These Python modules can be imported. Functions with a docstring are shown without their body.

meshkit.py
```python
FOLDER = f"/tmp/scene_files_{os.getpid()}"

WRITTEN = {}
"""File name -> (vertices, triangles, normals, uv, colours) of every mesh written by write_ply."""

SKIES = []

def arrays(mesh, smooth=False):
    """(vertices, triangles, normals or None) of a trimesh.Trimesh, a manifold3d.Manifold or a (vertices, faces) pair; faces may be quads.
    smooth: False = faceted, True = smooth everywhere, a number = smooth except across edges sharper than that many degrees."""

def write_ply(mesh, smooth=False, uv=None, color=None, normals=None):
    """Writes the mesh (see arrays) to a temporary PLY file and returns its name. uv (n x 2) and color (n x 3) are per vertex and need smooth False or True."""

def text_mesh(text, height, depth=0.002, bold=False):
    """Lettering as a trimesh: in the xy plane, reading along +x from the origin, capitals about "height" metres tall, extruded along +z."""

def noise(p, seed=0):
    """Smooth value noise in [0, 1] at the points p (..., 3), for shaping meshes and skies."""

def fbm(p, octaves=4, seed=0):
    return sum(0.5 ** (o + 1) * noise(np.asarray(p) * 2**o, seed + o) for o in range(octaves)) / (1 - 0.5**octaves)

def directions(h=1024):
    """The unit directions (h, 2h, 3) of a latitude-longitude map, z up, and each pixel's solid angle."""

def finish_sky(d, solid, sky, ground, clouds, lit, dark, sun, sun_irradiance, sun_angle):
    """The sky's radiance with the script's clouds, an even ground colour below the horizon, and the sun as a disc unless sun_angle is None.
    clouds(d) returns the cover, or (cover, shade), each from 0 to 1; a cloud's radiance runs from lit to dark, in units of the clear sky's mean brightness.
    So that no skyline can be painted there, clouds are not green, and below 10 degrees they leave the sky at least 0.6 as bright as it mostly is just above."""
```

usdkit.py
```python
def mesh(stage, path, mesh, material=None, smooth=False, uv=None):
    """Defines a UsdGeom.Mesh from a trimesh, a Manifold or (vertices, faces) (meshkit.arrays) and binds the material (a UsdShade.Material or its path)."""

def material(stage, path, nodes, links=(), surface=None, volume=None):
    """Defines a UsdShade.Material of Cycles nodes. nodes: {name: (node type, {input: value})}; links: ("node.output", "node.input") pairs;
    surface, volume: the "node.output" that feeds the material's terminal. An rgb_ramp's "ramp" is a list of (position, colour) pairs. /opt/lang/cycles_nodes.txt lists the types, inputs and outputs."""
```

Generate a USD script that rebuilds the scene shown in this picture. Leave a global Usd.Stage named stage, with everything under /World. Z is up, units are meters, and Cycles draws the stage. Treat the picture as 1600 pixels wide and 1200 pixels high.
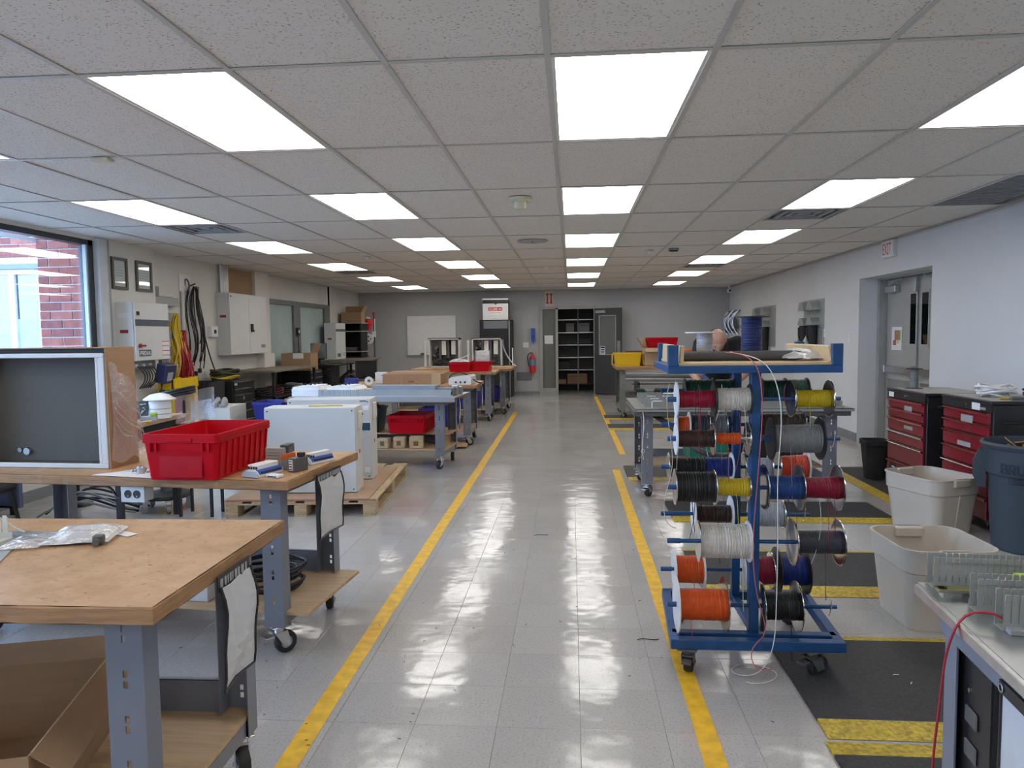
import math, random
import numpy as np, trimesh, manifold3d, usdkit, meshkit
from pxr import Usd, UsdGeom, UsdLux, UsdShade, Gf, Sdf
from shapely.geometry import Polygon, box as sbox

random.seed(7); RNG = np.random.default_rng(7)
stage = Usd.Stage.CreateInMemory()
UsdGeom.SetStageUpAxis(stage, 'Z'); UsdGeom.SetStageMetersPerUnit(stage, 1.0)
UsdGeom.Xform.Define(stage, '/World'); UsdGeom.Scope.Define(stage, '/World/Looks')

# ------------------------------------------------------------------ camera, daylight, exposure
EXPOSURE = 0.0
SKY = (0.55, 0.84, 1.40); SKY_I = 2.6
LAMP = 5.2                                   # radiance of the ceiling light diffusers
F_PX, YAW, PITCH, ROLL, EYE = 1140.0, 0.0812, -0.0682, -0.0122, (0.0, 0.0, 1.43)
cam = UsdGeom.Camera.Define(stage, '/World/camera')
cam.CreateHorizontalApertureAttr(36.0); cam.CreateVerticalApertureAttr(27.0)
cam.CreateFocalLengthAttr(36.0 * F_PX / 1600); cam.CreateClippingRangeAttr(Gf.Vec2f(0.05, 500))
cam.CreateExposureAttr(EXPOSURE)
_f = np.array([-math.sin(YAW) * math.cos(PITCH), math.cos(YAW) * math.cos(PITCH), math.sin(PITCH)])
_r = np.array([math.cos(YAW), math.sin(YAW), 0]); _u = np.cross(_r, _f)
_r, _u = math.cos(ROLL) * _r + math.sin(ROLL) * _u, -math.sin(ROLL) * _r + math.cos(ROLL) * _u
cam.AddTransformOp().Set(Gf.Matrix4d(*[float(x) for x in (*_r, 0, *_u, 0, *-_f, 0, *EYE, 1)]))
dome = UsdLux.DomeLight.Define(stage, '/World/sky')
dome.CreateColorAttr(Gf.Vec3f(*SKY)); dome.CreateIntensityAttr(SKY_I)

# ------------------------------------------------------------------ helpers
PI = math.pi
_used = {}
def uniq(parent, name):
    k = (parent, name); n = _used.get(k, 0); _used[k] = n + 1
    return f'{parent}/{name}' if n == 0 else f'{parent}/{name}_{n:03d}'
def tag(prim, label=None, cat=None, group=None, kind=None):
    for k, v in (('label', label), ('category', cat), ('group', group), ('kind', kind)):
        if v: prim.SetCustomDataByKey(k, v)
    return prim
class Thing:
    def __init__(s, path): s.path = path
def thing(name, label=None, cat=None, loc=(0, 0, 0), rz=0, group=None, kind=None, tilt=None):
    p = uniq('/World', name); x = UsdGeom.Xform.Define(stage, p)
    x.AddTranslateOp().Set(Gf.Vec3d(*[float(v) for v in loc]))
    if rz: x.AddRotateZOp().Set(float(math.degrees(rz)))
    if tilt: x.AddRotateXYZOp().Set(Gf.Vec3f(*[float(v) for v in tilt]))
    tag(x.GetPrim(), label, cat, group, kind); t = Thing(p); t.label, t.cat, t.group = label, cat, group
    return t
def dup(t, loc, rz=0, label=None, group=None, tilt=None):
    name = t.path.rsplit('/', 1)[1]
    r = thing(name, label or t.label, t.cat, loc, rz, group or t.group, tilt=tilt)
    pr = stage.GetPrimAtPath(r.path); pr.GetReferences().AddInternalReference(t.path); pr.SetInstanceable(True)
    return r
def part(par, name, mesh, mat, label=None, smooth=False, kind=None):
    if isinstance(mesh, B): mesh = mesh.mesh()
    base = '/World' if par is None else par.path
    p = uniq(base, name)
    m = usdkit.mesh(stage, p, mesh, MATS[mat] if isinstance(mat, str) else mat, smooth)
    tag(m.GetPrim(), label=label, kind=kind)
    return Thing(p)
def solo(name, mesh, mat, label, cat, group=None, smooth=False, kind=None):
    t = part(None, name, mesh, mat, smooth=smooth)
    tag(stage.GetPrimAtPath(t.path), label, cat, group, kind); t.label, t.cat, t.group = label, cat, group
    return t
def struct(name, mesh=None, mat=None, label=None, cat=None, smooth=False):
    if mesh is None: return thing(name, label, cat, kind='structure')
    t = part(None, name, mesh, mat, smooth=smooth, kind='structure'); tag(stage.GetPrimAtPath(t.path), label, cat)
    return t

class B:
    """collects shapes into one mesh"""
    def __init__(s): s.v, s.f, s.n, s.M = [], [], 0, None
    def raw(s, v, f):
        v = np.asarray(v, float); f = np.asarray(f, int)
        if f.shape[1] == 4: f = np.vstack([f[:, [0, 1, 2]], f[:, [0, 2, 3]]])
        if s.M is not None: v = v @ s.M[:3, :3].T + s.M[:3, 3]
        s.v.append(v); s.f.append(f + s.n); s.n += len(v); return s
    def add(s, m):
        if isinstance(m, B): m = m.mesh()
        if isinstance(m, tuple): return s.raw(*m)
        if hasattr(m, 'to_mesh'):
            q = m.to_mesh(); return s.raw(q.vert_properties[:, :3], q.tri_verts)
        return s.raw(m.vertices, m.faces)
    def box(s, x0, x1, y0, y1, z0, z1, ch=0.0):
        (x0, x1), (y0, y1), (z0, z1) = sorted((x0, x1)), sorted((y0, y1)), sorted((z0, z1))
        if ch <= 0:
            v = [(x, y, z) for x in (x0, x1) for y in (y0, y1) for z in (z0, z1)]
            return s.raw(v, [(0, 1, 3, 2), (4, 6, 7, 5), (0, 4, 5, 1), (2, 3, 7, 6), (0, 2, 6, 4), (1, 5, 7, 3)])
        ch = min(ch, (x1 - x0) * .49, (y1 - y0) * .49, (z1 - z0) * .49)
        pts = []
        for sx in (0, 1):
            for sy in (0, 1):
                for sz in (0, 1):
                    c = [(x0, x1)[sx], (y0, y1)[sy], (z0, z1)[sz]]; d = [(ch, -ch)[sx], (ch, -ch)[sy], (ch, -ch)[sz]]
                    for k in range(3): pts.append([c[i] + (0 if i == k else d[i]) for i in range(3)])
        I = lambda a, b, c, k: (a * 4 + b * 2 + c) * 3 + k
        q = []; t = []
        for k, o in ((0, [(0, 0), (0, 1), (1, 1), (1, 0)]), (1, [(0, 0), (1, 0), (1, 1), (0, 1)]), (2, [(0, 0), (0, 1), (1, 1), (1, 0)])):
            for e in (0, 1):
                def ix(a, b):
                    return I(e, a, b, 0) if k == 0 else (I(a, e, b, 1) if k == 1 else I(a, b, e, 2))
                r = [ix(a, b) for a, b in o]
                q.append(r)
        for a in (0, 1):
            for b in (0, 1):
                q.append([I(a, b, 0, 0), I(a, b, 1, 0), I(a, b, 1, 1), I(a, b, 0, 1)])
                q.append([I(a, 0, b, 0), I(a, 1, b, 0), I(a, 1, b, 2), I(a, 0, b, 2)])
                q.append([I(0, a, b, 1), I(1, a, b, 1), I(1, a, b, 2), I(0, a, b, 2)])
                for c in (0, 1): t.append([I(a, b, c, 0), I(a, b, c, 1), I(a, b, c, 2)])
        P = np.array(pts); C = P.mean(0); F = []
        for r in q: F += [[r[0], r[1], r[2]], [r[0], r[2], r[3]]]
        F += t; F = np.array(F)
        nrm = np.cross(P[F[:, 1]] - P[F[:, 0]], P[F[:, 2]] - P[F[:, 0]])
        # scale-free outward test
        mid = (P[F].mean(1) - C) / np.maximum([x1 - x0, y1 - y0, z1 - z0], 1e-9)
        bad = (nrm * mid * np.array([x1 - x0, y1 - y0, z1 - z0])).sum(1) < 0
        F[bad] = F[bad][:, ::-1]
        return s.raw(P, F)
    def cbox(s, c, d, ch=0.0): return s.box(c[0] - d[0] / 2, c[0] + d[0] / 2, c[1] - d[1] / 2, c[1] + d[1] / 2, c[2] - d[2] / 2, c[2] + d[2] / 2, ch)
    def cyl(s, p0, p1, r, n=16, r2=None):
        return s.tube([p0, p1], r, n, r_end=r2)
    def tube(s, pts, r, n=8, r_end=None, cap=True, closed=False):
        P = np.asarray(pts, float); k = len(P); T = np.zeros_like(P)
        if closed: T = np.roll(P, -1, 0) - np.roll(P, 1, 0)
        else:
            T[1:-1] = P[2:] - P[:-2]; T[0] = P[1] - P[0]; T[-1] = P[-1] - P[-2]
        T /= np.maximum(np.linalg.norm(T, axis=1, keepdims=True), 1e-12)
        a = np.array([0, 0, 1.0]) if abs(T[0][2]) < .9 else np.array([1.0, 0, 0])
        u = np.cross(T[0], a); u /= np.linalg.norm(u); rr = np.broadcast_to(np.asarray(r, float), (k,)).copy()
        if r_end is not None: rr = np.linspace(r, r_end, k)
        ang = np.arange(n) * 2 * PI / n; V = []
        for i in range(k):
            u = u - T[i] * (u @ T[i]); u /= max(np.linalg.norm(u), 1e-12); w = np.cross(T[i], u)
            V.append(P[i] + rr[i] * (np.cos(ang)[:, None] * u + np.sin(ang)[:, None] * w))
        V = np.vstack(V); F = []
        for i in range(k if closed else k - 1):
            j = (i + 1) % k
            for m in range(n):
                m2 = (m + 1) % n; F.append((i * n + m, i * n + m2, j * n + m2, j * n + m))
        F = np.array(F); F = np.vstack([F[:, [0, 1, 2]], F[:, [0, 2, 3]]])
        if cap and not closed:
            c0 = [(0, m + 1, m) for m in range(1, n - 1)]; o = (k - 1) * n
            c1 = [(o, o + m, o + m + 1) for m in range(1, n - 1)]; F = np.vstack([F, c0, c1])
        return s.raw(V, F)
    def lathe(s, prof, n=24, c=(0, 0, 0), axis='z', closed=False):
        """prof: (radius, height) pairs; ends on the axis are capped"""
        p = np.asarray(prof, float); k = len(p); ang = np.arange(n) * 2 * PI / n
        V = np.stack([p[:, 0:1] * np.cos(ang), p[:, 0:1] * np.sin(ang), np.repeat(p[:, 1:2], n, 1)], -1).reshape(-1, 3)
        F = []
        for i in range(k if closed else k - 1):
            j = (i + 1) % k
            for m in range(n):
                m2 = (m + 1) % n; F.append((i * n + m, i * n + m2, j * n + m2, j * n + m))
        if axis == 'x': V = V[:, [2, 0, 1]]
        elif axis == 'y': V = V[:, [1, 2, 0]]
        return s.raw(V + np.asarray(c, float), np.array(F))
    def prism(s, poly, h0, h1, axis='z'):
        """2-D polygon extruded; axis z: (x,y); y: (x,z); x: (y,z)"""
        if not isinstance(poly, Polygon): poly = Polygon(poly)
        m = trimesh.creation.extrude_polygon(poly.buffer(0), h1 - h0, engine='earcut'); V = np.array(m.vertices); V[:, 2] += h0; F = np.array(m.faces)
        if axis == 'y': V = V[:, [0, 2, 1]]; F = F[:, ::-1]
        elif axis == 'x': V = V[:, [2, 0, 1]]
        return s.raw(V, F)
    def text(s, txt, h, org, right, up, depth=.001, bold=False, center=True, width=None):
        m = meshkit.text_mesh(txt, h, depth, bold); V = np.array(m.vertices)
        w = V[:, 0].max() - V[:, 0].min(); V[:, 0] -= V[:, 0].min()
        if width: V[:, 0] *= width / w; w = width
        if center: V[:, 0] -= w / 2; V[:, 1] -= h / 2
        r_ = np.array(right, float); u_ = np.array(up, float); n_ = np.cross(r_, u_)
        return s.raw(np.asarray(org, float) + V[:, :1] * r_ + V[:, 1:2] * u_ + V[:, 2:3] * n_, m.faces)
    def sheet(s, grid, th=.001):
        """grid (m, n, 3) of points thickened into a closed skin"""
        g = np.asarray(grid, float); m, n = g.shape[:2]
        du = np.gradient(g, axis=0); dv = np.gradient(g, axis=1); N = np.cross(du, dv); N /= np.maximum(np.linalg.norm(N, axis=2, keepdims=True), 1e-12)
        A = (g + N * th / 2).reshape(-1, 3); Z = (g - N * th / 2).reshape(-1, 3); o = m * n; F = []
        for i in range(m - 1):
            for j in range(n - 1):
                a, b, c, d = i * n + j, (i + 1) * n + j, (i + 1) * n + j + 1, i * n + j + 1
                F += [(a, b, c, d), (o + a, o + d, o + c, o + b)]
        rim = [(i, 0) for i in range(m)] + [(m - 1, j) for j in range(1, n)] + [(i, n - 1) for i in range(m - 2, -1, -1)] + [(0, j) for j in range(n - 2, 0, -1)]
        for q in range(len(rim)):
            a = rim[q][0] * n + rim[q][1]; b = rim[(q + 1) % len(rim)][0] * n + rim[(q + 1) % len(rim)][1]
            F.append((b, a, o + a, o + b))
        return s.raw(np.vstack([A, Z]), np.array(F))
    def at(s, loc=(0, 0, 0), rz=0.0, rx=0.0, ry=0.0):
        """following shapes are placed with this turn and shift"""
        R = trimesh.transformations.euler_matrix(rx, ry, rz, 'sxyz'); R[:3, 3] = loc; s.M = R; return s
    def home(s): s.M = None; return s
    def mesh(s): return np.vstack(s.v), np.vstack(s.f)

def arc(c, r, a0, a1, n, z=None, plane='xy'):
    out = []
    for a in np.linspace(a0, a1, n):
        p, q = r * math.cos(a), r * math.sin(a)
        out.append({'xy': (c[0] + p, c[1] + q, c[2]), 'xz': (c[0] + p, c[1], c[2] + q), 'yz': (c[0], c[1] + p, c[2] + q)}[plane])
    return out
def rrect(w, d, r, n=6, cx=0, cy=0):
    o = []
    for k, (sx, sy) in enumerate(((1, 1), (-1, 1), (-1, -1), (1, -1))):
        for a in np.linspace(k * PI / 2, (k + 1) * PI / 2, n): o.append((cx + sx * (w / 2 - r) + r * math.cos(a), cy + sy * (d / 2 - r) + r * math.sin(a)))
    return o
def loft(rings, cap0=True, cap1=True, closed=False):
    """rings: equal-length loops of 3-D points -> (v, f)"""
    R = np.asarray(rings, float); k, n = R.shape[:2]; F = []
    for i in range(k if closed else k - 1):
        j = (i + 1) % k
        for m in range(n):
            m2 = (m + 1) % n; F.append((i * n + m, i * n + m2, j * n + m2)); F.append((i * n + m, j * n + m2, j * n + m))
    if cap0 and not closed: F += [(0, m + 1, m) for m in range(1, n - 1)]
    if cap1 and not closed: o = (k - 1) * n; F += [(o, o + m, o + m + 1) for m in range(1, n - 1)]
    return R.reshape(-1, 3), np.array(F)
def spline(pts, n=24):
    from scipy.interpolate import CubicSpline
    P = np.asarray(pts, float); d = np.r_[0, np.cumsum(np.linalg.norm(np.diff(P, axis=0), axis=1))]
    return CubicSpline(d, P)(np.linspace(0, d[-1], n))

# ------------------------------------------------------------------ materials
MATS = {}
def mat(name, col, rough=.5, metal=0.0, var=.06, vscale=6.0, bump=0.0, bscale=60.0, spec=.5, alpha=1.0, coat=0.0, trans=0.0, col2=None, stretch=None, ramp=(.35, .65), detail=3.0, rvar=0.0, emis=0.0, island=0.0, sheen=0.0):
    """principled look with a little procedural variation in tone and relief"""
    c = np.array(col, float); d = np.array(col2, float) if col2 is not None else None
    lo, hi = (c * (1 - var), np.minimum(c * (1 + var), 1)) if d is None else (c, d)
    nodes = {'g': ('geometry', {}), 'm': ('mapping', {'scale': stretch or (1, 1, 1)}), 'n': ('noise_texture', {'scale': vscale, 'detail': detail, 'roughness': .55}),
             'r': ('rgb_ramp', {'ramp': [(0, lo), (ramp[0], lo), (ramp[1], hi), (1, hi)]}),
             'p': ('principled_bsdf', {'roughness': rough, 'metallic': metal, 'specular_ior_level': spec, 'alpha': alpha, 'coat_weight': coat, 'transmission_weight': trans, 'sheen_weight': sheen})}
    L = [('g.position', 'm.vector'), ('m.vector', 'n.vector'), ('n.fac', 'r.fac')]
    src = 'r.color'
    if island:
        nodes['h'] = ('hsv', {}); nodes['ir'] = ('map_range', {'from_min': 0., 'from_max': 1., 'to_min': 1 - island, 'to_max': 1 + island})
        L += [('g.random_per_island', 'ir.value'), ('ir.result', 'h.value'), (src, 'h.color')]; src = 'h.color'
    L.append((src, 'p.base_color'))
    if emis: nodes['p'][1]['emission_strength'] = emis; L.append((src, 'p.emission_color'))
    if rvar:
        nodes['rr'] = ('map_range', {'from_min': .3, 'from_max': .7, 'to_min': max(rough - rvar, .02), 'to_max': rough + rvar, 'clamp': True}); L += [('n.fac', 'rr.value'), ('rr.result', 'p.roughness')]
    if bump:
        nodes['bn'] = ('noise_texture', {'scale': bscale, 'detail': 3.0}); nodes['b'] = ('bump', {'strength': 1.0, 'distance': bump})
        L += [('m.vector', 'bn.vector'), ('bn.fac', 'b.height'), ('b.normal', 'p.normal')]
    MATS[name] = usdkit.material(stage, '/World/Looks/' + name, nodes, L, 'p.BSDF')
    return MATS[name]
def film(name, col, glossy=.25, rough=.15, opac=.12):
    """clear plastic film: see-through with a sheen"""
    MATS[name] = usdkit.material(stage, '/World/Looks/' + name, {
        't': ('transparent_bsdf', {'color': (.97, .97, .98)}), 'gl': ('glossy_bsdf', {'color': (1, 1, 1), 'roughness': rough}), 'd': ('diffuse_bsdf', {'color': col}),
        'g': ('geometry', {}), 'n': ('noise_texture', {'scale': 35.0, 'detail': 3.0}), 'b': ('bump', {'strength': 1.0, 'distance': .01}),
        'fr': ('layer_weight', {'blend': .5}), 'pw': ('math', {'math_type': 'power', 'value2': 4.0}), 'fm': ('math', {'math_type': 'multiply_add', 'value2': .9, 'value3': glossy * .3, 'use_clamp': True}),
        'm1': ('mix_closure', {'fac': opac}), 'm2': ('mix_closure', {})},
        [('t.BSDF', 'm1.closure1'), ('d.BSDF', 'm1.closure2'), ('m1.closure', 'm2.closure1'), ('gl.BSDF', 'm2.closure2'), ('fr.facing', 'pw.value1'), ('pw.value', 'fm.value1'), ('fm.value', 'm2.fac'),
         ('g.position', 'n.vector'), ('n.fac', 'b.height'), ('b.normal', 'gl.normal')], 'm2.closure')
def glass(name, tint=(.96, .98, .98), refl=1.0):
    """window pane: see-through with a Schlick mirror term"""
    MATS[name] = usdkit.material(stage, '/World/Looks/' + name, {
        't': ('transparent_bsdf', {'color': tint}), 'gl': ('glossy_bsdf', {'color': (1, 1, 1), 'roughness': 0.0}), 'fr': ('layer_weight', {'blend': .5}),
        'pw': ('math', {'math_type': 'power', 'value2': 5.0}), 'fm': ('math', {'math_type': 'multiply_add', 'value2': .94, 'value3': .045 * refl, 'use_clamp': True}), 'm': ('mix_closure', {})},
        [('t.BSDF', 'm.closure1'), ('gl.BSDF', 'm.closure2'), ('fr.facing', 'pw.value1'), ('pw.value', 'fm.value1'), ('fm.value', 'm.fac')], 'm.closure')
def emit(name, col, strength):
    MATS[name] = usdkit.material(stage, '/World/Looks/' + name, {'e': ('emission', {'color': col, 'strength': strength})}, [], 'e.emission')
# ------------------------------------------------------------------ palette
mat('wall_paint', (.68, .685, .68), .6, var=.02, vscale=1.5, bump=.0006, bscale=180)
mat('wall_grey', (.45, .45, .45), .6, var=.02, vscale=1.5, bump=.0006, bscale=180)
mat('wall_cream', (.70, .68, .63), .6, var=.03, vscale=2, bump=.0006, bscale=180)
mat('baseboard', (.22, .23, .235), .5)
mat('frame_grey', (.36, .36, .34), .45)
mat('frame_dark', (.035, .036, .04), .4)
mat('post_white', (.62, .65, .67), .45)
mat('tbar', (.56, .545, .51), .4, var=.02)
mat('white', (.80, .80, .80), .45, var=.02)
mat('offwhite', (.70, .69, .64), .5, var=.03)
mat('black', (.018, .018, .02), .4, var=.15)
mat('black_matte', (.022, .022, .024), .75, var=.15)
mat('rubber', (.02, .02, .021), .6)
mat('steel', (.60, .60, .60), .32, 1.0, var=.05)
mat('zinc', (.55, .57, .58), .38, 1.0, var=.12, vscale=12)
mat('chrome', (.75, .75, .75), .12, 1.0)
mat('leg_grey', (.185, .198, .235), .42, var=.03)
mat('leg_dark', (.10, .10, .10), .45)
mat('enclosure', (.60, .62, .62), .42, var=.015, bump=.0002, bscale=400)
mat('enclosure_light', (.68, .68, .66), .42, var=.015)
mat('duct_grey', (.25, .258, .24), .5, var=.03)
mat('din_rail', (.72, .70, .50), .25, 1.0, var=.06)
mat('galv', (.50, .52, .52), .36, 1.0, var=.03, vscale=30)
mat('sleeve_sheet', (.58, .58, .58), .32, var=.02)
mat('red_plastic', (.52, .002, .012), .36, var=.05, spec=.2)
mat('red_dark', (.30, .02, .022), .35)
mat('red', (.65, .03, .03), .4)
mat('yellow', (.80, .52, .01), .38, var=.04)
mat('yellow_tape', (.80, .47, .03), .45, var=.14, vscale=18)
mat('blue_paint', (.015, .085, .22), .35, var=.10, vscale=20)
mat('blue', (.02, .10, .42), .4)
mat('blue_bin', (.025, .03, .28), .4)
mat('green_bin', (.01, .09, .06), .4)
mat('tan_plastic', (.56, .51, .44), .38, var=.03, bump=.0002, bscale=300)
mat('brute', (.045, .062, .083), .5, var=.05, bump=.0003, bscale=200)
mat('paper', (.78, .78, .78), .6, var=.02)
mat('ink', (.03, .03, .035), .6)
mat('label_grey', (.35, .36, .37), .5)
mat('cardboard', (.37, .23, .125), .8, var=.05, vscale=5, bump=.0003, bscale=120, stretch=(1, 1, 8))
mat('cardboard_dark', (.20, .115, .06), .85, var=.06)
mat('kraft', (.50, .36, .22), .8, var=.06, vscale=7)
mat('ply', (.50, .345, .195), .55, var=.10, vscale=4, stretch=(1.2, 14, 14), bump=.0003, bscale=40)
mat('pine', (.62, .46, .26), .55, var=.10, vscale=4, stretch=(1, 16, 16))
mat('pallet_wood', (.50, .37, .22), .75, var=.16, vscale=5, stretch=(1.5, 14, 14), bump=.0008, bscale=30)
mat('pallet_cross', (.50, .37, .22), .75, var=.16, vscale=5, stretch=(14, 1.5, 14), bump=.0008, bscale=30)
mat('skin', (.50, .27, .19), .5, var=.05)
mat('hair', (.03, .022, .018), .6)
mat('shirt_black', (.012, .012, .014), .85, var=.2, bump=.002, bscale=40)
mat('dark_grey_door', (.055, .056, .06), .4)
mat('mid_grey', (.25, .26, .26), .5)
mat('pcb_green', (.05, .12, .05), .5)
mat('orange', (.72, .14, .02), .45)
mat('silver_panel', (.40, .42, .41), .4, .5)
mat('cable_black', (.015, .015, .017), .45)
mat('cable_red', (.35, .015, .03), .45)
mat('cable_yellow', (.62, .42, .03), .45)
film('film_clear', (.85, .87, .9), .3, .12, .10)
film('film_milky', (.80, .82, .86), .5, .18, .28)
film('film_cloth', (.75, .76, .78), .4, .25, .45)
glass('pane_glass', (.94, .97, .97), 1.6)
glass('pocket_film', (.86, .87, .88), .8)
glass('dark_glass', (.35, .4, .42), 1.5)
emit('lamp', (1.0, .965, .92), LAMP)
# acoustic ceiling panel: off-white with fissures and pin holes
MATS['ceiling_panel'] = usdkit.material(stage, '/World/Looks/ceiling_panel', {
    'g': ('geometry', {}), 'm': ('mapping', {'scale': (60, 100, 60)}), 'v': ('voronoi_texture', {'scale': 1.0, 'randomness': 1.0, 'feature': 'f1'}),
    'n': ('noise_texture', {'scale': 80.0, 'detail': 2.0}), 'mx': ('math', {'math_type': 'multiply_add', 'value2': .5}),
    'r': ('rgb_ramp', {'ramp': [(0, (.27, .25, .23)), (.40, (.30, .28, .255)), (.48, (.78, .745, .69)), (1, (.81, .775, .72))]}),
    'b': ('bump', {'strength': .5, 'distance': .002}), 'p': ('principled_bsdf', {'roughness': .9, 'specular_ior_level': .1})},
    [('g.position', 'm.vector'), ('m.vector', 'v.vector'), ('g.position', 'n.vector'), ('n.fac', 'mx.value1'), ('v.distance', 'mx.value3'), ('mx.value', 'r.fac'), ('r.color', 'p.base_color'), ('mx.value', 'b.height'), ('b.normal', 'p.normal')], 'p.BSDF')
# vinyl floor tile: speckled, waxed, slightly wavy
def floor_mat(name, k):
    MATS[name] = usdkit.material(stage, '/World/Looks/' + name, {
        'g': ('geometry', {}), 'n': ('noise_texture', {'scale': 110.0, 'detail': 3.0}), 'n2': ('noise_texture', {'scale': 1.6, 'detail': 3.0}), 'w': ('noise_texture', {'scale': 5.0, 'detail': 2.0}),
        'r': ('rgb_ramp', {'ramp': [(0, (.30 * k, .29 * k, .275 * k)), (.34, (.36 * k, .348 * k, .332 * k)), (.46, (.445 * k, .43 * k, .412 * k)), (.64, (.465 * k, .45 * k, .43 * k)), (1, (.51 * k, .495 * k, .475 * k))]}),
        'rr': ('map_range', {'from_min': .3, 'from_max': .7, 'to_min': .09, 'to_max': .18, 'clamp': True}),
        'b': ('bump', {'strength': 1.0, 'distance': .004}),
        'p': ('principled_bsdf', {'specular_ior_level': .8})},
        [('g.position', 'n.vector'), ('g.position', 'n2.vector'), ('g.position', 'w.vector'), ('n.fac', 'r.fac'), ('r.color', 'p.base_color'), ('n2.fac', 'rr.value'), ('rr.result', 'p.roughness'), ('w.fac', 'b.height'), ('b.normal', 'p.normal')], 'p.BSDF')
for i, k in enumerate((1.0, .97, 1.03)): floor_mat(f'floor_tile_{i}', k)
mat('grout', (.20, .195, .19), .7)
# worn workbench chipboard
MATS['bench_wood'] = usdkit.material(stage, '/World/Looks/bench_wood', {
    'g': ('geometry', {}), 'm': ('mapping', {'scale': (1, 1, 1)}), 'n': ('noise_texture', {'scale': 14.0, 'detail': 5.0, 'roughness': .65}), 'v': ('voronoi_texture', {'scale': 26.0}),
    's': ('noise_texture', {'scale': 55.0, 'detail': 2.0}), 'r': ('rgb_ramp', {'ramp': [(0, (.33, .18, .08)), (.4, (.43, .25, .115)), (.55, (.49, .295, .145)), (.75, (.55, .35, .19)), (1, (.60, .42, .26))]}),
    'sr': ('rgb_ramp', {'ramp': [(0, (.35, .25, .18)), (.30, (.5, .4, .32)), (.36, (1, 1, 1)), (1, (1, 1, 1))]}), 'mx': ('mix', {'mix_type': 'multiply', 'fac': .8}),
    'b': ('bump', {'strength': .6, 'distance': .001}), 'p': ('principled_bsdf', {'roughness': .42, 'specular_ior_level': .45})},
    [('g.position', 'm.vector'), ('m.vector', 'n.vector'), ('m.vector', 's.vector'), ('n.fac', 'r.fac'), ('s.fac', 'sr.fac'), ('r.color', 'mx.color1'), ('sr.color', 'mx.color2'), ('mx.color', 'p.base_color'), ('n.fac', 'b.height'), ('b.normal', 'p.normal')], 'p.BSDF')
mat('bench_edge', (.34, .185, .08), .6, var=.18, vscale=8, stretch=(1, 1, 14), bump=.001, bscale=50)
# anti-fatigue mats
mat('mat_black', (.035, .035, .037), .6, var=.35, vscale=60, bump=.004, bscale=70)
mat('mat_yellow', (.50, .36, .035), .45, var=.35, vscale=55, bump=.008, bscale=48)

# ------------------------------------------------------------------ room shell
XR, YB, YN, ZC = 3.64, 17.2, -1.7, 2.45
TX, TY, TW, TL = -0.079, 2.767, .61, 1.22      # ceiling grid origin and module
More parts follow.
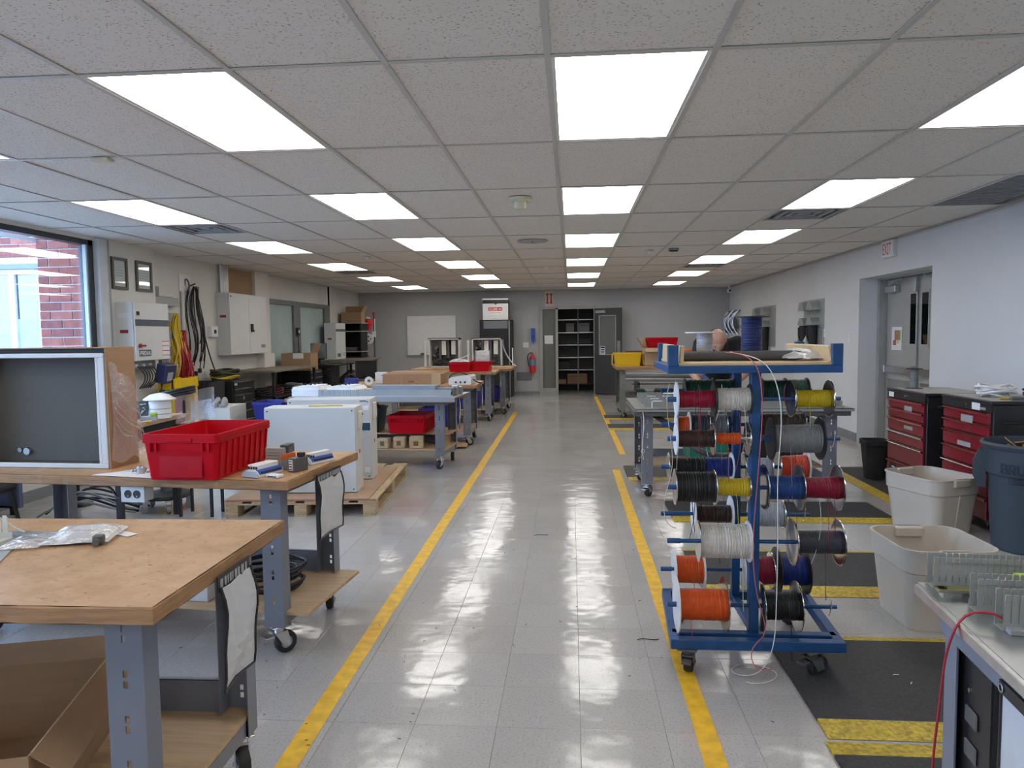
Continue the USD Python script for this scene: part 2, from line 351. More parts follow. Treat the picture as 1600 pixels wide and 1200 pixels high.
# floor: single vinyl tiles; the nearest ones are parts, the rest one mesh
fl = struct('floor', label='pale speckled waxed vinyl tile floor of the workshop', cat='floor')
part(fl, 'slab', B().box(-5.3, 4.2, YN, YB, -.12, -.0022), 'grout')
t = .3048; gap = .0005; X0 = -.28
cells = []
for i in range(-17, 15):
    for j in range(-6, 57):
        x0, y0 = X0 + i * t, .12 + j * t; x1, y1 = x0 + t, y0 + t
        x0, x1, y0, y1 = max(x0, -5.3), min(x1, 4.2), max(y0, YN), min(y1, YB)
        if x1 - x0 < .01 or y1 - y0 < .01: continue
        cx, cy = (x0 + x1) / 2, (y0 + y1) / 2
        a = math.atan2(cx, cy) if cy > .3 else 9
        vis = cy > 1.75 and -.72 < a < .62
        cells.append((0 if vis else 1, cy, cx, (x0 + gap, x1 - gap, y0 + gap, y1 - gap)))
cells.sort(); rest = [B(), B(), B()]
for k, (_, cy, cx, r) in enumerate(cells):
    z = RNG.uniform(-.0003, .0003); v = int(RNG.integers(3))
    if k < 300: part(fl, 'tile', B().box(*r, -.002, z, .0008), f'floor_tile_{v}')
    else: rest[v].box(*r, -.002, z)
for v in range(3): part(fl, 'tile_field', rest[v], f'floor_tile_{v}', kind='stuff')
# ceiling: lay-in panels in a T-bar grid
LIGHTS = [(0, r) for r in range(-4, 12, 2)] + [(-3, r) for r in range(-4, 12, 2)] + [(3, r) for r in range(-4, 12, 2)] + [(-6, r) for r in range(-4, 12, 2)]
LIGHTS = [q for q in LIGHTS if q not in ((-6, 12),)]
VENTS = {(3, 3): 0, (-6, 3): 0, (-6, 7): 1, (3, 7): 1}
RETURNS = {(5, 2)}
ce = struct('ceiling', label='suspended ceiling of fissured acoustic panels in a white grid', cat='ceiling')
part(ce, 'deck', B().box(-5.3, 4.2, YN, YB, ZC + .25, ZC + .35), 'mid_grey')
for c in range(-9, 7):
    for r in range(-4, 12):
        if (c, r) in LIGHTS: continue
        x0, x1, y0, y1 = TX + c * TW + .004, TX + (c + 1) * TW - .004, TY + r * TL + .004, TY + (r + 1) * TL - .004
        x0, x1, y0, y1 = max(x0, -5.2), min(x1, 3.70), max(y0, YN), min(y1, YB + .05)
        if x1 - x0 < .03: continue
        if (c, r) in VENTS: y0 += .61
        if (c, r) in RETURNS: continue
        part(ce, 'ceiling_panel', B().box(x0, x1, y0, y1, ZC + .004 + RNG.uniform(0, .002), ZC + .02), 'ceiling_panel')
for c in range(-9, 7):
    x = TX + c * TW; part(ce, 'main_runner', B().box(x - .012, x + .012, YN, YB, ZC - .001, ZC + .003).box(x - .002, x + .002, YN, YB, ZC + .003, ZC + .04), 'tbar')
for r in range(-4, 13):
    y = TY + r * TL; y = min(y, YB - .012); part(ce, 'cross_tee', B().box(-5.2, XR, y - .012, y + .012, ZC - .0005, ZC + .0028).box(-5.2, XR, y - .002, y + .002, ZC + .0028, ZC + .04), 'tbar')
part(ce, 'wall_angle', B().box(XR - .022, XR, YN, YB, ZC - .002, ZC).box(XR - .002, XR, YN, YB, ZC - .022, ZC), 'tbar')
part(ce, 'wall_angle', B().box(-5.2, XR, YB - .022, YB, ZC - .003, ZC - .001), 'tbar')

# walls
w = B().box(XR, XR + .45, YN - .2, 7.745, 0, ZC + .3).box(XR, XR + .45, 9.61, YB + .2, 0, ZC + .3).box(XR, XR + .45, 7.745, 9.61, 2.07, ZC + .3)
struct('wall_right', w, 'wall_paint', 'pale grey-white painted right wall with a recessed double door', 'wall')
w = B()
w.box(-5.3, -.70, YB, YB + .15, 0, ZC + .3).box(.56, XR + .45, YB, YB + .15, 0, ZC + .3).box(-.70, .56, YB, YB + .15, 2.03, ZC + .3)
struct('wall_back', w, 'wall_grey', 'mid grey painted end wall at the far side of the room', 'wall')
# left wall: window band, post, picture bay, recessed bays with frosted glass
w = B()
w.box(-4.95, -4.78, YN - .2, 7.07, 0, .92).box(-4.95, -4.78, YN - .2, 7.07, 2.42, ZC + .3)
w.box(-4.95, -4.78, 7.29, 8.12, 0, ZC + .3)
w.box(-5.1, -4.93, 8.12, 11.55, 0, ZC + .3)
w.box(-5.2, -5.0, 11.5, 14.9, 2.07, ZC + .3).box(-5.2, -5.0, 11.5, 14.9, 0, .12).box(-5.2, -5.0, 14.8, 15.05, 0, ZC + .3)
w.box(-5.25, -5.06, 15.0, YB, 0, ZC + .3)
struct('wall_left', w, 'wall_cream', 'cream painted left wall with a window band and recessed bays', 'wall')
# near wall behind the camera, with its own daylight windows
struct('wall_near', B().box(-5.3, 4.2, YN - .2, YN, 0, ZC + .3), 'wall_paint', 'painted wall behind the viewer', 'wall')
# baseboards
struct('baseboard_right', B().box(XR - .008, XR, 2.0, 7.745, 0, .11).box(XR - .008, XR, 9.61, YB, 0, .11), 'baseboard', 'dark grey vinyl baseboard along the right wall', 'baseboard')
struct('baseboard_back', B().box(-5.06, -.74, YB - .008, YB, 0, .075).box(.60, XR - .01, YB - .008, YB, 0, .075), 'baseboard', 'dark grey vinyl baseboard along the far wall', 'baseboard')
struct('baseboard_left', B().box(-4.78, -4.77, YN, 8.12, 0, .1).box(-4.93, -4.92, 8.13, 11.5, 0, .1), 'baseboard', 'dark grey vinyl baseboard along the left wall', 'baseboard')

# ------------------------------------------------------------------ window on the left and the brick wing outside
w1 = struct('window_1', label='wide dark-framed window in the left wall looking out on red brick', cat='window')
fb = B()
for y in (7.07 - .07, 4.55, 2.6, .6, -1.4): fb.box(-4.90, -4.80, y, y + .07, .92, 2.42)
part(w1, 'frame', fb.box(-4.90, -4.80, YN, 7.07, 2.37, 2.42).box(-4.90, -4.80, YN, 7.07, .92, .98), 'frame_dark')
part(w1, 'gasket', B().box(-4.835, -4.80, 6.955, 6.975, .98, 2.37), 'post_white', label='pale strip along the window edge')
for a, b in ((4.62, 7.0), (2.67, 4.55), (.67, 2.6), (-1.33, .6)): part(w1, 'pane', B().box(-4.852, -4.846, a, b, .98, 2.37), 'pane_glass')
part(w1, 'sill', B().box(-4.80, -4.70, YN, 7.07, .885, .92, .004), 'post_white')
struct('trim_1', B().box(-4.86, -4.74, 7.07, 7.21, 0, ZC, .004), 'post_white', 'pale painted steel post beside the window', 'post')
struct('trim_2', B().box(-4.90, -4.77, 7.21, 7.29, 0, ZC), 'frame_grey', 'grey strip between the window post and the framed certificates', 'trim')
ex = struct('wall_exterior', label='red brick wing of the building outside the left window', cat='brick wall')
cb = 0
def brick_wall(x0, x1, z0, z1, yf, seed, hole=None):
    r = np.random.default_rng(seed); row = 0; z = z0
    while z < z1 - .02:
        x = x0 - (.123 if row % 2 else 0)
        while x < x1 - .02:
            a, b = max(x, x0), min(x + .236, x1); x += .246
            if b - a < .03: continue
            if hole and a < hole[1] and b > hole[0] and z + .08 > hole[2] and z < hole[3]:
                b = min(b, hole[0]) if a < hole[0] else b; a = max(a, hole[1]) if b > hole[1] else a
                if b - a < .03 or (a < hole[1] - .001 and b > hole[0] + .001): continue
            d = r.uniform(0, .004)
            part(ex, 'brick', B().box(a, b, yf - .008 - d, yf + .02, z, min(z + .082, z1), .003), ['brick_a', 'brick_b', 'brick_c'][int(r.integers(3))])
        z += .092; row += 1
mat('brick_a', (.30, .085, .06), .85, var=.18, vscale=14, bump=.002, bscale=90)
mat('brick_b', (.235, .07, .055), .85, var=.18, vscale=14, bump=.002, bscale=90)
mat('brick_c', (.35, .11, .08), .85, var=.18, vscale=14, bump=.002, bscale=90)
mat('mortar', (.60, .57, .55), .9, var=.05)
part(ex, 'mortar_bed', B().box(-5.57, -4.96, 7.302, 7.6, -.2, 3.2).box(-5.57, -5.3, 7.6, 9.5, -.2, 3.2), 'mortar')
part(ex, 'mortar_bed', B().box(-9.4, -5.57, 9.502, 9.8, 2.46, 3.3).box(-7.24, -5.57, 9.502, 9.8, -.2, 2.46).box(-9.4, -7.24, 9.502, 9.8, -.2, 1.2), 'mortar')
brick_wall(-5.57, -4.96, 1.0, 2.75, 7.302, 3)
brick_wall(-8.6, -5.58, 2.56, 3.1, 9.502, 4)
brick_wall(-7.24, -6.4, 1.4, 2.46, 9.502, 5)
part(ex, 'steel_lintel', B().box(-9.4, -7.2, 9.47, 9.6, 2.40, 2.47), 'leg_grey')
w2 = struct('window_2', label='window of the brick wing outside, reflecting the pale sky', cat='window')
part(w2, 'frame', B().box(-9.4, -7.25, 9.53, 9.6, 2.33, 2.40).box(-7.72, -7.63, 9.53, 9.6, 1.2, 2.33).box(-8.75, -8.66, 9.53, 9.6, 1.2, 2.33).box(-7.29, -7.24, 9.53, 9.6, 1.2, 2.33), 'post_white')
mat('sky_glass', (.23, .23, .235), .02, 1.0, var=.01)
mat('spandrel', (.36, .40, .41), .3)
part(w2, 'pane', B().box(-9.4, -7.25, 9.565, 9.57, 1.72, 2.33), 'sky_glass')
part(w2, 'reflection_band', B().box(-9.4, -7.25, 9.56, 9.58, 1.2, 1.72), 'spandrel')  # pale band painted in for reflections of buildings and cars opposite
struct('ground_outside', B().box(-60, -5.32, -40, 60, -.4, -.2), 'grout', 'asphalt ground outside the left window', 'ground')

# right double door in its recess
d2 = struct('door_2', label='grey steel double exit door in the recess of the right wall', cat='door')
part(d2, 'door_frame', B().box(3.86, 3.95, 9.53, 9.61, 0, 2.07).box(3.86, 3.95, 7.745, 7.80, 0, 2.07).box(3.86, 3.95, 7.80, 9.53, 2.045, 2.07), 'frame_grey')
mat('door_paint', (.37, .37, .345), .42, var=.02)
for a, b, s in ((8.675, 9.525, 1), (7.805, 8.665, -1)):
    wy = (a + .06, a + .21) if s > 0 else (b - .21, b - .06)
    part(d2, 'leaf', B().box(3.95, 3.99, a, b, 0.01, 2.04, .002), 'door_paint')
    part(d2, 'vision_frame', B().box(3.943, 3.95, wy[0] - .02, wy[1] + .02, 1.23, 1.26).box(3.943, 3.95, wy[0] - .02, wy[1] + .02, 1.84, 1.87).box(3.943, 3.95, wy[0] - .02, wy[0], 1.26, 1.84).box(3.943, 3.95, wy[1], wy[1] + .02, 1.26, 1.84), 'door_paint')
    part(d2, 'vision_pane', B().box(3.946, 3.9495, *wy, 1.26, 1.84), 'dark_glass')
    part(d2, 'exit_bar', B().box(3.88, 3.95, b - .10, b - .04, .90, .99, .004).box(3.90, 3.95, a + .02, b - .1, .905, .985, .004).box(3.87, 3.95, a + .01, a + .07, .86, 1.01, .004), 'steel')
    part(d2, 'kick_plate', B().box(3.946, 3.95, a + .05, b - .05, .55, .82), 'steel')
    part(d2, 'door_closer', B().box(3.88, 3.95, (b - .36) if s > 0 else a + .05, (b - .08) if s > 0 else a + .33, 1.88, 1.96, .006), 'silver_panel')
    part(d2, 'closer_arm', B().tube([(3.90, b - .2 if s > 0 else a + .2, 1.97), (3.84, b - .45 if s > 0 else a + .45, 2.0), (3.87, b - .6 if s > 0 else a + .6, 2.035)], .012, 6), 'mid_grey')
part(d2, 'vertical_rod', B().cyl((3.935, 8.70, 1.0), (3.935, 8.70, 2.04), .012, 8).box(3.90, 3.95, 8.68, 8.74, 1.86, 2.03, .003), 'silver_panel')
struct('wall_corridor', B().box(3.995, 4.09, 7.5, 9.9, -.05, 2.3), 'mid_grey', 'added unseen panel that blocks light leaking in behind the right exit door', 'wall')  # added out of sight to stop daylight leaking under the door leaves
nt = thing('door_notice', 'white floor-plan sheet with red and green areas taped on the grey exit door', 'notice', (3.9495, 9.10, 1.18))
part(nt, 'sheet', B().box(-.004, 0, 0, .27, 0, .28), 'paper'); part(nt, 'red_area', B().box(-.0048, -.004, .08, .19, .12, .24), 'plan_red' if 'plan_red' in MATS else mat('plan_red', (.40, .16, .12), .6)); part(nt, 'red_area', B().box(-.0048, -.004, .14, .23, .06, .12), 'plan_red'); part(nt, 'green_area', B().box(-.0048, -.004, .03, .08, .12, .24), 'plan_green' if 'plan_green' in MATS else mat('plan_green', (.28, .33, .12), .6)); part(nt, 'yellow_area', B().box(-.0048, -.004, .08, .12, .08, .11), 'yellow')
# ------------------------------------------------------------------ ceiling lights, vents, detectors
def light_label(c, r):
    row = {-4: 0, -2: 1}.get(r)
    col = {0: 'centre', -3: 'left of centre', 3: 'right of centre', -6: 'far left'}[c]
    if r < 0: return f'square-edged LED ceiling panel behind the viewer in the {col} column, ' + ('rearmost' if r == -4 else 'just overhead')
    k = r // 2
    return f'glowing LED ceiling panel in the {col} column, ' + ('nearest the viewer' if k == 0 else ('last before the far wall' if k == 5 else f'{["", "second", "third", "fourth", "fifth"][k]} from the viewer'))
first = None
for c, r in LIGHTS:
    loc = (TX + c * TW, TY + r * TL, ZC)
    if first is None:
        first = thing('ceiling_light', light_label(c, r), 'ceiling light', loc, group='LED panels in the suspended ceiling')
        part(first, 'frame', B().box(.012, TW - .012, .012, TL - .012, .034, .04).box(.012, .026, .012, TL - .012, .0035, .034).box(TW - .026, TW - .012, .012, TL - .012, .0035, .034).box(.026, TW - .026, .012, .026, .0035, .034).box(.026, TW - .026, TL - .026, TL - .012, .0035, .034), 'white')
        part(first, 'diffuser', B().box(.0265, TW - .0265, .0265, TL - .0265, .006, .009), 'lamp')
    else: dup(first, loc, label=light_label(c, r))
def vent(c, r, label, far):
    x, y = TX + c * TW, TY + r * TL + .004
    t = thing('ceiling_vent', label, 'air vent', (x, y, ZC))
    part(t, 'backing', B().box(.004, .606, 0, .606, .05, .06), 'mid_grey')
    b = B()
    for k, q in enumerate((.02, .10, .18)):
        for (x0, x1, y0, y1) in ((q, .61 - q, q, q + .03), (q, .61 - q, .606 - q - .03, .606 - q), (q, q + .03, q + .03, .576 - q), (.58 - q, .61 - q, q + .03, .576 - q)):
            b.box(x0, x1, y0, y1, .004 - .004 * (k > 0) + .004 * k, .02 + .004 * k)
    part(t, 'louvre', b.box(.26, .35, .26, .346, .01, .02), 'label_grey')
for (c, r), k in VENTS.items():
    vent(c, r, f'square louvred ceiling air vent in the {"right" if c > 0 else "left"} light column, ' + ('nearer one' if r == 3 else 'far one'), k)
for c, r in RETURNS:
    t = thing('return_grille', 'dark grey return air panel in the ceiling near the right wall', 'air vent', (TX + c * TW, TY + r * TL, ZC))
    part(t, 'backing', B().box(.004, .49, .004, TL - .004, .014, .02), 'black_matte')
    b = B()
    for k in range(24): b.box(.02, .48, .02 + k * .05, .046 + k * .05, .004, .012)
    part(t, 'louvre', b.box(.004, .02, .004, 1.216, .002, .02).box(.48, .496, .004, 1.216, .002, .02), 'mid_grey')
t = thing('smoke_detector', 'cream dome smoke detector on the ceiling left of the centre lights', 'smoke detector', (-.374, 5.55, ZC))
mat('cream', (.66, .62, .45), .5)
part(t, 'base', B().lathe([(0, 0), (.085, 0), (.085, -.018), (.07, -.03), (.0, -.03)], 28), 'cream', smooth=35)
part(t, 'sensor_head', B().lathe([(0, -.03), (.048, -.03), (.045, -.075), (.038, -.082), (0, -.082)], 24), 'cream', smooth=35)
t = thing('ceiling_speaker', 'flat round grey disc diffuser in the ceiling behind the smoke detector', 'ceiling speaker', (-.415, 8.1, ZC))
part(t, 'disc', B().lathe([(0, 0), (.17, 0), (.17, -.006), (.155, -.012), (0, -.012)], 32), 'label_grey', smooth=35)
part(t, 'bracket', B().box(-.006, .006, -.03, .03, -.022, -.012), 'mid_grey')
for k, (x, y, lb) in enumerate(((.98, 9.30, 'small white dome sprinkler head right of the third centre light'), (-.38, 11.2, 'small pale dome detector left of the fifth centre light'), (-2.62, 9.35, 'small white dome sprinkler head over the left side of the room'), (.7, 14.6, 'small pale dome detector near the last centre lights'))):
    t = thing('ceiling_sensor', lb, 'sensor', (x, y, ZC))
    part(t, 'plate', B().lathe([(0, 0), (.055, 0), (.05, -.012), (0, -.012)], 20), 'offwhite', smooth=35)
    part(t, 'dome', B().lathe([(0, -.012), (.034, -.012), (.03, -.03), (.018, -.042), (0, -.046)], 20), 'offwhite', smooth=35)
t = thing('emergency_lamp', 'small dark fitting on the ceiling right of the centre lights', 'sensor', (1.26, 9.15, ZC))
part(t, 'plate', B().box(-.06, .06, -.04, .04, -.02, 0, .004), 'mid_grey'); part(t, 'lens', B().box(-.05, .05, -.03, .03, -.035, -.02, .004), 'black')
t = thing('ceiling_sensor', 'flat beige rectangular sensor on the ceiling near the left edge', 'sensor', (-2.63, 4.0, ZC))
part(t, 'body', B().box(-.05, .05, -.035, .035, -.022, 0, .006), 'cream')
t = thing('security_camera', 'small white camera in the far right corner under the ceiling', 'camera', (3.5, 16.6, ZC))
part(t, 'mount', B().cyl((0, 0, 0), (0, 0, -.08), .02, 10), 'white'); part(t, 'body', B().box(-.04, .04, -.09, .07, -.16, -.08, .012), 'white'); part(t, 'lens', B().cyl((0, -.09, -.12), (0, -.10, -.12), .022, 12), 'black')
# ------------------------------------------------------------------ far wall: door with sidelight, store room, fittings
d1 = struct('door_1', label='open dark grey door with a glass panel and sidelight in the far wall', cat='door')
part(d1, 'door_frame', B().box(-.74, -.66, YB - .04, YB + .12, 0, 2.07).box(-.36, -.30, YB - .04, YB + .12, 0, 2.03).box(.53, .59, YB - .04, YB + .12, 0, 2.07).box(-.66, .53, YB - .04, YB + .12, 2.0, 2.07).box(-.66, -.36, YB - .04, YB + .12, 0, .15), 'frame_grey')
part(d1, 'sidelight_pane', B().box(-.66, -.36, YB + .03, YB + .036, .15, 2.0), 'smoked' if 'smoked' in MATS else mat('smoked', (.15, .155, .135), .2, var=.1, vscale=1.5))
th = -math.radians(9); bl = B().at((.55, YB - .02, 0), rz=-math.radians(6))
bl = B().at((.57, YB - .06, 0), rz=-math.radians(33))
part(d1, 'leaf', bl.box(0, .12, -.04, 0, .02, 2.0).box(.57, .70, -.04, 0, .02, 2.0).box(.12, .57, -.04, 0, 1.84, 2.0).box(.12, .57, -.04, 0, .02, .92), 'dark_grey_door')
part(d1, 'leaf_pane', B().at((.57, YB - .06, 0), rz=-math.radians(33)).box(.14, .55, -.022, -.018, .94, 1.82), 'sky_glass_dim' if 'sky_glass_dim' in MATS else mat('sky_glass_dim', (.16, .165, .165), .12, var=.02))
part(d1, 'glazing_bead', B().at((.57, YB - .06, 0), rz=-math.radians(33)).box(.12, .14, -.05, .01, .92, 1.84).box(.55, .57, -.05, .01, .92, 1.84).box(.14, .55, -.05, .01, 1.82, 1.84).box(.14, .55, -.05, .01, .92, .94), 'frame_grey')
part(d1, 'push_plate', B().at((.57, YB - .06, 0), rz=-math.radians(33)).box(.60, .68, -.046, -.04, .95, 1.25), 'steel')
part(d1, 'door_closer', B().at((.57, YB - .06, 0), rz=-math.radians(33)).box(.05, .30, -.09, -.04, 1.89, 1.95, .004), 'silver_panel')
tn = thing('door_notice', 'small white notice with a blue header stuck on the glass of the open far door', 'notice', (.57, YB - .06, 0), -math.radians(33))
part(tn, 'sheet', B().box(.155, .29, -.054, -.052, .94, 1.13), 'paper'); part(tn, 'header', B().box(.165, .28, -.0552, -.0545, 1.08, 1.12), 'blue_bin')
part(tn, 'print_line', B().box(.17, .275, -.0552, -.0545, 1.035, 1.055).box(.17, .275, -.0552, -.0545, 1.0, 1.02).box(.18, .265, -.0552, -.0545, .965, .985), 'ink')
sn = solo('window_notice', B().box(-.62, -.42, YB + .022, YB + .026, 1.19, 1.39), 'paper', 'white sheet taped inside the narrow sidelight beside the far door', 'notice')
struct('wall_store', B().box(-2.0, 1.6, 19.4, 19.55, 0, ZC + .3).box(-2.0, -1.85, YB + .15, 19.4, 0, ZC + .3).box(1.45, 1.6, YB + .15, 19.4, 0, ZC + .3).box(-2, 1.6, YB + .15, 19.55, ZC, ZC + .1).box(-2, 1.6, YB, 19.55, -.1, -.003), 'mid_grey', 'grey walls of the store room behind the far door', 'wall')
mat('shelf_dark', (.045, .046, .048), .45)
t = thing('storage_rack', 'tall dark metal shelving unit seen through the far doorway', 'shelving', (-.42, 18.3, 0))
part(t, 'back_panel', B().box(0, 1.02, .44, .46, 0, 2.15), 'shelf_dark')
for k, z in enumerate((.16, .52, .83, 1.14, 1.45, 1.77, 2.08)): part(t, 'shelf', B().box(.02, 1.0, 0, .44, z - .012, z + .012), 'steel' if 0 < k < 6 else 'shelf_dark')
for x in (0, .58, .98): part(t, 'post', B().box(x, x + .035, -.02, .02, 0, 2.15), 'shelf_dark' if x == 0 else 'mid_grey')
for k, (x, z, w_, h, m, lb) in enumerate(((.30, 1.462, .2, .22, 'label_grey', 'grey box on the second shelf of the dark storage rack, left bay'), (.62, 1.462, .26, .22, 'label_grey', 'grey box on the second shelf of the dark storage rack, right bay'), (.32, .172, .5, .25, 'cardboard', 'large cardboard box on the bottom shelf of the dark storage rack'), (.03, .172, .26, .1, 'kraft', 'low kraft carton on the bottom shelf of the dark storage rack'), (.10, .532, .3, .2, 'black', 'black case on the fifth shelf of the dark storage rack'), (.62, 1.162, .3, .12, 'black', 'black bag on the third shelf of the dark storage rack'))):
    b = B().box(-.42 + x, -.42 + x + w_, 18.33, 18.66, z, z + h, .004)
    tb = thing('storage_box', lb, 'box'); part(tb, 'body', b, m); part(tb, 'lid_seam', B().box(-.42 + x + .01, -.42 + x + w_ - .01, 18.3285, 18.33, z + h * .72, z + h * .76), 'ink')
# extinguisher sign
t = thing('extinguisher_sign', 'cream sign with two dark red extinguisher shapes above the far sidelight', 'sign', (-.60, YB - .004, 2.07))
part(t, 'plate', B().box(0, .20, -.002, .002, 0, .36), 'cream_sign' if 'cream_sign' in MATS else mat('cream_sign', (.66, .52, .42), .5))
for k in (0, 1):
    x = .055 + .09 * k; part(t, 'symbol', B().prism([(x - .025, .06), (x - .03, .09), (x - .018, .11), (x - .012, .25), (x - .03, .27), (x - .03, .30), (x + .03, .30), (x + .03, .27), (x + .012, .25), (x + .018, .11), (x + .03, .09), (x + .025, .06)], -.0035, -.002, 'y'), 'red_dark')
# phone / dispenser, plate, extinguisher, grey rail
t = thing('blue_dispenser', 'blue wall holder on the far wall left of the sidelight', 'dispenser', (-.93, YB, 1.20))
part(t, 'body', B().prism([(0, .06), (.0, .36), (.09, .36), (.09, .06), (.045, 0)], -.07, 0, 'y'), 'blue'); part(t, 'front_label', B().box(.02, .07, -.0715, -.07, .12, .2), 'blue_bin')
t = thing('wall_plate', 'square white wall plate on the far wall left of the blue holder', 'switch', (-1.06, YB, 1.10))
part(t, 'plate', B().box(-.07, .07, -.015, 0, 0, .13, .004), 'white'); part(t, 'toggle', B().box(-.02, .02, -.02, -.015, .05, .08), 'offwhite')
t = thing('fire_extinguisher', 'red fire extinguisher with black hose on the far wall', 'fire extinguisher', (-.90, YB - .10, .52))
part(t, 'cylinder', B().lathe([(0, 0), (.06, .004), (.072, .03), (.072, .32), (.055, .38), (.022, .42), (.022, .45), (0, .45)], 24), 'red', smooth=40)
part(t, 'label_band', B().lathe([(.0735, .17), (.0735, .31)], 24), 'blue_light' if 'blue_light' in MATS else mat('blue_light', (.16, .27, .42), .5), smooth=True)
part(t, 'valve', B().cyl((0, 0, .45), (0, 0, .49), .016, 10).box(-.02, .07, -.012, .012, .485, .50).tube([(0, 0, .49), (.06, 0, .53)], .007, 6), 'steel')
part(t, 'hose', B().tube(spline([(-.02, -.02, .47), (-.09, -.03, .44), (-.11, -.03, .3), (-.09, -.05, .15)], 14), .011, 8), 'black')
part(t, 'bracket', B().box(-.04, .04, .072, .1, .1, .35), 'mid_grey')
solo('wall_rail', B().box(-1.28, -.93, YB - .02, YB, .34, .53, .015), 'leg_grey', 'grey rounded bumper plate low on the far wall', 'bumper')
# whiteboard
t = thing('whiteboard', 'white dry-erase board with faint marker notes on the far wall', 'whiteboard', (-3.90, YB, .95))
part(t, 'board', B().box(.01, 1.18, -.018, -.002, .01, .94), 'white'); part(t, 'frame', B().box(0, .012, -.024, 0, 0, .95).box(1.178, 1.19, -.024, 0, 0, .95).box(.012, 1.178, -.024, 0, .938, .95).box(.012, 1.178, -.05, 0, -.012, .012), 'silver_panel')
part(t, 'eraser', B().box(.33, .45, -.06, -.02, .012, .055, .004), 'leg_dark')
r2 = np.random.default_rng(3); b = B()
for (x0, z0, n) in ((.10, .74, 8), (.46, .86, 4), (.86, .88, 10), (.9, .84, 8), (1.02, .79, 6), (1.02, .73, 3)):
    for k in range(n): b.tube([(x0 + k * .03, -.0186, z0 + r2.uniform(-.008, .008)), (x0 + k * .03 + .018, -.0186, z0 + r2.uniform(-.012, .012))], .0014, 4)
part(t, 'marker_notes', b, 'label_grey')
# tall black cabinet with the film dispenser box on top
t = thing('display_cabinet', 'tall black cabinet with a dark glossy window standing at the far wall', 'cabinet', (-2.07, 16.55, 0))
part(t, 'body', B().box(0, .73, .0, .55, 0, 1.76, .004), 'black_matte'); part(t, 'window', B().box(.09, .64, -.006, 0, 1.56, 1.74), 'sky_glass_dim')
part(t, 'side_trim', B().box(.66, .69, -.008, 0, .02, 1.74), 'mid_grey'); part(t, 'side_handle', B().box(.73, .76, .0, .05, .72, 1.12, .004), 'white')
t = thing('dispenser_box', 'white box with a red printed logo standing on the black cabinet', 'box', (-2.0, 16.6, 1.76))
part(t, 'front', B().prism([(0, 0), (.58, 0), (.585, .37), (.33, .37), (.30, .335), (.27, .37), (-.005, .37)], 0, .01, 'y'), 'white')
part(t, 'inside', B().box(0, .58, .012, .30, 0, .45), 'black'); part(t, 'top_flap', B().box(-.005, .585, -.002, .30, .45, .487), 'white')
part(t, 'logo', B().box(.13, .44, -.001, 0, .205, .285), 'red'); part(t, 'lettering', B().text('ULINE', .045, (.245, -.001, .245), (1, 0, 0), (0, 0, 1), .001, True, width=.19).box(.37, .42, -.002, -.001, .23, .255), 'white')
part(t, 'print_line', B().box(.16, .42, -.001, 0, .155, .168).box(.15, .45, -.001, 0, .085, .092).box(.24, .34, -.001, 0, .03, .04), 'cream_sign')

# ------------------------------------------------------------------ right wall fittings
t = thing('exit_sign', 'illuminated white box sign with red letters above the right exit door', 'sign', (XR, 8.55, 2.25))
part(t, 'housing', B().box(-.05, 0, 0, .30, 0, .19, .004), 'white')
part(t, 'face', B().box(-.0525, -.05, .012, .288, .01, .18), 'white'); part(t, 'lettering', B().text('EXIT', .125, (-.0525, .15, .095), (0, -1, 0), (0, 0, 1), .001, False, width=.22), 'red')
part(t, 'end_face', B().box(-.045, -.005, -.002, 0, .01, .18), 'offwhite')
for y, z, lb in ((9.89, 1.27, 'white light switch on the right wall beside the door recess'), (10.82, 1.33, 'white thermostat on the right wall beside the nearer tool panel')):
    t = thing('wall_switch', lb, 'switch', (XR, y, z)); part(t, 'plate', B().box(-.012, 0, -.045, .045, 0, .12, .003), 'white'); part(t, 'rocker', B().box(-.018, -.012, -.018, .018, .035, .085, .002), 'offwhite')
def tool_panel(y0, y1, lb):
    t = thing('wall_holder', lb, 'tool holder', (XR, y0, 1.15)); w_ = y1 - y0
    part(t, 'back_plate', B().box(-.02, 0, 0, w_, 0, .74, .003), 'silver_panel')
    for k, yy in enumerate((w_ * .30, w_ * .74)):
        for j, (zt, hh) in enumerate(((.58, .13), (.36, .11))):
            part(t, 'holder', B().prism([(yy - .13, zt), (yy + .13, zt), (yy + .13, zt + .04), (yy + .06, zt + hh), (yy - .06, zt + hh), (yy - .13, zt + .04)], -.14, -.02, 'x'), 'silver_panel', smooth=False)
        part(t, 'roll', B().cyl((-.085, yy, -.12), (-.085, yy, .355), .066, 16).cyl((-.14, yy + .02, -.1), (-.14, yy + .02, .33), .03, 10), 'black_matte', smooth=35)
        part(t, 'tip', B().lathe([(0, .16), (.05, .05), (.055, 0), (0, 0)], 14, (-.175, yy, .05)), 'silver_panel', smooth=35)
tool_panel(10.87, 11.75, 'grey wall panel with black rolls in holders, nearer of the two on the right wall')
tool_panel(13.38, 14.77, 'grey wall panel with black rolls in holders, farther of the two on the right wall')
t = thing('wire_basket', 'cluttered wire rack of small parts at the far end of the right wall', 'rack', (XR, 16.1, 1.3))
b = B()
for k in range(10): b.tube(spline([(-.03 - .02 * (k % 3), k * .12, .6 - .03 * (k % 4)), (-.15, k * .12 + .05, .4), (-.05, k * .12, .05 + .04 * (k % 3))], 8), .008, 5)
part(t, 'hooks', b, 'steel'); part(t, 'back_bar', B().box(-.03, 0, 0, 1.15, .55, .6).box(-.03, 0, 0, 1.15, .2, .25), 'mid_grey')
for k in range(5): part(t, 'hanging_part', B().box(-.12, -.04, .1 + k * .2, .2 + k * .2, .1 + .08 * (k % 2), .4 + .05 * (k % 3), .01), 'leg_dark')

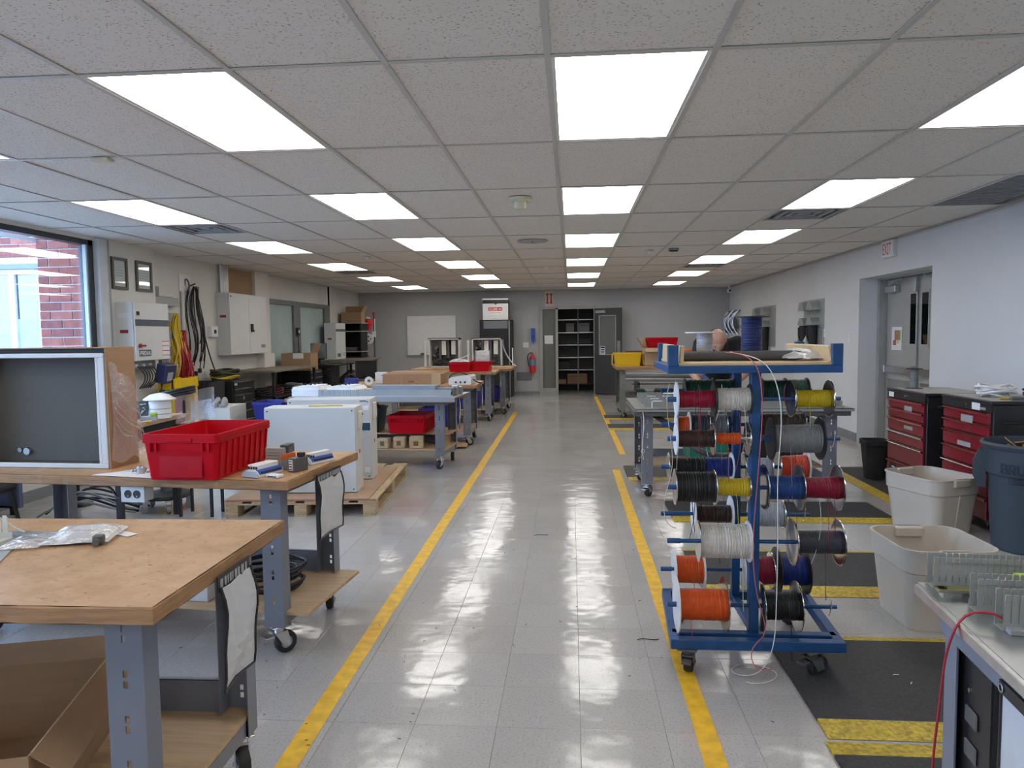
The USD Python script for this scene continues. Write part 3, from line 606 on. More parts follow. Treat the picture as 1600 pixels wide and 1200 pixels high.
# ------------------------------------------------------------------ left wall fittings
for k, (y0, y1, lb) in enumerate(((7.31, 7.58, 'dark framed certificate on the left wall, nearest the window post'), (7.74, 8.04, 'dark framed certificate on the left wall, second from the window post'))):
    t = thing('framed_certificate', lb, 'picture frame', (-4.78, y0, 1.955)); w_ = y1 - y0
    part(t, 'frame', B().box(0, .022, 0, .03, 0, .335).box(0, .022, w_ - .03, w_, 0, .335).box(0, .022, .03, w_ - .03, 0, .03).box(0, .022, .03, w_ - .03, .305, .335), 'brown_frame' if 'brown_frame' in MATS else mat('brown_frame', (.10, .09, .075), .4))
    part(t, 'document', B().box(0, .006, .03, w_ - .03, .03, .305), 'paper'); part(t, 'print', B().box(.006, .0065, .06, w_ - .06, .2, .205).box(.006, .0065, .07, w_ - .07, .17, .175).box(.006, .0065, .07, w_ - .07, .14, .145), 'label_grey')
    part(t, 'glazing', B().box(.012, .0135, .03, w_ - .03, .03, .305), 'pane_glass')
t = thing('control_cabinet', 'pale control cabinet with slate band and red warning labels on the left wall', 'electrical cabinet', (-4.78, 7.36, 1.19))
part(t, 'body', B().box(0, .185, 0, .66, 0, .63, .003), 'enclosure_light')
part(t, 'door', B().box(.187, .205, .008, .655, .006, .627, .003), 'enclosure_light'); part(t, 'band', B().box(.205, .2065, .01, .654, .375, .445), 'slate' if 'slate' in MATS else mat('slate', (.09, .115, .14), .4))
part(t, 'lock', B().box(.205, .215, .04, .08, .49, .53, .002), 'black'); part(t, 'disconnect_switch', B().cyl((.205, .07, .165), (.225, .07, .165), .022, 14).box(.225, .24, .06, .14, .155, .175), 'red_dark', label='dark red rotary switch')
part(t, 'name_plate', B().box(.205, .207, .06, .28, .05, .12), 'slate'); part(t, 'lettering', B().text('PRIVA', .045, (.207, .17, .085), (0, 1, 0), (0, 0, 1), .001, True, width=.19), 'white')
for k in range(4): part(t, 'warning_label', B().box(.205, .207, .50, .645, .01 + k * .052, .055 + k * .052), 'paper'); part(t, 'label_stripe', B().box(.207, .2075, .50, .645, .048 + k * .052, .055 + k * .052), 'red')
part(t, 'side_label', B().box(.04, .13, -.002, 0, .30, .335), 'red_dark', label='small red label'); part(t, 'side_sticker', B().box(.02, .15, -.002, 0, .46, .51), 'paper')
b = B().box(0, .12, .05, .5, -.10, -.002, .004)
part(t, 'socket_strip', b, 'mid_grey'); part(t, 'socket', B().cyl((.12, .12, -.05), (.135, .12, -.05), .02, 10).cyl((.12, .25, -.05), (.135, .25, -.05), .02, 10).cyl((.12, .38, -.05), (.135, .38, -.05), .02, 10), 'white')
b = B()
for k in range(6): b.tube(spline([(.14, .12 + .05 * k, -.06), (.2, .14 + .05 * k, -.14), (.12, .17 + .04 * k, -.30)], 10), .007, 6)
part(t, 'lead', b, 'cable_black')
t = thing('meter_box', 'dark blue meter with a pale label hanging under the control cabinet', 'meter', (-4.55, 7.86, 1.03), tilt=(0, 12, 0))
part(t, 'body', B().box(-.06, .06, -.11, .11, -.1, .12, .012), 'navy' if 'navy' in MATS else mat('navy', (.03, .035, .11), .4)); part(t, 'label', B().box(.06, .0615, -.06, .05, -.07, .03), 'label_grey')
part(t, 'lead', B().tube(spline([(0, -.05, -.1), (.03, -.09, -.2), (-.02, -.06, -.33), (-.06, .0, -.5)], 14), .009, 6).tube(spline([(0, .06, -.1), (.02, .1, -.22), (-.04, .02, -.4)], 12), .009, 6), 'cable_black')
# wall brackets and hanging cable bundles
t = thing('cable_bracket', 'grey stacked wall bracket holding the red and yellow cable bundle', 'bracket', (-4.93, 8.3, 1.2))
for k in range(3): part(t, 'arm', B().box(0, .22, -.10, .12, .02 + .20 * k, .13 + .20 * k, .006), 'mid_grey')
part(t, 'post', B().box(0, .03, -.05, .1, -.1, .85), 'mid_grey'); part(t, 'cover', B().box(0, .10, -.17, .42, .62, .72, .004).box(.0, .02, .0, .42, .72, .74), 'frame_grey')
def hank(nm, lb, y, x, zt, zb, n, m, rr, spread, grp=None):
    r_ = np.random.default_rng(int(y * 1000)); t = thing(nm, lb, 'cable', (x, y, 0), group=grp)
    for k in range(n):
        s1, s2 = r_.uniform(-spread, spread, 2); z0 = zb + r_.uniform(0, .25); d = r_.uniform(-.03, .05)
        part(t, 'cable_loop', B().tube(spline([(d, s1, z0), (d + .02, s1 * .9 + r_.uniform(-.03, .03), (zt + z0) / 2), (d, s1 * .5, zt - .06), (d + .01, (s1 + s2) / 2 * .4, zt), (d, s2 * .5, zt - .07), (d + .03, s2 + r_.uniform(-.03, .03), (zt + z0) / 2), (d, s2 + r_.uniform(-.04, .04), z0 + r_.uniform(-.1, .2))], 30), rr, 6), m, smooth=True)
    return t
hank('yellow_cable_bundle', 'yellow cable loops hanging from the grey wall bracket', 8.37, -4.72, 1.72, .88, 9, 'cable_yellow', .010, .10)
hank('red_cable_bundle', 'thick red cable loops hanging from the wall bracket into the yellow crate', 8.52, -4.70, 1.52, .80, 18, 'cable_red', .011, .11)
t = hank('black_cable_bundle', 'black power leads hanging from a hook on the cream wall', 9.15, -4.87, 2.10, .95, 9, 'cable_black', .0065, .19)
part(t, 'plug', B().box(-.02, .02, -.05, -.01, .94, 1.0, .005), 'black'); part(t, 'plug', B().box(-.02, .02, .06, .1, .97, 1.03, .005), 'black')
part(t, 'trailing_lead', B().tube(spline([(0, .06, 2.08), (.02, .16, 1.6), (.03, .30, 1.2), (.03, .55, .85)], 20), .008, 6), 'cable_black')
t = thing('cable_hook', 'white cable hook plate on the cream wall above the black leads', 'hook', (-4.93, 9.03, 2.08))
part(t, 'plate', B().box(0, .015, -.13, .14, -.06, .17, .01), 'white'); part(t, 'hook', B().tube(spline([(.01, .0, .02), (.04, .0, .10), (.07, .0, .02), (.05, 0, -.04)], 12), .010, 8).tube([(.0, .12, .02), (.09, .12, .05)], .01, 8), 'leg_dark')
solo('wall_conduit', B().cyl((-4.90, 8.93, .9), (-4.90, 8.93, 2.02), .022, 12), 'enclosure_light', 'pale vertical conduit on the cream wall behind the black leads', 'conduit', smooth=35)
t = thing('wall_outlet', 'white outlet box on the cream wall left of the two-door cabinet', 'socket', (-4.93, 9.66, 1.44))
part(t, 'box', B().box(0, .06, -.06, .12, 0, .15, .006), 'white'); part(t, 'socket', B().box(.06, .063, .0, .06, .05, .1), 'black')
t = thing('wall_outlet', 'cream switch plate on the wall just below the white outlet box', 'socket', (-4.93, 9.45, 1.33))
part(t, 'plate', B().box(0, .012, -.04, .04, 0, .13, .003), 'cream'); part(t, 'socket', B().box(.012, .016, -.015, .015, .03, .06).box(.012, .016, -.015, .015, .075, .105), 'offwhite')
t = thing('two_door_cabinet', 'large pale grey two-door electrical cabinet with a black handle on the left wall', 'electrical cabinet', (-4.93, 9.86, 1.18))
part(t, 'body', B().box(0, .175, 0, 1.25, 0, .88, .003), 'enclosure'); part(t, 'door', B().box(.177, .19, .008, .62, .008, .872, .002), 'enclosure_light'); part(t, 'door', B().box(.177, .19, .625, 1.243, .008, .872, .002), 'enclosure_light')
part(t, 'handle', B().box(.19, .215, .66, .72, .33, .45, .004).box(.215, .225, .68, .72, .33, .36, .002), 'black'); part(t, 'name_plate', B().box(.19, .192, 1.02, 1.16, .09, .14), 'mid_grey')
part(t, 'side_label', B().box(.05, .14, -.002, 0, .53, .565), 'red_dark', label='small red label'); part(t, 'latch', B().cyl((.19, .05, .83), (.196, .05, .83), .012, 10), 'black')
part(t, 'wire_tail', B().tube(spline([(.1, 1.27, .6), (.15, 1.30, .5), (.1, 1.32, .42), (.12, 1.29, .33)], 12), .01, 6), 'cable_black')
t = thing('conduit_group', 'four grey vertical conduits rising from the two-door cabinet to the ceiling', 'conduit', (-4.93, 9.9, 2.06))
for k in range(4): part(t, 'conduit', B().cyl((.05, .03 + .06 * k, 0), (.05, .03 + .06 * k, .39), .02, 10), 'steel', smooth=35)
solo('wall_board', B().box(-4.928, -4.90, 10.13, 10.97, 2.075, 2.43), 'kraft_dark' if 'kraft_dark' in MATS else mat('kraft_dark', (.34, .22, .11), .7), 'brown board fixed to the wall above the two-door cabinet', 'board')
struct('trim_3', B().box(-4.93, -4.80, 11.12, 11.52, 0, 1.17).box(-4.93, -4.86, 11.0, 11.52, 1.17, ZC), 'wall_cream', 'cream pilaster at the end of the cabinet bay', 'wall trim')
# frosted partition
mat('frosted', (.44, .56, .555), .25, var=.08, vscale=1.2, spec=.6)
w3 = struct('window_3', label='frosted glass partition of two bays in the left wall beyond the cabinet', cat='window')
part(w3, 'frame', B().box(-5.06, -4.98, 11.52, 14.85, 1.99, 2.07).box(-5.06, -4.98, 12.86, 13.18, .12, 1.99).box(-5.06, -4.98, 14.52, 14.85, .12, 1.99).box(-5.06, -4.98, 11.5, 11.56, .12, 1.99), 'leg_grey2' if 'leg_grey2' in MATS else mat('leg_grey2', (.17, .18, .18), .45))
part(w3, 'pane', B().box(-5.04, -5.02, 11.56, 12.86, .12, 1.99), 'frosted'); part(w3, 'pane', B().box(-5.04, -5.02, 13.18, 14.52, .12, 1.99), 'frosted')
t = thing('door_buzzer', 'small dark control box with a white button on the partition mullion', 'switch', (-4.98, 12.98, 1.45))
part(t, 'box', B().box(0, .04, -.05, .06, 0, .14, .005), 'black'); part(t, 'button', B().box(.04, .045, -.02, .03, .05, .1), 'white'); part(t, 'cable', B().tube(spline([(.02, 0, 0), (.02, .03, -.3), (.02, .1, -.6)], 10), .008, 6), 'cable_black')
t = thing('slate_band_cabinet', 'tall pale cabinet with a slate band standing on the far left desk', 'electrical cabinet', (-4.9, 14.22, .965))
part(t, 'body', B().box(0, .225, 0, .62, 0, .73, .003), 'enclosure'); part(t, 'door', B().box(.226, .24, .006, .614, .004, .726, .002), 'enclosure_light'); part(t, 'band', B().box(.24, .242, .008, .612, .56, .61), 'slate')
part(t, 'side_label', B().box(.07, .15, -.002, 0, .40, .43), 'red_dark', label='small red label'); part(t, 'name_plate', B().box(.24, .242, .08, .28, .05, .12).box(.24, .242, .42, .55, .07, .08).box(.24, .242, .45, .53, .11, .125), 'slate')
# ------------------------------------------------------------------ rolling workbenches
def caster(par, x, y, zt, r=.05, turn=0.0, hub='silver_panel', fork='chrome_dull'):
    b = B().at((x, y, 0), rz=turn)
    b.box(-.045, .045, -.04, .04, zt - .006, zt, .002).cyl((0, 0, zt - .03), (0, 0, zt - .006), .022, 12)
    off = .028
    for s in (-1, 1):
        b.prism([(-.03, zt - .03), (.03, zt - .03), (off + .018, r - .012), (off - .018, r - .012)], s * .0235 - .0025, s * .0235 + .0025, 'y')
    b.box(-.03, .03, -.026, .026, zt - .034, zt - .028)
    b.cyl((off, -.03, r), (off, .03, r), .007, 8).box(-.07, -.03, -.018, .018, zt - .05, zt - .043)
    c = part(par, 'caster', b, fork, smooth=35)
    wb = B().at((x, y, 0), rz=turn)
    k = []
    for (rr, h) in ((.55, -.018), (.92, -.018), (1.0, -.011), (1.0, .011), (.92, .018), (.55, .018)): k.append((rr * r, h))
    wb.lathe(k, 20, (off, 0, r), 'y', closed=True)
    part(c, 'wheel', wb, 'rubber', smooth=35)
    part(c, 'wheel_hub', B().at((x, y, 0), rz=turn).lathe([(0, -.014), (.56 * r, -.014), (.56 * r, .014), (0, .014)], 16, (off, 0, r), 'y'), hub, smooth=35)
mat('chrome_dull', (.62, .63, .64), .3, 1.0)
def channel_leg(par, x0, x1, y0, y1, z0, z1, face, m):
    """bent-steel leg: front web with slots and two side flanges; face = -1 web towards the viewer"""
    t_ = .003; yw = y0 if face < 0 else y1 - t_; cx = (x0 + x1) / 2
    web = sbox(x0, z0, x1, z1)
    z = z1 - .05; k = 0
    while z > z0 + .05:
        web = web.difference(sbox(cx - .006, z - .009, cx + .006, z + .009)); z -= .026 if k % 2 == 0 else .088; k += 1
    b = B().prism(web, yw, yw + t_, 'y')
    b.box(x0, x0 + t_, y0 if face > 0 else yw + t_, y1 if face < 0 else yw, z0, z1).box(x1 - t_, x1, y0 if face > 0 else yw + t_, y1 if face < 0 else yw, z0, z1)
    part(par, 'leg', b, m)
def bench(label, loc, rz, L, D, H=.82, leg_m='leg_grey', shelf=None, drop=None, top_m='bench_wood', inset=.09, wear=1, shelf_y=None, left_legs=True, jag=True, th=.042, cz=.135):
    t = thing('workbench', label, 'workbench', loc, rz, group=None)
    # worn top: slightly ragged edge outline
    r_ = np.random.default_rng(int(abs(loc[0] * 1000 + loc[1] * 77)))
    pts = []
    for (a, b_) in (((0, 0), (0, D)), ((0, D), (-L, D)), ((-L, D), (-L, 0)), ((-L, 0), (0, 0))):
        n = max(3, int(math.hypot(b_[0] - a[0], b_[1] - a[1]) / .035)) if jag else 1
        for k in range(n):
            q = k / n; j = r_.uniform(-.0022, .0022) if 0 < k else 0
            pts.append((a[0] + (b_[0] - a[0]) * q + j, a[1] + (b_[1] - a[1]) * q + j))
    cx, cy = -L / 2, D / 2; ins = lambda k: [(cx + (x - cx) * (1 - k / (L / 2)), cy + (y - cy) * (1 - k / (D / 2)), z) for (x, y), z in zip(pts, [0] * len(pts))]
    def ring(k, z): return [(x, y, z) for x, y, _ in ins(k)]
    part(t, 'tabletop', loft([ring(.004, H - .006), ring(.004, H)]), top_m)
    part(t, 'edge_band', loft([ring(.003, H - th), ring(0, H - th + .003), ring(0, H - .004), ring(.0035, H - .0003)]), 'bench_edge' if top_m == 'bench_wood' else top_m)
    zt = H - th
    ends = [(-inset - .095, -inset)] + ([(-L + inset, -L + inset + .095)] if left_legs else [])
    for x0, x1 in ends:
        channel_leg(t, x0, x1, .10, .165, cz, zt, -1, leg_m); channel_leg(t, x0, x1, D - .13, D - .065, cz, zt, 1, leg_m)
        part(t, 'end_rail', B().box(x0 + .01, x1 - .01, .165, D - .13, zt - .05, zt), leg_m); part(t, 'end_rail', B().box(x0 + .01, x1 - .01, .165, D - .13, cz, cz + .05), leg_m)
        caster(t, (x0 + x1) / 2, .14, cz, turn=r_.uniform(-2, 2)); caster(t, (x0 + x1) / 2, D - .1, cz, turn=r_.uniform(-2, 2))
    part(t, 'stringer', B().box(-L + inset + .1, -inset - .1, D - .10, D - .097, .20, .31).box(-L + inset + .1, -inset - .1, D - .10, D - .08, .307, .31), leg_m)
    if shelf is not None:
        a, b_ = shelf_y or (.12, D - .06)
        part(t, 'lower_shelf', B().box(-L + .05, -shelf, a, b_, cz + .052, cz + .068, .001), 'ply')
    return t
def sleeve(label, loc, rz, w_, h_, curl=.03):
    """document sleeve hung on the bench end, facing right (+x)"""
    t = thing('document_sleeve', label, 'document sleeve', loc, rz)
    def surf(dz0, dz1, y0, y1, off, n=9):
        g = []
        for i in range(n):
            row = []
            for j in range(5):
                q = i / (n - 1); z = dz0 + (dz1 - dz0) * q; y = y0 + (y1 - y0) * j / 4
                row.append((off + curl * math.sin(q * 2.6 + .2) * .8 - curl * .3 * q + .006 * math.sin(j * 1.5 + i), y, z))
            g.append(row)
        return g
    part(t, 'sheet', B().sheet(surf(-.035, -h_ + .004, .004, w_ - .004, .004), .001), 'sleeve_sheet')
    
    s = surf(-.03, -h_, .0, w_, .006); e = [r[0] for r in s] + [p for p in s[-1][1:]] + [r[-1] for r in s[::-1]][1:]
    part(t, 'piping', B().tube(e, .0035, 6), 'black')
    part(t, 'header_strip', B().box(.001, .005, -.002, w_ + .002, -.045, -.002), 'black'); 
    b = B(); r_ = np.random.default_rng(5); y = .01
    while y < w_ - .02: q = r_.uniform(.006, .018); b.box(.005, .0056, y, y + q, -.036, -.012); y += q + r_.uniform(.004, .01)
    part(t, 'print', b, 'label_grey')
    return t
rz2 = -math.radians(5.5)
b1 = bench('near left workbench with worn chipboard top and a cardboard box on its lower shelf', (-.950, 1.546, 0), math.radians(.7), 1.83, .79, shelf=.10)
b2 = bench('workbench holding the red tote and the open grey enclosure, near left', (-1.200, 2.968, 0), rz2, 1.83, .775, shelf=-.015, inset=.09)
sleeve('white document sleeve hanging from the edge of the nearest left workbench', (-.946, 1.835, .795), math.radians(.7), .19, .32)
sleeve('white document sleeve hanging from the end of the workbench with the red tote', (-1.165, 3.215, .80), rz2, .26, .30, .02)

# carton under bench 1
t = thing('cardboard_box', 'open brown cardboard box on the lower shelf of the nearest left workbench', 'box', (-1.30, 1.58, .205), math.radians(16))
cb_ = B().box(-.75, .0, 0, .004, 0, .23).box(-.75, 0, .556, .56, 0, .23).box(-.75, -.746, .004, .556, 0, .23).box(-.004, 0, .004, .556, 0, .23).box(-.75, 0, 0, .56, -.003, .001)
part(t, 'body', cb_, 'cardboard')
part(t, 'flap', B().at((0, 0, .23), ry=math.radians(38)).box(0, .10, .01, .55, -.003, 0), 'cardboard'); part(t, 'flap', B().at((0, .56, .23), rx=math.radians(20)).box(-.74, -.01, 0, .10, -.003, 0), 'cardboard')
part(t, 'corrugation', B().box(-.003, .0008, .02, .54, .225, .2305), 'kraft')

# ---- on bench 1: panel with ducts, plastic bag, tag
def duct(par, x0, y0, L, ang=0.0, w_=.04, h_=.075, pitch=.0148, m='duct_grey', z=0.0, base=None, two=True):
    b = B().at((x0, y0, z), rz=ang); f = pitch * .74; hb = .018
    b.box(0, L, 0, w_, 0, .002)
    for y in ((0, w_ - .002) if two else (0,)):
        b.box(0, L, y, y + .002, .002, hb)
        n = int(L / pitch)
        for k in range(n):
            x = k * pitch + (pitch - f) / 2
            b.box(x, x + f, y, y + .002, hb, h_ - .012); b.box(x, x + f, y - (.002 if y == 0 else -.0), y + (.002 if y == 0 else .004), h_ - .012, h_ - .006)
            b.prism([(x, h_ - .006), (x + f, h_ - .006), (x + f * .92, h_), (x + f * .08, h_)], y - (.002 if y == 0 else 0), y + (.002 if y == 0 else .004), 'y') if pitch < .016 else b.box(x + f * .1, x + f * .9, y, y + .002, h_ - .006, h_)
    b.home()
    return part(par, 'wire_duct', b, m)
def din(par, x0, y0, L, ang=0.0, z=0.0, w_=.035, m='din_rail'):
    b = B().at((x0, y0, z), rz=ang).prism([(0, .0075), (.0045, .0075), (.0045, 0), (w_ - .0045, 0), (w_ - .0045, .0075), (w_, .0075), (w_, .0065), (w_ - .0035, .0065), (w_ - .0035, -.001), (.0035, -.001), (.0035, .0065), (0, .0065)], 0, L, 'x')
    return part(par, 'din_rail', b, m)
t = thing('mounting_panel', 'bare metal panel with white slotted duct, left end of the nearest bench', 'mounting panel', (-1.545, 1.80, .821), math.radians(2))
part(t, 'plate', B().prism([(-.9, 0.0), (.0, 0.0), (-.16, .36), (-.9, .36)], 0, .003), 'galv')
mat('duct_white', (.62, .63, .58), .45)
duct(t, -.72, .22, .56, 0, .06, .07, .022, 'duct_white', .003); din(t, -.5, .31, .48, -.05, .004, m='steel')
part(t, 'wire', B().tube(spline([(-.42, .25, .06), (-.35, .3, .11), (-.25, .33, .06), (-.15, .32, .01)], 14), .0025, 6), 'duct_white')
def crumpled(x0, x1, y0, y1, amp, seed, nx=22, ny=16, peak=.0, fr=14):
    xs, ys = np.linspace(x0, x1, nx), np.linspace(y0, y1, ny); X, Y = np.meshgrid(xs, ys, indexing='ij')
    p = np.stack([X * fr, Y * fr, np.zeros_like(X)], -1); r1 = np.abs(meshkit.noise(p, seed) - .5) * 2; r2 = meshkit.noise(p * 2.3, seed + 3)
    u, v = (X - x0) / (x1 - x0), (Y - y0) / (y1 - y0); dome = np.clip(4 * u * (1 - u), 0, 1) ** .5 * np.clip(4 * v * (1 - v), 0, 1) ** .5
    Z = .004 + amp * (1 - r1) * .6 + amp * r2 * .4 * 1 + peak * dome
    Z *= .35 + .65 * dome
    return np.stack([X, Y, Z + .002], -1)
t = thing('plastic_bag', 'crumpled clear plastic bag with a metal part on the nearest left workbench', 'plastic bag', (-1.56, 2.06, .821), math.radians(14))
part(t, 'film', B().sheet(crumpled(-.02, .17, -.075, .11, .022, 11, 26, 22, .018), .0012), 'film_cloth')
part(t, 'bag_opening', B().sheet(crumpled(-.13, -.015, -.09, .07, .008, 12, 14, 14, .004), .001), 'film_milky')
part(t, 'metal_part', B().box(.13, .16, -.085, -.06, .002, .03, .004).cyl((.145, -.072, .012), (.145, -.10, .012), .010, 12).box(.0, .13, -.06, -.03, .002, .010), 'leg_dark')
solo('paper_tag', B().at((-1.395, 2.14, .8215), rz=math.radians(-25)).box(-.045, .04, -.018, .018, 0, .0012), 'paper', 'small white paper tag beside the plastic bag on the nearest bench', 'tag')

# ---- on bench 2
t = thing('open_enclosure', 'open empty grey steel enclosure standing in a carton, left end of second workbench', 'enclosure', (-2.172, 3.235, .821), rz2 * .6)
eb = B(); Wd, Hh, Dp = .80, .545, .185
eb.box(-Wd, 0, Dp - .003, Dp, 0, Hh).box(-Wd, -Wd + .003, .02, Dp, 0, Hh).box(-.003, 0, .02, Dp, 0, Hh).box(-Wd, 0, .02, Dp, 0, .003).box(-Wd, 0, .02, Dp, Hh - .003, Hh)
mat('enclosure_inner', (.15, .142, .122), .6, var=.02, spec=.15)  # darker grey: the shade inside the open box is put into the colour
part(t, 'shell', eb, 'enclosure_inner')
part(t, 'rim', B().box(-Wd, 0, 0, .02, 0, .022, .003).box(-Wd, 0, 0, .02, Hh - .022, Hh, .003).box(-.034, 0, 0, .02, .022, Hh - .022, .003).box(-Wd, -Wd + .03, 0, .02, .022, Hh - .022, .003).box(-.05, -.038, .006, .018, .022, Hh - .022), 'enclosure_light')
b = B(); b.cyl((-.62, Dp - .004, .055), (-.62, Dp - .012, .055), .012, 10).cyl((-.575, Dp - .004, .05), (-.575, Dp - .02, .05), .018, 12)
part(t, 'stud', b, 'zinc'); part(t, 'gasket', B().box(-.6, -.05, .022, .026, .004, .010), 'black')
t = thing('cardboard_carton', 'brown cardboard carton wrapped behind the open grey enclosure', 'box', (-2.172, 3.235, .821), rz2 * .6)
part(t, 'side_panel', B().box(.010, .016, -.005, .20, 0, .566), 'cardboard'); part(t, 'top_panel', B().box(-.83, .016, .0, .20, .5665, .5705), 'cardboard')
part(t, 'back_panel', B().box(-.83, .009, .196, .20, 0, .565), 'cardboard'); part(t, 'inner_shadow_board', B().box(-.81, .008, .012, .02, .548, .5645), 'black_matte', label='black strip painted in as the shadow inside the top edge')  # black strip stands in for the shade under the carton top
g = []
for i in range(18):
    row = []
    for j in range(14):
        u, v = i / 17, j / 13
        x = .022 + .05 * u * v + .03 * v * math.sin(4 * u + 1) + .012 * meshkit.noise(np.array([u * 5, v * 5, 0.0]), 4) * (1 + v)
        y = .0 + v * (.11 + .13 * u) + .01 * math.sin(9 * v + 4 * u)
        z = .50 - .47 * u - .10 * v * (1 - u) + .012 * math.sin(12 * v + 8 * u)
        row.append((x, y, z))
    g.append(row)
t = thing('plastic_film', 'clear crinkled plastic film draped over the side of the brown carton', 'plastic film', (-2.172, 3.235, .821), rz2 * .6)
part(t, 'film', B().sheet(g, .0008), 'film_clear', smooth=60)
b = B(); r_ = np.random.default_rng(2)
for k in range(9):
    i = r_.integers(1, 12); pts = [g[min(int(i + 5 * q), 17)][min(int(1 + 12 * q), 13)] for q in np.linspace(0, 1, 6)]
    b.tube(spline(np.array(pts) + [.003, 0, 0] + r_.uniform(-.004, .004, (6, 3)), 14), .0012, 5)
part(t, 'crease', b, 'film_cloth')
solo('paper_sheet', B().at((-1.98, 3.07, .8215), rz=math.radians(-10)).prism([(-.17, -.02), (.16, -.03), (.19, .12), (-.05, .15)], 0, .001), 'paper', 'white paper sheet left of the red tote under loose screw fittings', 'paper')
t = thing('screw_fittings', 'small pile of loose metal screws and clips on the paper beside the red tote', 'hardware', (-1.96, 3.10, .823), math.radians(-10))
for k in range(11):
    x, y, a = r_.uniform(-.05, .12), r_.uniform(-.02, .08), r_.uniform(0, 3.1)
    part(t, 'screw', B().at((x, y, .006 + .004 * (k % 3)), rz=a).cyl((-.018, 0, 0), (.014, 0, 0), .0035, 6).cyl((.014, 0, 0), (.02, 0, 0), .007, 8), 'zinc', smooth=35)
part(t, 'fitting', B().at((.01, .03, .002)).lathe([(.012, 0), (.022, 0), (.022, .022), (.016, .03), (.012, .03)], 14, closed=True), 'zinc', smooth=35)
# tote
def tote(label, loc, rz, w_, d_, h_, m='red_plastic', group=None, taper=.88, window=True, ribs=True):
    """stackable container: outer wall, thick folded rim, ribs and a card window"""
    t = thing('storage_tote', label, 'tote', loc, rz, group)
    o = lambda k, z, c=.02: [(x, y, z) for x, y in rrect(w_ * k, d_ * (1 - (1 - k) * w_ / d_), c, 4)]
    th_ = .004 / w_ * 2
    V, F = loft([o(taper - th_ * 2, .004), o(taper, 0), o(taper + (.97 - taper) * .9, h_ * .80), o(1 - .02, h_ * .80), o(1.0, h_ * .815), o(1.0, h_), o(1 - th_ * 2, h_), o(.965 - th_, h_ * .8), o(taper - th_ * 2, .0045)], True, True)
    part(t, 'shell', (V, F), m, smooth=28)
    b = B()
    if ribs:
        n = max(4, int(d_ / .055))
        for s in (-1, 1):
            for k in range(n):
                y = -d_ * .42 + k * d_ * .84 / (n - 1); x0 = w_ / 2 * taper; x1 = w_ / 2 * .975
                q = [(s * (x0 - .002), 0.01), (s * (x0 + .006), .012), (s * (x1 + .004), h_ * .80), (s * (x1 - .004), h_ * .80)]
                b.prism(q if s > 0 else q[::-1], y - .004, y + .004, 'y')
            b.box(s * w_ / 2 * .99, s * (w_ / 2 + .004), -d_ * .47, d_ * .47, h_ * .86, h_ * .875).box(s * w_ / 2 * .99, s * (w_ / 2 + .004), -d_ * .47, d_ * .47, h_ * .92, h_ * .935)
        for s in (-1, 1):
            for x in (-w_ * .38, -w_ * .30, w_ * .30, w_ * .38):
                b.box(x - .004, x + .004, s * d_ / 2 * .96, s * (d_ / 2 + .003), h_ * .62, h_ * .82)
            b.box(-w_ * .40, w_ * .40, s * d_ / 2 * .975, s * (d_ / 2 * .995), h_ * .62, h_ * .635)
        part(t, 'rib', b, m)
    if window:
        y = -d_ / 2 * (1 - (1 - taper) * w_ / d_ * .6) - .006; part(t, 'card_window', B().at((0, y + .004, h_ * .36), rx=math.radians(-5)).box(-w_ * .28, w_ * .28, -.0015, 0, -h_ * .28, h_ * .28).box(-w_ * .285, w_ * .285, -.003, 0, -h_ * .29, -h_ * .275).box(-w_ * .285, w_ * .285, -.003, 0, h_ * .275, h_ * .29), 'red_sheen' if m == 'red_plastic' else m)
    part(t, 'handle', B().box(-.06, .06, -d_ / 2 - .006, -d_ / 2 - .0005, h_ * .84, h_ * .92, .002), m)
    return t
mat('red_sheen', (.44, .003, .012), .24, spec=.25)
tote('large open red plastic tote in the middle of the second left workbench', (-1.664, 3.226, .821), math.radians(-1), .345, .535, .20)
# controller modules
def plc(label, loc, rz, L=.16, w_=.085):
    t = thing('controller_module', label, 'controller', loc, rz)
    part(t, 'base', B().prism([(-w_ / 2, 0), (w_ / 2, 0), (w_ / 2, .012), (w_ / 2 - .012, .028), (-w_ / 2 + .012, .028), (-w_ / 2, .012)], 0, L, 'y'), 'white')
    part(t, 'terminal_cover', B().prism([(w_ / 2 - .010, .012), (w_ / 2 + .002, .012), (w_ / 2 - .009, .032), (w_ / 2 - .02, .032)], .006, L - .006, 'y'), 'blue'); part(t, 'terminal_row', B().box(w_ / 2 - .006, w_ / 2 + .0035, .02, L - .02, .015, .024), 'navy')
    part(t, 'end_cover', B().prism([(-w_ / 2, .002), (w_ / 2, .002), (w_ / 2 - .01, .026), (-w_ / 2 + .01, .026)], -.012, 0, 'y'), 'film_milky2' if 'film_milky2' in MATS else mat('film_milky2', (.42, .46, .52), .25))
    part(t, 'head', B().box(-w_ / 2 + .014, w_ / 2 - .016, .012, L - .012, .028, .052, .003), 'white')
    b = B()
    for k in range(4): b.box(-w_ / 2 + .018 + k * .0135, -w_ / 2 + .028 + k * .0135, .0105, .012, .033, .044)
    part(t, 'port', b, 'black')
    return t
plc('white and blue controller module at the near edge right of the red tote', (-1.395, 3.045, .821), math.radians(-18))
plc('white and blue controller module at the far end behind the small grey power supply', (-1.262, 3.36, .821), math.radians(-24), .16, .06)
t = thing('power_supply', 'grey perforated power supply block against the red tote', 'power supply', (-1.395, 3.30, .821), math.radians(-4))
part(t, 'case', B().box(-.045, .045, 0, .11, 0, .088, .002), 'label_grey'); part(t, 'label', B().box(-.04, .035, -.0012, 0, .005, .08), 'cream_dim' if 'cream_dim' in MATS else mat('cream_dim', (.42, .40, .37), .5))
b = B()
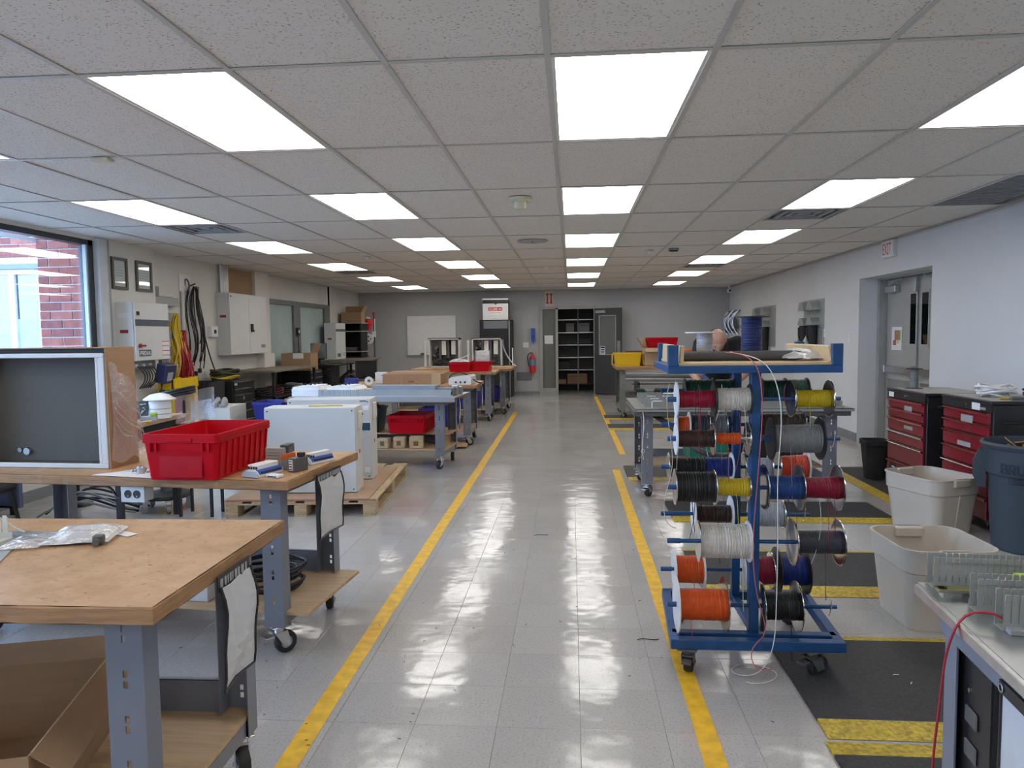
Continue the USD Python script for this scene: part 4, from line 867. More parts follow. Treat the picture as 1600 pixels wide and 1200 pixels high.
for k in range(5): b.box(-.035, .03, -.002, -.0012, .012 + k * .013, .016 + k * .013)
part(t, 'print', b, 'mid_grey'); part(t, 'terminal_block', B().box(.02, .055, .02, .1, .088, .10, .002).box(.045, .06, .03, .09, .06, .088, .002), 'leg_dark')
t = thing('relay_module', 'small black and grey relay with a white label near the right bench edge', 'relay', (-1.262, 3.165, .821), math.radians(-22))
part(t, 'case', B().box(-.02, .02, 0, .09, 0, .062, .002), 'leg_dark'); part(t, 'label', B().box(-.012, .010, -.0012, 0, .006, .055), 'paper'); part(t, 'clip', B().box(-.012, .02, .05, .075, .062, .082, .003), 'black')
b = B()
for k in range(4): b.box(-.009, .006, -.002, -.0012, .01 + k * .012, .014 + k * .012)
part(t, 'print', b, 'ink')
t = thing('relay_module', 'orange relay block standing behind the grey relay with white label', 'relay', (-1.315, 3.22, .821), math.radians(-22))
part(t, 'case', B().box(-.018, .018, 0, .06, 0, .05, .002), 'mid_grey'); part(t, 'cap', B().prism([(-.02, .05), (.02, .05), (.018, .075), (-.012, .07)], .0, .055, 'y'), 'orange')
t = thing('connector_plug', 'small white connector lying in front of the relay with white label', 'connector', (-1.292, 3.05, .821), math.radians(-20))
part(t, 'body', B().box(-.035, .035, -.015, .02, 0, .013, .002), 'white'); part(t, 'contact_row', B().box(-.025, .025, -.016, -.015, .003, .007), 'ink')
# outlet box hung under bench 2, stored parts on its shelf
t = thing('power_outlet', 'pale blue-grey double outlet box hung under the second left workbench', 'socket', (-1.95, 3.06, .705), rz2)
part(t, 'box', B().box(-.055, .055, .003, .07, 0, .073, .003), 'post_white'); part(t, 'cover', B().box(-.058, .058, 0, .003, -.002, .071, .001), 'post_white')
for x in (-.022, .022):
    part(t, 'socket', B().lathe([(0, 0), (.018, 0), (.018, .002), (0, .002)], 20, (x, -.002, .035), 'y'), 'ink'); 
part(t, 'ground_pin', B().cyl((-.022, -.003, .026), (-.022, -.001, .026), .003, 8).cyl((.022, -.003, .026), (.022, -.001, .026), .003, 8), 'white')
part(t, 'lead', B().tube(spline([(-.055, .03, .03), (-.12, .05, .01), (-.2, .08, .05), (-.28, .08, .04), (-.22, .1, .06), (-.3, .12, .07)], 26), .006, 6), 'cable_black')
t = thing('cable_coil', 'coil of black cable lying on the lower shelf of the second workbench', 'cable', (-1.50, 3.42, .205), rz2)
r_ = np.random.default_rng(9)
for k in range(9):
    R = .15 + r_.uniform(-.03, .03); z = .012 + .012 * k; ox, oy = r_.uniform(-.015, .015, 2)
    part(t, 'cable_turn', B().tube([(ox + R * math.cos(a), oy + R * .9 * math.sin(a), z + .006 * math.sin(3 * a + k)) for a in np.linspace(0, 2 * PI, 40, endpoint=False)], .0065, 6, closed=True), 'cable_black', smooth=True)
part(t, 'loose_end', B().tube(spline([(-.15, -.05, .02), (-.22, -.2, .01), (-.35, -.25, .01), (-.55, -.2, .01)], 20), .0065, 6), 'cable_black')
t = thing('equipment_box', 'pale grey equipment panel standing on the second bench lower shelf', 'enclosure', (-1.99, 3.22, .204), rz2)
part(t, 'body', B().box(-.34, .30, 0, .20, 0, .15, .003), 'enclosure'); part(t, 'lid', B().box(-.335, .295, .005, .195, .15, .16, .003), 'enclosure_light'); part(t, 'upright', B().box(.16, .29, .14, .19, .16, .34, .003), 'offwhite')
# ------------------------------------------------------------------ pallet with two grey enclosures
t = thing('pallet', 'wooden pallet covered with a brown board carrying two grey enclosures', 'pallet', (-1.56, 5.62, 0), math.radians(4.2))
Lx, Ly = 1.20, 1.70
for x in (-Lx, -Lx / 2 - .05, -.10):
    for y in (0, Ly * .5 - .07, Ly - .14): part(t, 'block', B().box(x, x + .10, y, y + .14, .018, .093, .002), 'pallet_wood')
for x in (-Lx, -Lx / 2 - .05, -.10): part(t, 'bottom_board', B().box(x, x + .10, 0, Ly, 0, .017, .001), 'pallet_cross')
n = 9
for k in range(6): x = -Lx + k * (Lx - .14) / 5; part(t, 'deck_board', B().box(x, x + .14, 0, Ly, .107, .122, .001), 'pallet_cross')
for k in range(n): y = k * (Ly - .12) / (n - 1); part(t, 'cross_board', B().box(-Lx, .0, y, y + .12, .094, .106, .001), 'pallet_wood') if k in (0, 4, 8) else None
part(t, 'cover_board', B().box(-Lx - .02, -.06, .04, Ly - .25, .123, .131, .001), 'kraft_red' if 'kraft_red' in MATS else mat('kraft_red', (.40, .26, .16), .6, var=.06))
part(t, 'cover_edge', B().box(-Lx - .0, .0, .0, .04, .123, .127), 'red_dark2' if 'red_dark2' in MATS else mat('red_dark2', (.25, .10, .08), .6))
pz = math.radians(4.2)
def enclosure(label, loc, rz, w_, h_, d_, full):
    t = thing('grey_enclosure', label, 'enclosure', loc, rz)
    part(t, 'body', B().box(-w_, 0, .018, d_, 0, h_, .003), 'enclosure_light'); part(t, 'door', B().box(-w_ + .004, -.004, 0, .016, .004, h_ - .004, .004), 'enclosure')
    for x in (-w_ + .03, -.03):
        for z in (.03, h_ - .03): part(t, 'screw_cap', B().cyl((x, 0, z), (x, -.0025, z), .006, 10), 'black')
    part(t, 'side_handle', B().box(0, .02, d_ * .28, d_ * .68, h_ * .74, h_ * .94, .005).box(.02, .024, d_ * .34, d_ * .62, h_ * .77, h_ * .91), 'offwhite'); part(t, 'side_latch', B().box(.024, .03, d_ * .56, d_ * .62, h_ * .89, h_ * .91), 'ink')
    part(t, 'red_mark', B().box(0, .0015, d_ * .42, d_ * .56, h_ * .44, h_ * .485), 'red', label='small red printed label')
    if full:
        part(t, 'lock', B().box(-.07, -.02, -.006, 0, h_ * .85, h_ * .91, .002).cyl((-.045, -.006, h_ * .88), (-.045, -.009, h_ * .88), .009, 10), 'white'); part(t, 'lock', B().box(-.07, -.02, -.006, 0, h_ * .09, h_ * .15, .002).cyl((-.045, -.006, h_ * .12), (-.045, -.009, h_ * .12), .009, 10), 'white')
        part(t, 'badge', B().box(-.085, -.012, -.003, 0, h_ * .61, h_ * .70), 'navy_teal' if 'navy_teal' in MATS else mat('navy_teal', (.02, .075, .12), .4)); part(t, 'print', B().box(-.10, -.04, -.001, 0, h_ * .965, h_ * .975), 'ink')
    return t
enclosure('front grey enclosure on the pallet with a plain blank door', (-1.775, 5.86, .132), pz, .76, .715, .25, False)
enclosure('rear grey enclosure on the pallet with locks and a dark blue badge', (-1.80, 6.42, .132), pz, .76, .735, .25, True)
solo('packing_strip', B().at((-2.05, 5.95, .849), rz=.15).box(-.14, .14, -.03, .0, 0, .006), 'cable_yellow', 'yellow strip of packing lying on top of the front grey enclosure', 'packing')

# ------------------------------------------------------------------ left row of benches beyond the pallet
b3 = bench('workbench carrying the wide wiring panel, beyond the pallet', (-1.27, 7.50, 0), math.radians(-4.5), 1.83, .78, H=.765, shelf=.08, cz=.145, jag=False)
b4 = bench('workbench behind the wiring panel bench holding the cardboard carton', (-1.20, 9.15, 0), math.radians(1), 1.83, .95, H=.79, shelf=.10, jag=False)
b5 = bench('workbench in the far left row holding a red tote and open cabinets', (-1.22, 11.75, 0), math.radians(1.5), 1.83, .85, H=.82, shelf=.10, jag=False)
b6 = bench('last workbench of the far left row before the far wall', (-1.06, 12.85, 0), math.radians(0), 1.83, 1.25, H=.82, shelf=.14, jag=False, inset=.12)
for lb, loc in (('narrow white paper strip hanging at the end of the wiring panel bench', (-1.235, 7.86, .765)), ('narrow white paper strip hanging from the end of the carton bench', (-1.19, 9.52, .79)), ('narrow white paper strip hanging on the far red tote bench', (-1.205, 12.2, .82))):
    sleeve(lb, loc, 0, .09, .36, .015)
# panel on bench 3
t = thing('wiring_panel', 'wide galvanised wiring panel with slotted ducts and white drives on the left bench', 'wiring panel', (-1.225, 7.475, .767), math.radians(-4.5))
part(t, 'plate', B().box(-1.83, 0, 0, .74, .012, .015), 'galv'); part(t, 'front_lip', B().box(-1.80, 0.02, -.012, .0, -.035, .015), 'galv_soft' if 'galv_soft' in MATS else mat('galv_soft', (.36, .38, .40), .4, .6, var=.02)); part(t, 'side_lip', B().box(0, .02, .0, .74, -.0, .015), 'galv')
duct(t, -1.50, .04, 1.48, 0, .05, .075, .0225, 'duct_blue' if 'duct_blue' in MATS else mat('duct_blue', (.40, .43, .45), .5), .015)
duct(t, -1.05, .36, 1.0, 0, .05, .06, .0225, 'duct_grey', .015); duct(t, -1.05, .66, 1.0, 0, .05, .06, .0225, 'duct_grey', .015)
part(t, 'drive_cover', B().box(-.92, -.22, .12, .30, .016, .13, .004), 'duct_lid' if 'duct_lid' in MATS else mat('duct_lid', (.27, .31, .36), .45)); part(t, 'drive_cover', B().box(-.25, -.05, .16, .28, .016, .10, .004), 'leg_grey')
part(t, 'heatsink', B().box(-.20, -.04, .10, .16, .016, .07, .002).box(-1.36, -1.27, .05, .10, .016, .092, .002), 'black')
for k in range(3): din(t, -1.0, .13 + .19 * k, .9, 0, .017, m='steel')
r_ = np.random.default_rng(21)
for k in range(16):
    x, y = r_.uniform(-1.1, -.06), r_.choice([.33, .47, .52, .62, .70]); w_ = r_.uniform(.03, .12)
    part(t, 'device', B().box(x, x + w_, y, y + .06, .016, .05 + r_.uniform(0, .05), .003), ['label_grey', 'mid_grey', 'offwhite', 'leg_dark', 'pcb_green', 'zinc'][k % 6])
part(t, 'paper', B().at((-.75, .60, .075), rz=.2).box(-.18, .14, -.06, .08, 0, .001), 'paper')
for k, x in enumerate((-1.82, -1.42)):
    d = part(t, 'drive', B().prism([(x + .02, .016), (x + .34, .016), (x + .34, .085), (x + .30, .12), (x + .02, .12)], .06 + .0 * k, .06 + .36, 'y'), 'white_bright' if 'white_bright' in MATS else mat('white_bright', (.84, .85, .86), .4))
    part(d, 'drive_front', B().box(x + .015, x + .33, .045, .06, .016, .10, .004), 'white_bright')
    b = B()
    for j in range(3): b.box(x + .10, x + .30, .12 + .10 * j, .15 + .10 * j, .12, .135, .003)
    part(d, 'terminal_lid', b, 'white')
    b = B()
    for j in range(3): b.cyl((x + .14, .135 + .10 * j, .135), (x + .14, .135 + .10 * j, .152), .011, 8).cyl((x + .2, .135 + .10 * j, .135), (x + .2, .135 + .10 * j, .152), .011, 8)
    part(d, 'knob', b, 'black')
part(t, 'corner_clip', B().box(-.09, -.02, .30, .36, .016, .12, .004), 'zinc'); part(t, 'corner_clip', B().box(-.06, -.01, .44, .50, .016, .10, .004), 'zinc')
# items on / in bench 3..6
tote('red plastic tote stored on the shelf under the wiring panel bench', (-1.78, 8.02, .36), math.radians(-4), .44, .5, .20, window=False)
t = thing('shelf_board', 'wooden mid shelf plank under the wiring panel bench', 'shelf', (-1.36, 7.72, .34), math.radians(-4)); part(t, 'plank', B().box(-1.55, .02, .12, .62, 0, .018, .002), 'ply'); part(t, 'upright', B().box(-1.5, -1.42, .15, .6, -.13, 0).box(-.12, -.05, .15, .6, -.13, 0), 'ply')
t = thing('green_bin', 'dark green plastic bin beside the red tote under the wiring panel', 'tote', (-2.28, 8.05, .36), 0)
V, F = loft([[(x, y, z) for x, y in rrect(.34 * k, .4 * k, .04, 4)] for k, z in ((.82, .0), (.98, .25), (1.04, .25), (1.04, .275), (.95, .275), (.78, .012))]); part(t, 'shell', (V, F), 'green_bin', smooth=30); part(t, 'wire_bundle', B().tube(spline([(-.1, 0, .26), (0, .1, .33), (.12, 0, .26)], 12), .012, 6), 'cable_red')
for k, (x, w_, lb) in enumerate(((-2.03, .13, 'left one'), (-1.86, .13, 'middle one'), (-1.67, .15, 'right one'))):
    t = thing('wooden_block', f'small wooden block on the lowest shelf below the red tote, {lb}', 'wood block', (x, 7.72 + .03 * (k == 1), .214), .1 * (k - 1)); part(t, 'block', B().box(-w_ / 2, w_ / 2, -.05, .05, 0, .11 + .01 * k, .006), 'pallet_wood'); part(t, 'end_cut', B().box(-w_ * .2, w_ * .15, -.052, -.05, .03, .08), 'cardboard_dark')
t = thing('carton', 'long brown cardboard carton lying on the bench behind the wiring panel', 'box', (-1.90, 9.30, .791), math.radians(-2))
part(t, 'body', B().box(-.55, .22, 0, .45, 0, .14, .003), 'cardboard'); part(t, 'seam_tape', B().box(-.30, -.296, -.001, .45, .0, .1405), 'kraft'); part(t, 'end_tape', B().box(.10, .22, -.0012, 0, .0, .14), 'kraft'); part(t, 'hand_hole', B().box(-.21, -.13, -.0015, 0, .03, .05), 'cardboard_dark')
t = thing('white_device', 'white rounded instrument case with a black cable on the carton bench', 'device', (-1.42, 9.28, .791), math.radians(-8))
part(t, 'case', B().prism([(-.16, 0), (.14, 0), (.14, .10), (.12, .125), (-.14, .09), (-.16, .06)], 0, .24, 'y'), 'enclosure_light'); part(t, 'connector', B().cyl((-.06, 0, .03), (-.06, -.012, .03), .012, 10).cyl((.0, 0, .03), (.0, -.012, .03), .012, 10).cyl((.06, 0, .03), (.06, -.012, .03), .012, 10), 'black')
part(t, 'lead', B().tube(spline([(-.16, .1, .02), (-.14, .05, .12), (-.02, .1, .15), (.16, .1, .05), (.26, .05, .02)], 24), .008, 6), 'cable_black')
t = thing('white_carton', 'small white box standing at the left end of the carton bench', 'box', (-2.55, 9.55, .791), .05); part(t, 'body', B().box(-.06, .09, 0, .11, 0, .15, .003), 'paper'); part(t, 'print', B().box(.02, .06, -.001, 0, .10, .115), 'label_grey'); part(t, 'lead', B().tube(spline([(.09, .03, .12), (.14, .03, .09), (.13, .03, .01)], 8), .008, 6), 'cable_black')
t = thing('metal_case', 'low grey metal case beside the small white box on the carton bench', 'device', (-2.3, 9.55, .791), .05); part(t, 'body', B().box(-.08, .14, 0, .12, 0, .05, .004), 'label_grey'); part(t, 'lid', B().box(-.085, .145, -.004, .124, .05, .056, .002), 'zinc')
t = thing('wire_spool', 'small white wire spool on the carton bench behind the white drives', 'wire spool', (-2.62, 9.28, .847), .3); part(t, 'flange', B().lathe([(.02, -.03), (.055, -.03), (.055, -.025), (.02, -.025)], 20, (0, 0, 0), 'y', True), 'white'); part(t, 'flange', B().lathe([(.02, .03), (.055, .03), (.055, .025), (.02, .025)], 20, (0, 0, 0), 'y', True), 'white'); part(t, 'winding', B().lathe([(.02, -.025), (.04, -.025), (.04, .025), (.02, .025)], 20, (0, 0, 0), 'y', True), 'label_grey')
t = thing('blue_case', 'dark blue tool case with wires behind the white drives', 'tool case', (-2.86, 9.25, .791), .1); part(t, 'body', B().box(-.08, .09, 0, .12, 0, .09, .01), 'blue_bin'); part(t, 'handle', B().tube(spline([(-.05, .05, .09), (-.03, .05, .13), (.04, .05, .13), (.06, .05, .09)], 10), .008, 6), 'black')
# far row: totes, cabinets
tote('red tote with bagged parts at the right end of the far left bench', (-1.50, 12.15, .821), math.radians(88), .40, .34, .17, window=False)
tote('red tote left of the bagged parts on the far left bench', (-1.83, 11.98, .821), math.radians(3), .36, .30, .15, window=False)
t = thing('plastic_bag', 'clear bag of white parts standing in the far red tote', 'plastic bag', (-1.47, 12.1, .985), .1)
part(t, 'film', B().at((0, 0, .06), rx=math.radians(75)).sheet(crumpled(-.12, .12, -.10, .12, .03, 31, 14, 12, .02), .001), 'film_cloth'); part(t, 'parts', B().box(-.09, .08, .0, .03, -.05, .04, .01), 'paper')
t = thing('bag_of_strips', 'clear bag of white strips lying on the left far red tote', 'plastic bag', (-1.84, 11.98, .975), .2)
part(t, 'film', B().sheet(crumpled(-.17, .16, -.1, .1, .04, 33, 14, 10, .03), .001), 'film_cloth'); part(t, 'strip', B().at((.02, 0, .06), ry=math.radians(-22)).box(-.1, .16, -.03, .03, 0, .012), 'white')
def open_cab(lb, x0, y, w_, z0, h_, d_=.28):
    t = thing('open_cabinet', lb, 'electrical cabinet', (x0, y, z0))
    part(t, 'shell', B().box(0, w_, d_ - .005, d_, 0, h_).box(0, .02, 0, d_, 0, h_).box(w_ - .02, w_, 0, d_, 0, h_).box(0, w_, 0, d_, 0, .02).box(0, w_, 0, d_, h_ - .02, h_), 'enclosure_light')
    part(t, 'top_cover', B().box(-.02, w_ - .01, .0, d_, h_, h_ + .012), 'black'); part(t, 'door_edge', B().box(-.09, -.05, -.02, .02, 0, h_ - .03, .004), 'enclosure_light')
    part(t, 'inner_plate', B().box(.02, w_ - .02, d_ - .03, d_ - .006, .02, h_ - .02), 'mid_grey')
    for q, a, b_ in ((.40, .42, .96), (.72, .44, .96)): part(t, 'drive', B().box(w_ * q, w_ * q + .085, .06, d_ - .03, h_ * a, h_ * b_ - .02, .004), 'white')
    for q in (.31, .58, .88): part(t, 'wire_duct', B().box(w_ * q, w_ * q + .04, .08, d_ - .03, h_ * .3, h_ - .03), 'leg_dark')
    r_ = np.random.default_rng(int(abs(x0 * 100)))
    for k in range(9): part(t, 'device', B().cbox((w_ * r_.uniform(.1, .27), d_ - .09, h_ * r_.uniform(.25, .9)), (.05, .08, .06), .004), ['black', 'leg_dark', 'label_grey'][k % 3])
    b = B()
    for k in range(8): b.tube(spline([(w_ * r_.uniform(.08, .9), .1, h_ * .3), (w_ * r_.uniform(.08, .9), .06, h_ * .2), (w_ * r_.uniform(.08, .9), .1, h_ * .1)], 8), .008, 5)
    part(t, 'wiring', b, 'cable_black'); return t
open_cab('open wired cabinet in front of the whiteboard, left of the pair on the far bench', -2.68, 13.65, .58, .821, .54)
c = open_cab('open wired cabinet in front of the black display cabinet, right of the pair', -1.86, 13.65, .56, .821, .535)
g = [[(-1.29 + .0 * v + .24 * (u ** 2.2) + .02 * math.sin(5 * v), 13.68 + .28 * v, 1.33 - .50 * u) for v in np.linspace(0, 1, 5)] for u in np.linspace(0, 1, 10)]
solo('packing_sheet', B().sheet(g, .002), 'film_cloth', 'translucent packing sheet hanging off the right open cabinet', 'plastic film', smooth=60)
solo('cardboard_pad', B().at((-1.42, 13.2, .821), rz=.05).box(-.45, .37, .0, .75, 0, .012, .002), 'kraft', 'flat kraft board under the right open cabinet on the last bench', 'cardboard')
for x, y, z, m, lb, w_ in ((-1.75, 9.6, .22, 'blue_bin', 'dark blue bin on the shelf under the carton bench', .5), (-1.75, 12.1, .22, 'blue_bin', 'dark blue bin on the shelf under the far red tote bench', .5), (-1.45, 13.3, .22, 'blue_bin', 'dark blue bin on the shelf under the last bench', .35)):
    t = thing('blue_bin', lb, 'tote', (x, y, z)); V, F = loft([[(a, b_, q) for a, b_ in rrect(w_ * k, .4 * k, .03, 4)] for k, q in ((.88, .0), (.99, .22), (1.04, .22), (1.04, .25), (.96, .25), (.85, .01))]); part(t, 'shell', (V, F), m, smooth=30); part(t, 'contents', B().box(-.15, .12, -.1, .1, .012, .20, .01), 'leg_dark')
solo('wood_offcut', B().at((-1.33, 9.0, .02), rz=.1).box(-.22, .02, .02, .42, 0, .016), 'ply', 'loose plywood offcut lying on the floor below the carton bench', 'board')
# ------------------------------------------------------------------ floor lines and mats
def tape(x0, y0, x1, y1, w_, lb):
    L = math.hypot(x1 - x0, y1 - y0); n = int(L / .25); r_ = np.random.default_rng(int(x0 * 1000 + 5000)); g0, g1 = [], []
    for k in range(n + 1):
        q = k / n; x, y = x0 + (x1 - x0) * q, y0 + (y1 - y0) * q; a, b = r_.uniform(-.0025, .0025, 2); g0.append((x - w_ / 2 + a, y)); g1.append((x + w_ / 2 + b, y))
    solo('floor_tape', B().prism(g0 + g1[::-1], .0004, .0012), 'yellow_tape', lb, 'floor line')
tape(-.935, YN + .05, -1.015, 13.35, .078, 'long yellow aisle line on the floor left of the centre aisle')
tape(.478, YN + .05, .462, 7.62, .075, 'yellow aisle line on the floor running under the blue wire rack')
tape(.60, 8.6, .545, 16.6, .075, 'far yellow aisle line on the floor leading to the open far door')
def floor_mat_(lb, x0, x1, y0, y1, near=.11, far=.06, left=0, grp=None):
    t = thing('floor_mat', lb, 'floor mat', (0, 0, 0)); h = .014
    part(t, 'rubber_field', B().box(x0 + left, x1, y0 + near, y1 - far, .0015, h), 'mat_black')
    def edge(a, b_, c, d, ax, s):
        if ax == 'y': pf = [(c, .0015), (d, .0015), (d, h if s > 0 else .003), (c, .003 if s > 0 else h)]; b = B().prism(pf, a, b_, 'x')
        else: pf = [(a, .0015), (b_, .0015), (b_, h), (a, .003)]; b = B().prism(pf, c, d, 'y')
        part(t, 'safety_edge', b, 'mat_yellow')
    if near: edge(x0, x1, y0, y0 + near, 'y', 1)
    if far: edge(x0, x1, y1 - far, y1, 'y', -1)
    if left: edge(x0, x0 + left, y0 + near, y1 - far, 'x', 1)
floor_mat_('black floor mat at the bottom edge with its yellow far border', .87, 2.3, 1.0, 2.525, 0, .095)
floor_mat_('large black mat with wide yellow near border in front of the near right table', .89, 2.3, 2.545, 3.43, .115, .065)
floor_mat_('black yellow-edged mat under the back of the blue rack beside the near beige tub', .72, 2.15, 3.95, 4.80, .14, .07)
floor_mat_('black yellow-edged mat between the blue rack and the table with two totes of ducts', .77, 2.42, 5.50, 6.15, .13, 0)
floor_mat_('black mat with a diagonal-looking yellow side border by the wastebasket', 2.60, 3.60, 6.0, 7.75, 0, 0, .11)
floor_mat_('black mat with a yellow near edge under the rear of the duct table', .55, 2.3, 7.05, 7.80, .12, 0)
floor_mat_('black yellow-edged mat in front of the yellow bin bench', .56, 2.4, 10.75, 11.5, .15, .08)
floor_mat_('farthest black yellow-edged mat below the yellow bin bench', .56, 2.4, 12.05, 12.75, .15, .08)

# ------------------------------------------------------------------ blue wire rack
RK = dict(x0=.42, x1=1.115, y0=2.985, y1=3.60)
t = rack = thing('wire_rack', 'blue steel rolling rack with arms of wire spools and a wooden top tray', 'wire rack', (0, 0, 0))
f = .042
mat('rack_blue', (.008, .066, .205), .40, var=.12, vscale=25)
for nm, b in (('base_rail', B().box(.405, 1.11, 2.985, 3.027, .118, .16, .003)), ('base_rail', B().box(.445, 1.145, 3.565, 3.607, .118, .16, .003)), ('base_rail', B().box(.42, 1.10, 3.06, 3.10, .118, .16, .003)),
              ('base_rail', B().at((.405, 3.005, 0), rz=-math.radians(3.5)).box(0, .042, .02, .58, .118, .16, .003)), ('base_rail', B().at((1.068, 3.005, 0), rz=-math.radians(3.5)).box(0, .042, .02, .58, .118, .16, .003)),
              ('post', B().box(.737, .778, 3.06, 3.10, .16, 1.262, .003)), ('post', B().box(.768, .806, 3.53, 3.57, .16, 1.262, .003)), ('base_rail', B().box(.765, .80, 3.10, 3.57, .118, .158, .003)),
              ('corner_plate', B().box(.43, .60, 3.02, 3.065, .112, .118)), ('corner_plate', B().box(.95, 1.09, 3.02, 3.065, .112, .118))):
    part(t, nm, b, 'rack_blue' if nm != 'corner_plate' else 'leg_dark')
ZR = (1.15, .985, .78, .55, .275)
for z in ZR:
    for y, x0, x1 in ((3.08, .405, 1.10), (3.55, .435, 1.135)):
        part(t, 'arm', B().cyl((x0, y, z), (x1, y, z), .0085, 10).cyl((x0 - .004, y, z), (x0 + .05, y, z), .011, 10), 'rack_blue', smooth=35)
        part(t, 'arm_clip', B().tube(spline([(x1 - .025, y - .012, z - .005), (x1 - .02, y, z + .03), (x1 - .018, y + .012, z), (x1 - .03, y, z - .035)], 10), .003, 5), 'zinc')
for y in (2.985, 3.566): part(t, 'tray_rail', B().box(.39 + (y > 3) * .03, 1.075 + (y > 3) * .03, y, y + .04, 1.262, 1.292, .002), 'rack_blue')
for x, y in ((.39, 2.985), (1.033, 2.985), (.42, 3.566), (1.063, 3.566)): part(t, 'tray_upright', B().box(x, x + .042, y, y + .03, 1.292, 1.378, .002), 'rack_blue')
for x in (.40, 1.045): part(t, 'tray_rail', B().box(x, x + .04, 3.025, 3.566, 1.262, 1.292, .002), 'rack_blue')
part(t, 'tray_board', B().box(.434, 1.06, 2.995, 3.60, 1.2925, 1.305, .002), 'pine'); part(t, 'tray_end', B().at((.438, 0, 1.305), ry=.05).box(0, .016, 3.0, 3.58, 0, .07, .002), 'pine'); part(t, 'tray_end', B().at((1.05, 0, 1.305), ry=-.22).box(-.016, 0, 3.0, 3.58, 0, .068, .002), 'pine')
for x, y in ((.50, 3.02), (1.005, 3.02), (.54, 3.56), (1.05, 3.56)): caster(t, x - .02, y, .118, .045, turn=1.3 if x < .7 else .5, hub='leg_dark', fork='leg_dark')

WC = dict(red=(.30, .008, .035), white=(.62, .60, .56), yellow=(.56, .42, .015), brown=(.045, .022, .018), orange=(.66, .095, .012), grey=(.20, .21, .215), black=(.012, .012, .013), blue=(.015, .06, .22), darkgrey=(.055, .06, .075), green=(.008, .065, .04), silverwhite=(.46, .48, .52), crimson=(.25, .006, .03), navy=(.012, .022, .11), deepblue=(.01, .03, .20), redorange=(.62, .06, .02))
for k, c in WC.items(): mat('wire_' + k, c, .42, var=.10, vscale=40, spec=.5)
mat('flange_steel', (.52, .52, .52), .16, 1.0, var=.06); mat('flange_white', (.72, .72, .71), .4); mat('flange_black', (.016, .016, .017), .4)
def spool(label, x0, x1, z, y, rw, rf, col, fl0='flange_steel', fl1='flange_steel', vertical=False, grp=None, loc=None, hub=.017, uneven=.0, tail=True, core=None):
    """wire spool on an arm: two flanges, ridged winding, hub bore; x0..x1 is the winding"""
    L = x1 - x0; t = thing('wire_spool', label, 'wire spool', loc or ((x0 + x1) / 2, y, z), 0, grp)
    ax = 'z' if vertical else 'x'; r_ = np.random.default_rng(int(abs(x0) * 9999 + z * 777 + y * 31)); pitch = .0052 if L > .05 else .004; n = int(L / pitch); pr = [(hub, -L / 2)]
    for k in range(n):
        h = -L / 2 + k * L / n; rr = rw * (1 + uneven * (k / n - .5)) + r_.uniform(-.0012, .0012)
        pr += [(rr - .0018, h + .0002), (rr, h + L / n * .3), (rr, h + L / n * .7)]
    pr += [(pr[-1][0] - .002, L / 2), (hub, L / 2)]
    part(t, 'winding', B().lathe(pr, 28, axis=ax, closed=True), 'wire_' + col, smooth=50)
    if core: part(t, 'core', B().lathe([(hub, L / 2), (core[0], L / 2), (core[0], L / 2 + core[1]), (hub, L / 2 + core[1])], 20, axis=ax, closed=True), 'flange_steel', smooth=35)
    for s, fm in ((-1, fl0), (1, fl1)):
        if fm is None: continue
        o = s * (L / 2 + .002) + (core[1] if core and s > 0 else 0); ri = hub * .9; q = [(ri, -.0015), (rf * .45, -.0015), (rf * .5, -.0028), (rf * .93, -.0028), (rf * .95, -.0015), (rf, -.002), (rf, .002), (rf * .95, .0028), (rf * .93, .0012), (rf * .5, .0012), (rf * .45, .0015), (ri, .0015)]
        part(t, 'flange', B().lathe([(a, b + o) for a, b in q], 40, axis=ax, closed=True), fm, smooth=40)
    if tail and not vertical:
        a = r_.uniform(.2, .8) * L - L / 2; d = r_.uniform(.10, .22)
        part(t, 'loose_end', B().tube(spline([(a, -rw * .9, .2 * rw), (a + .004, -rw * 1.02, -rw * .4), (a + .012, -rw * .95, -rw - d * .4), (a + .02, -rw * .7, -rw - d)], 12), .0016, 5), 'wire_' + col)
    return t
Y1, Y2 = 3.08, 3.55
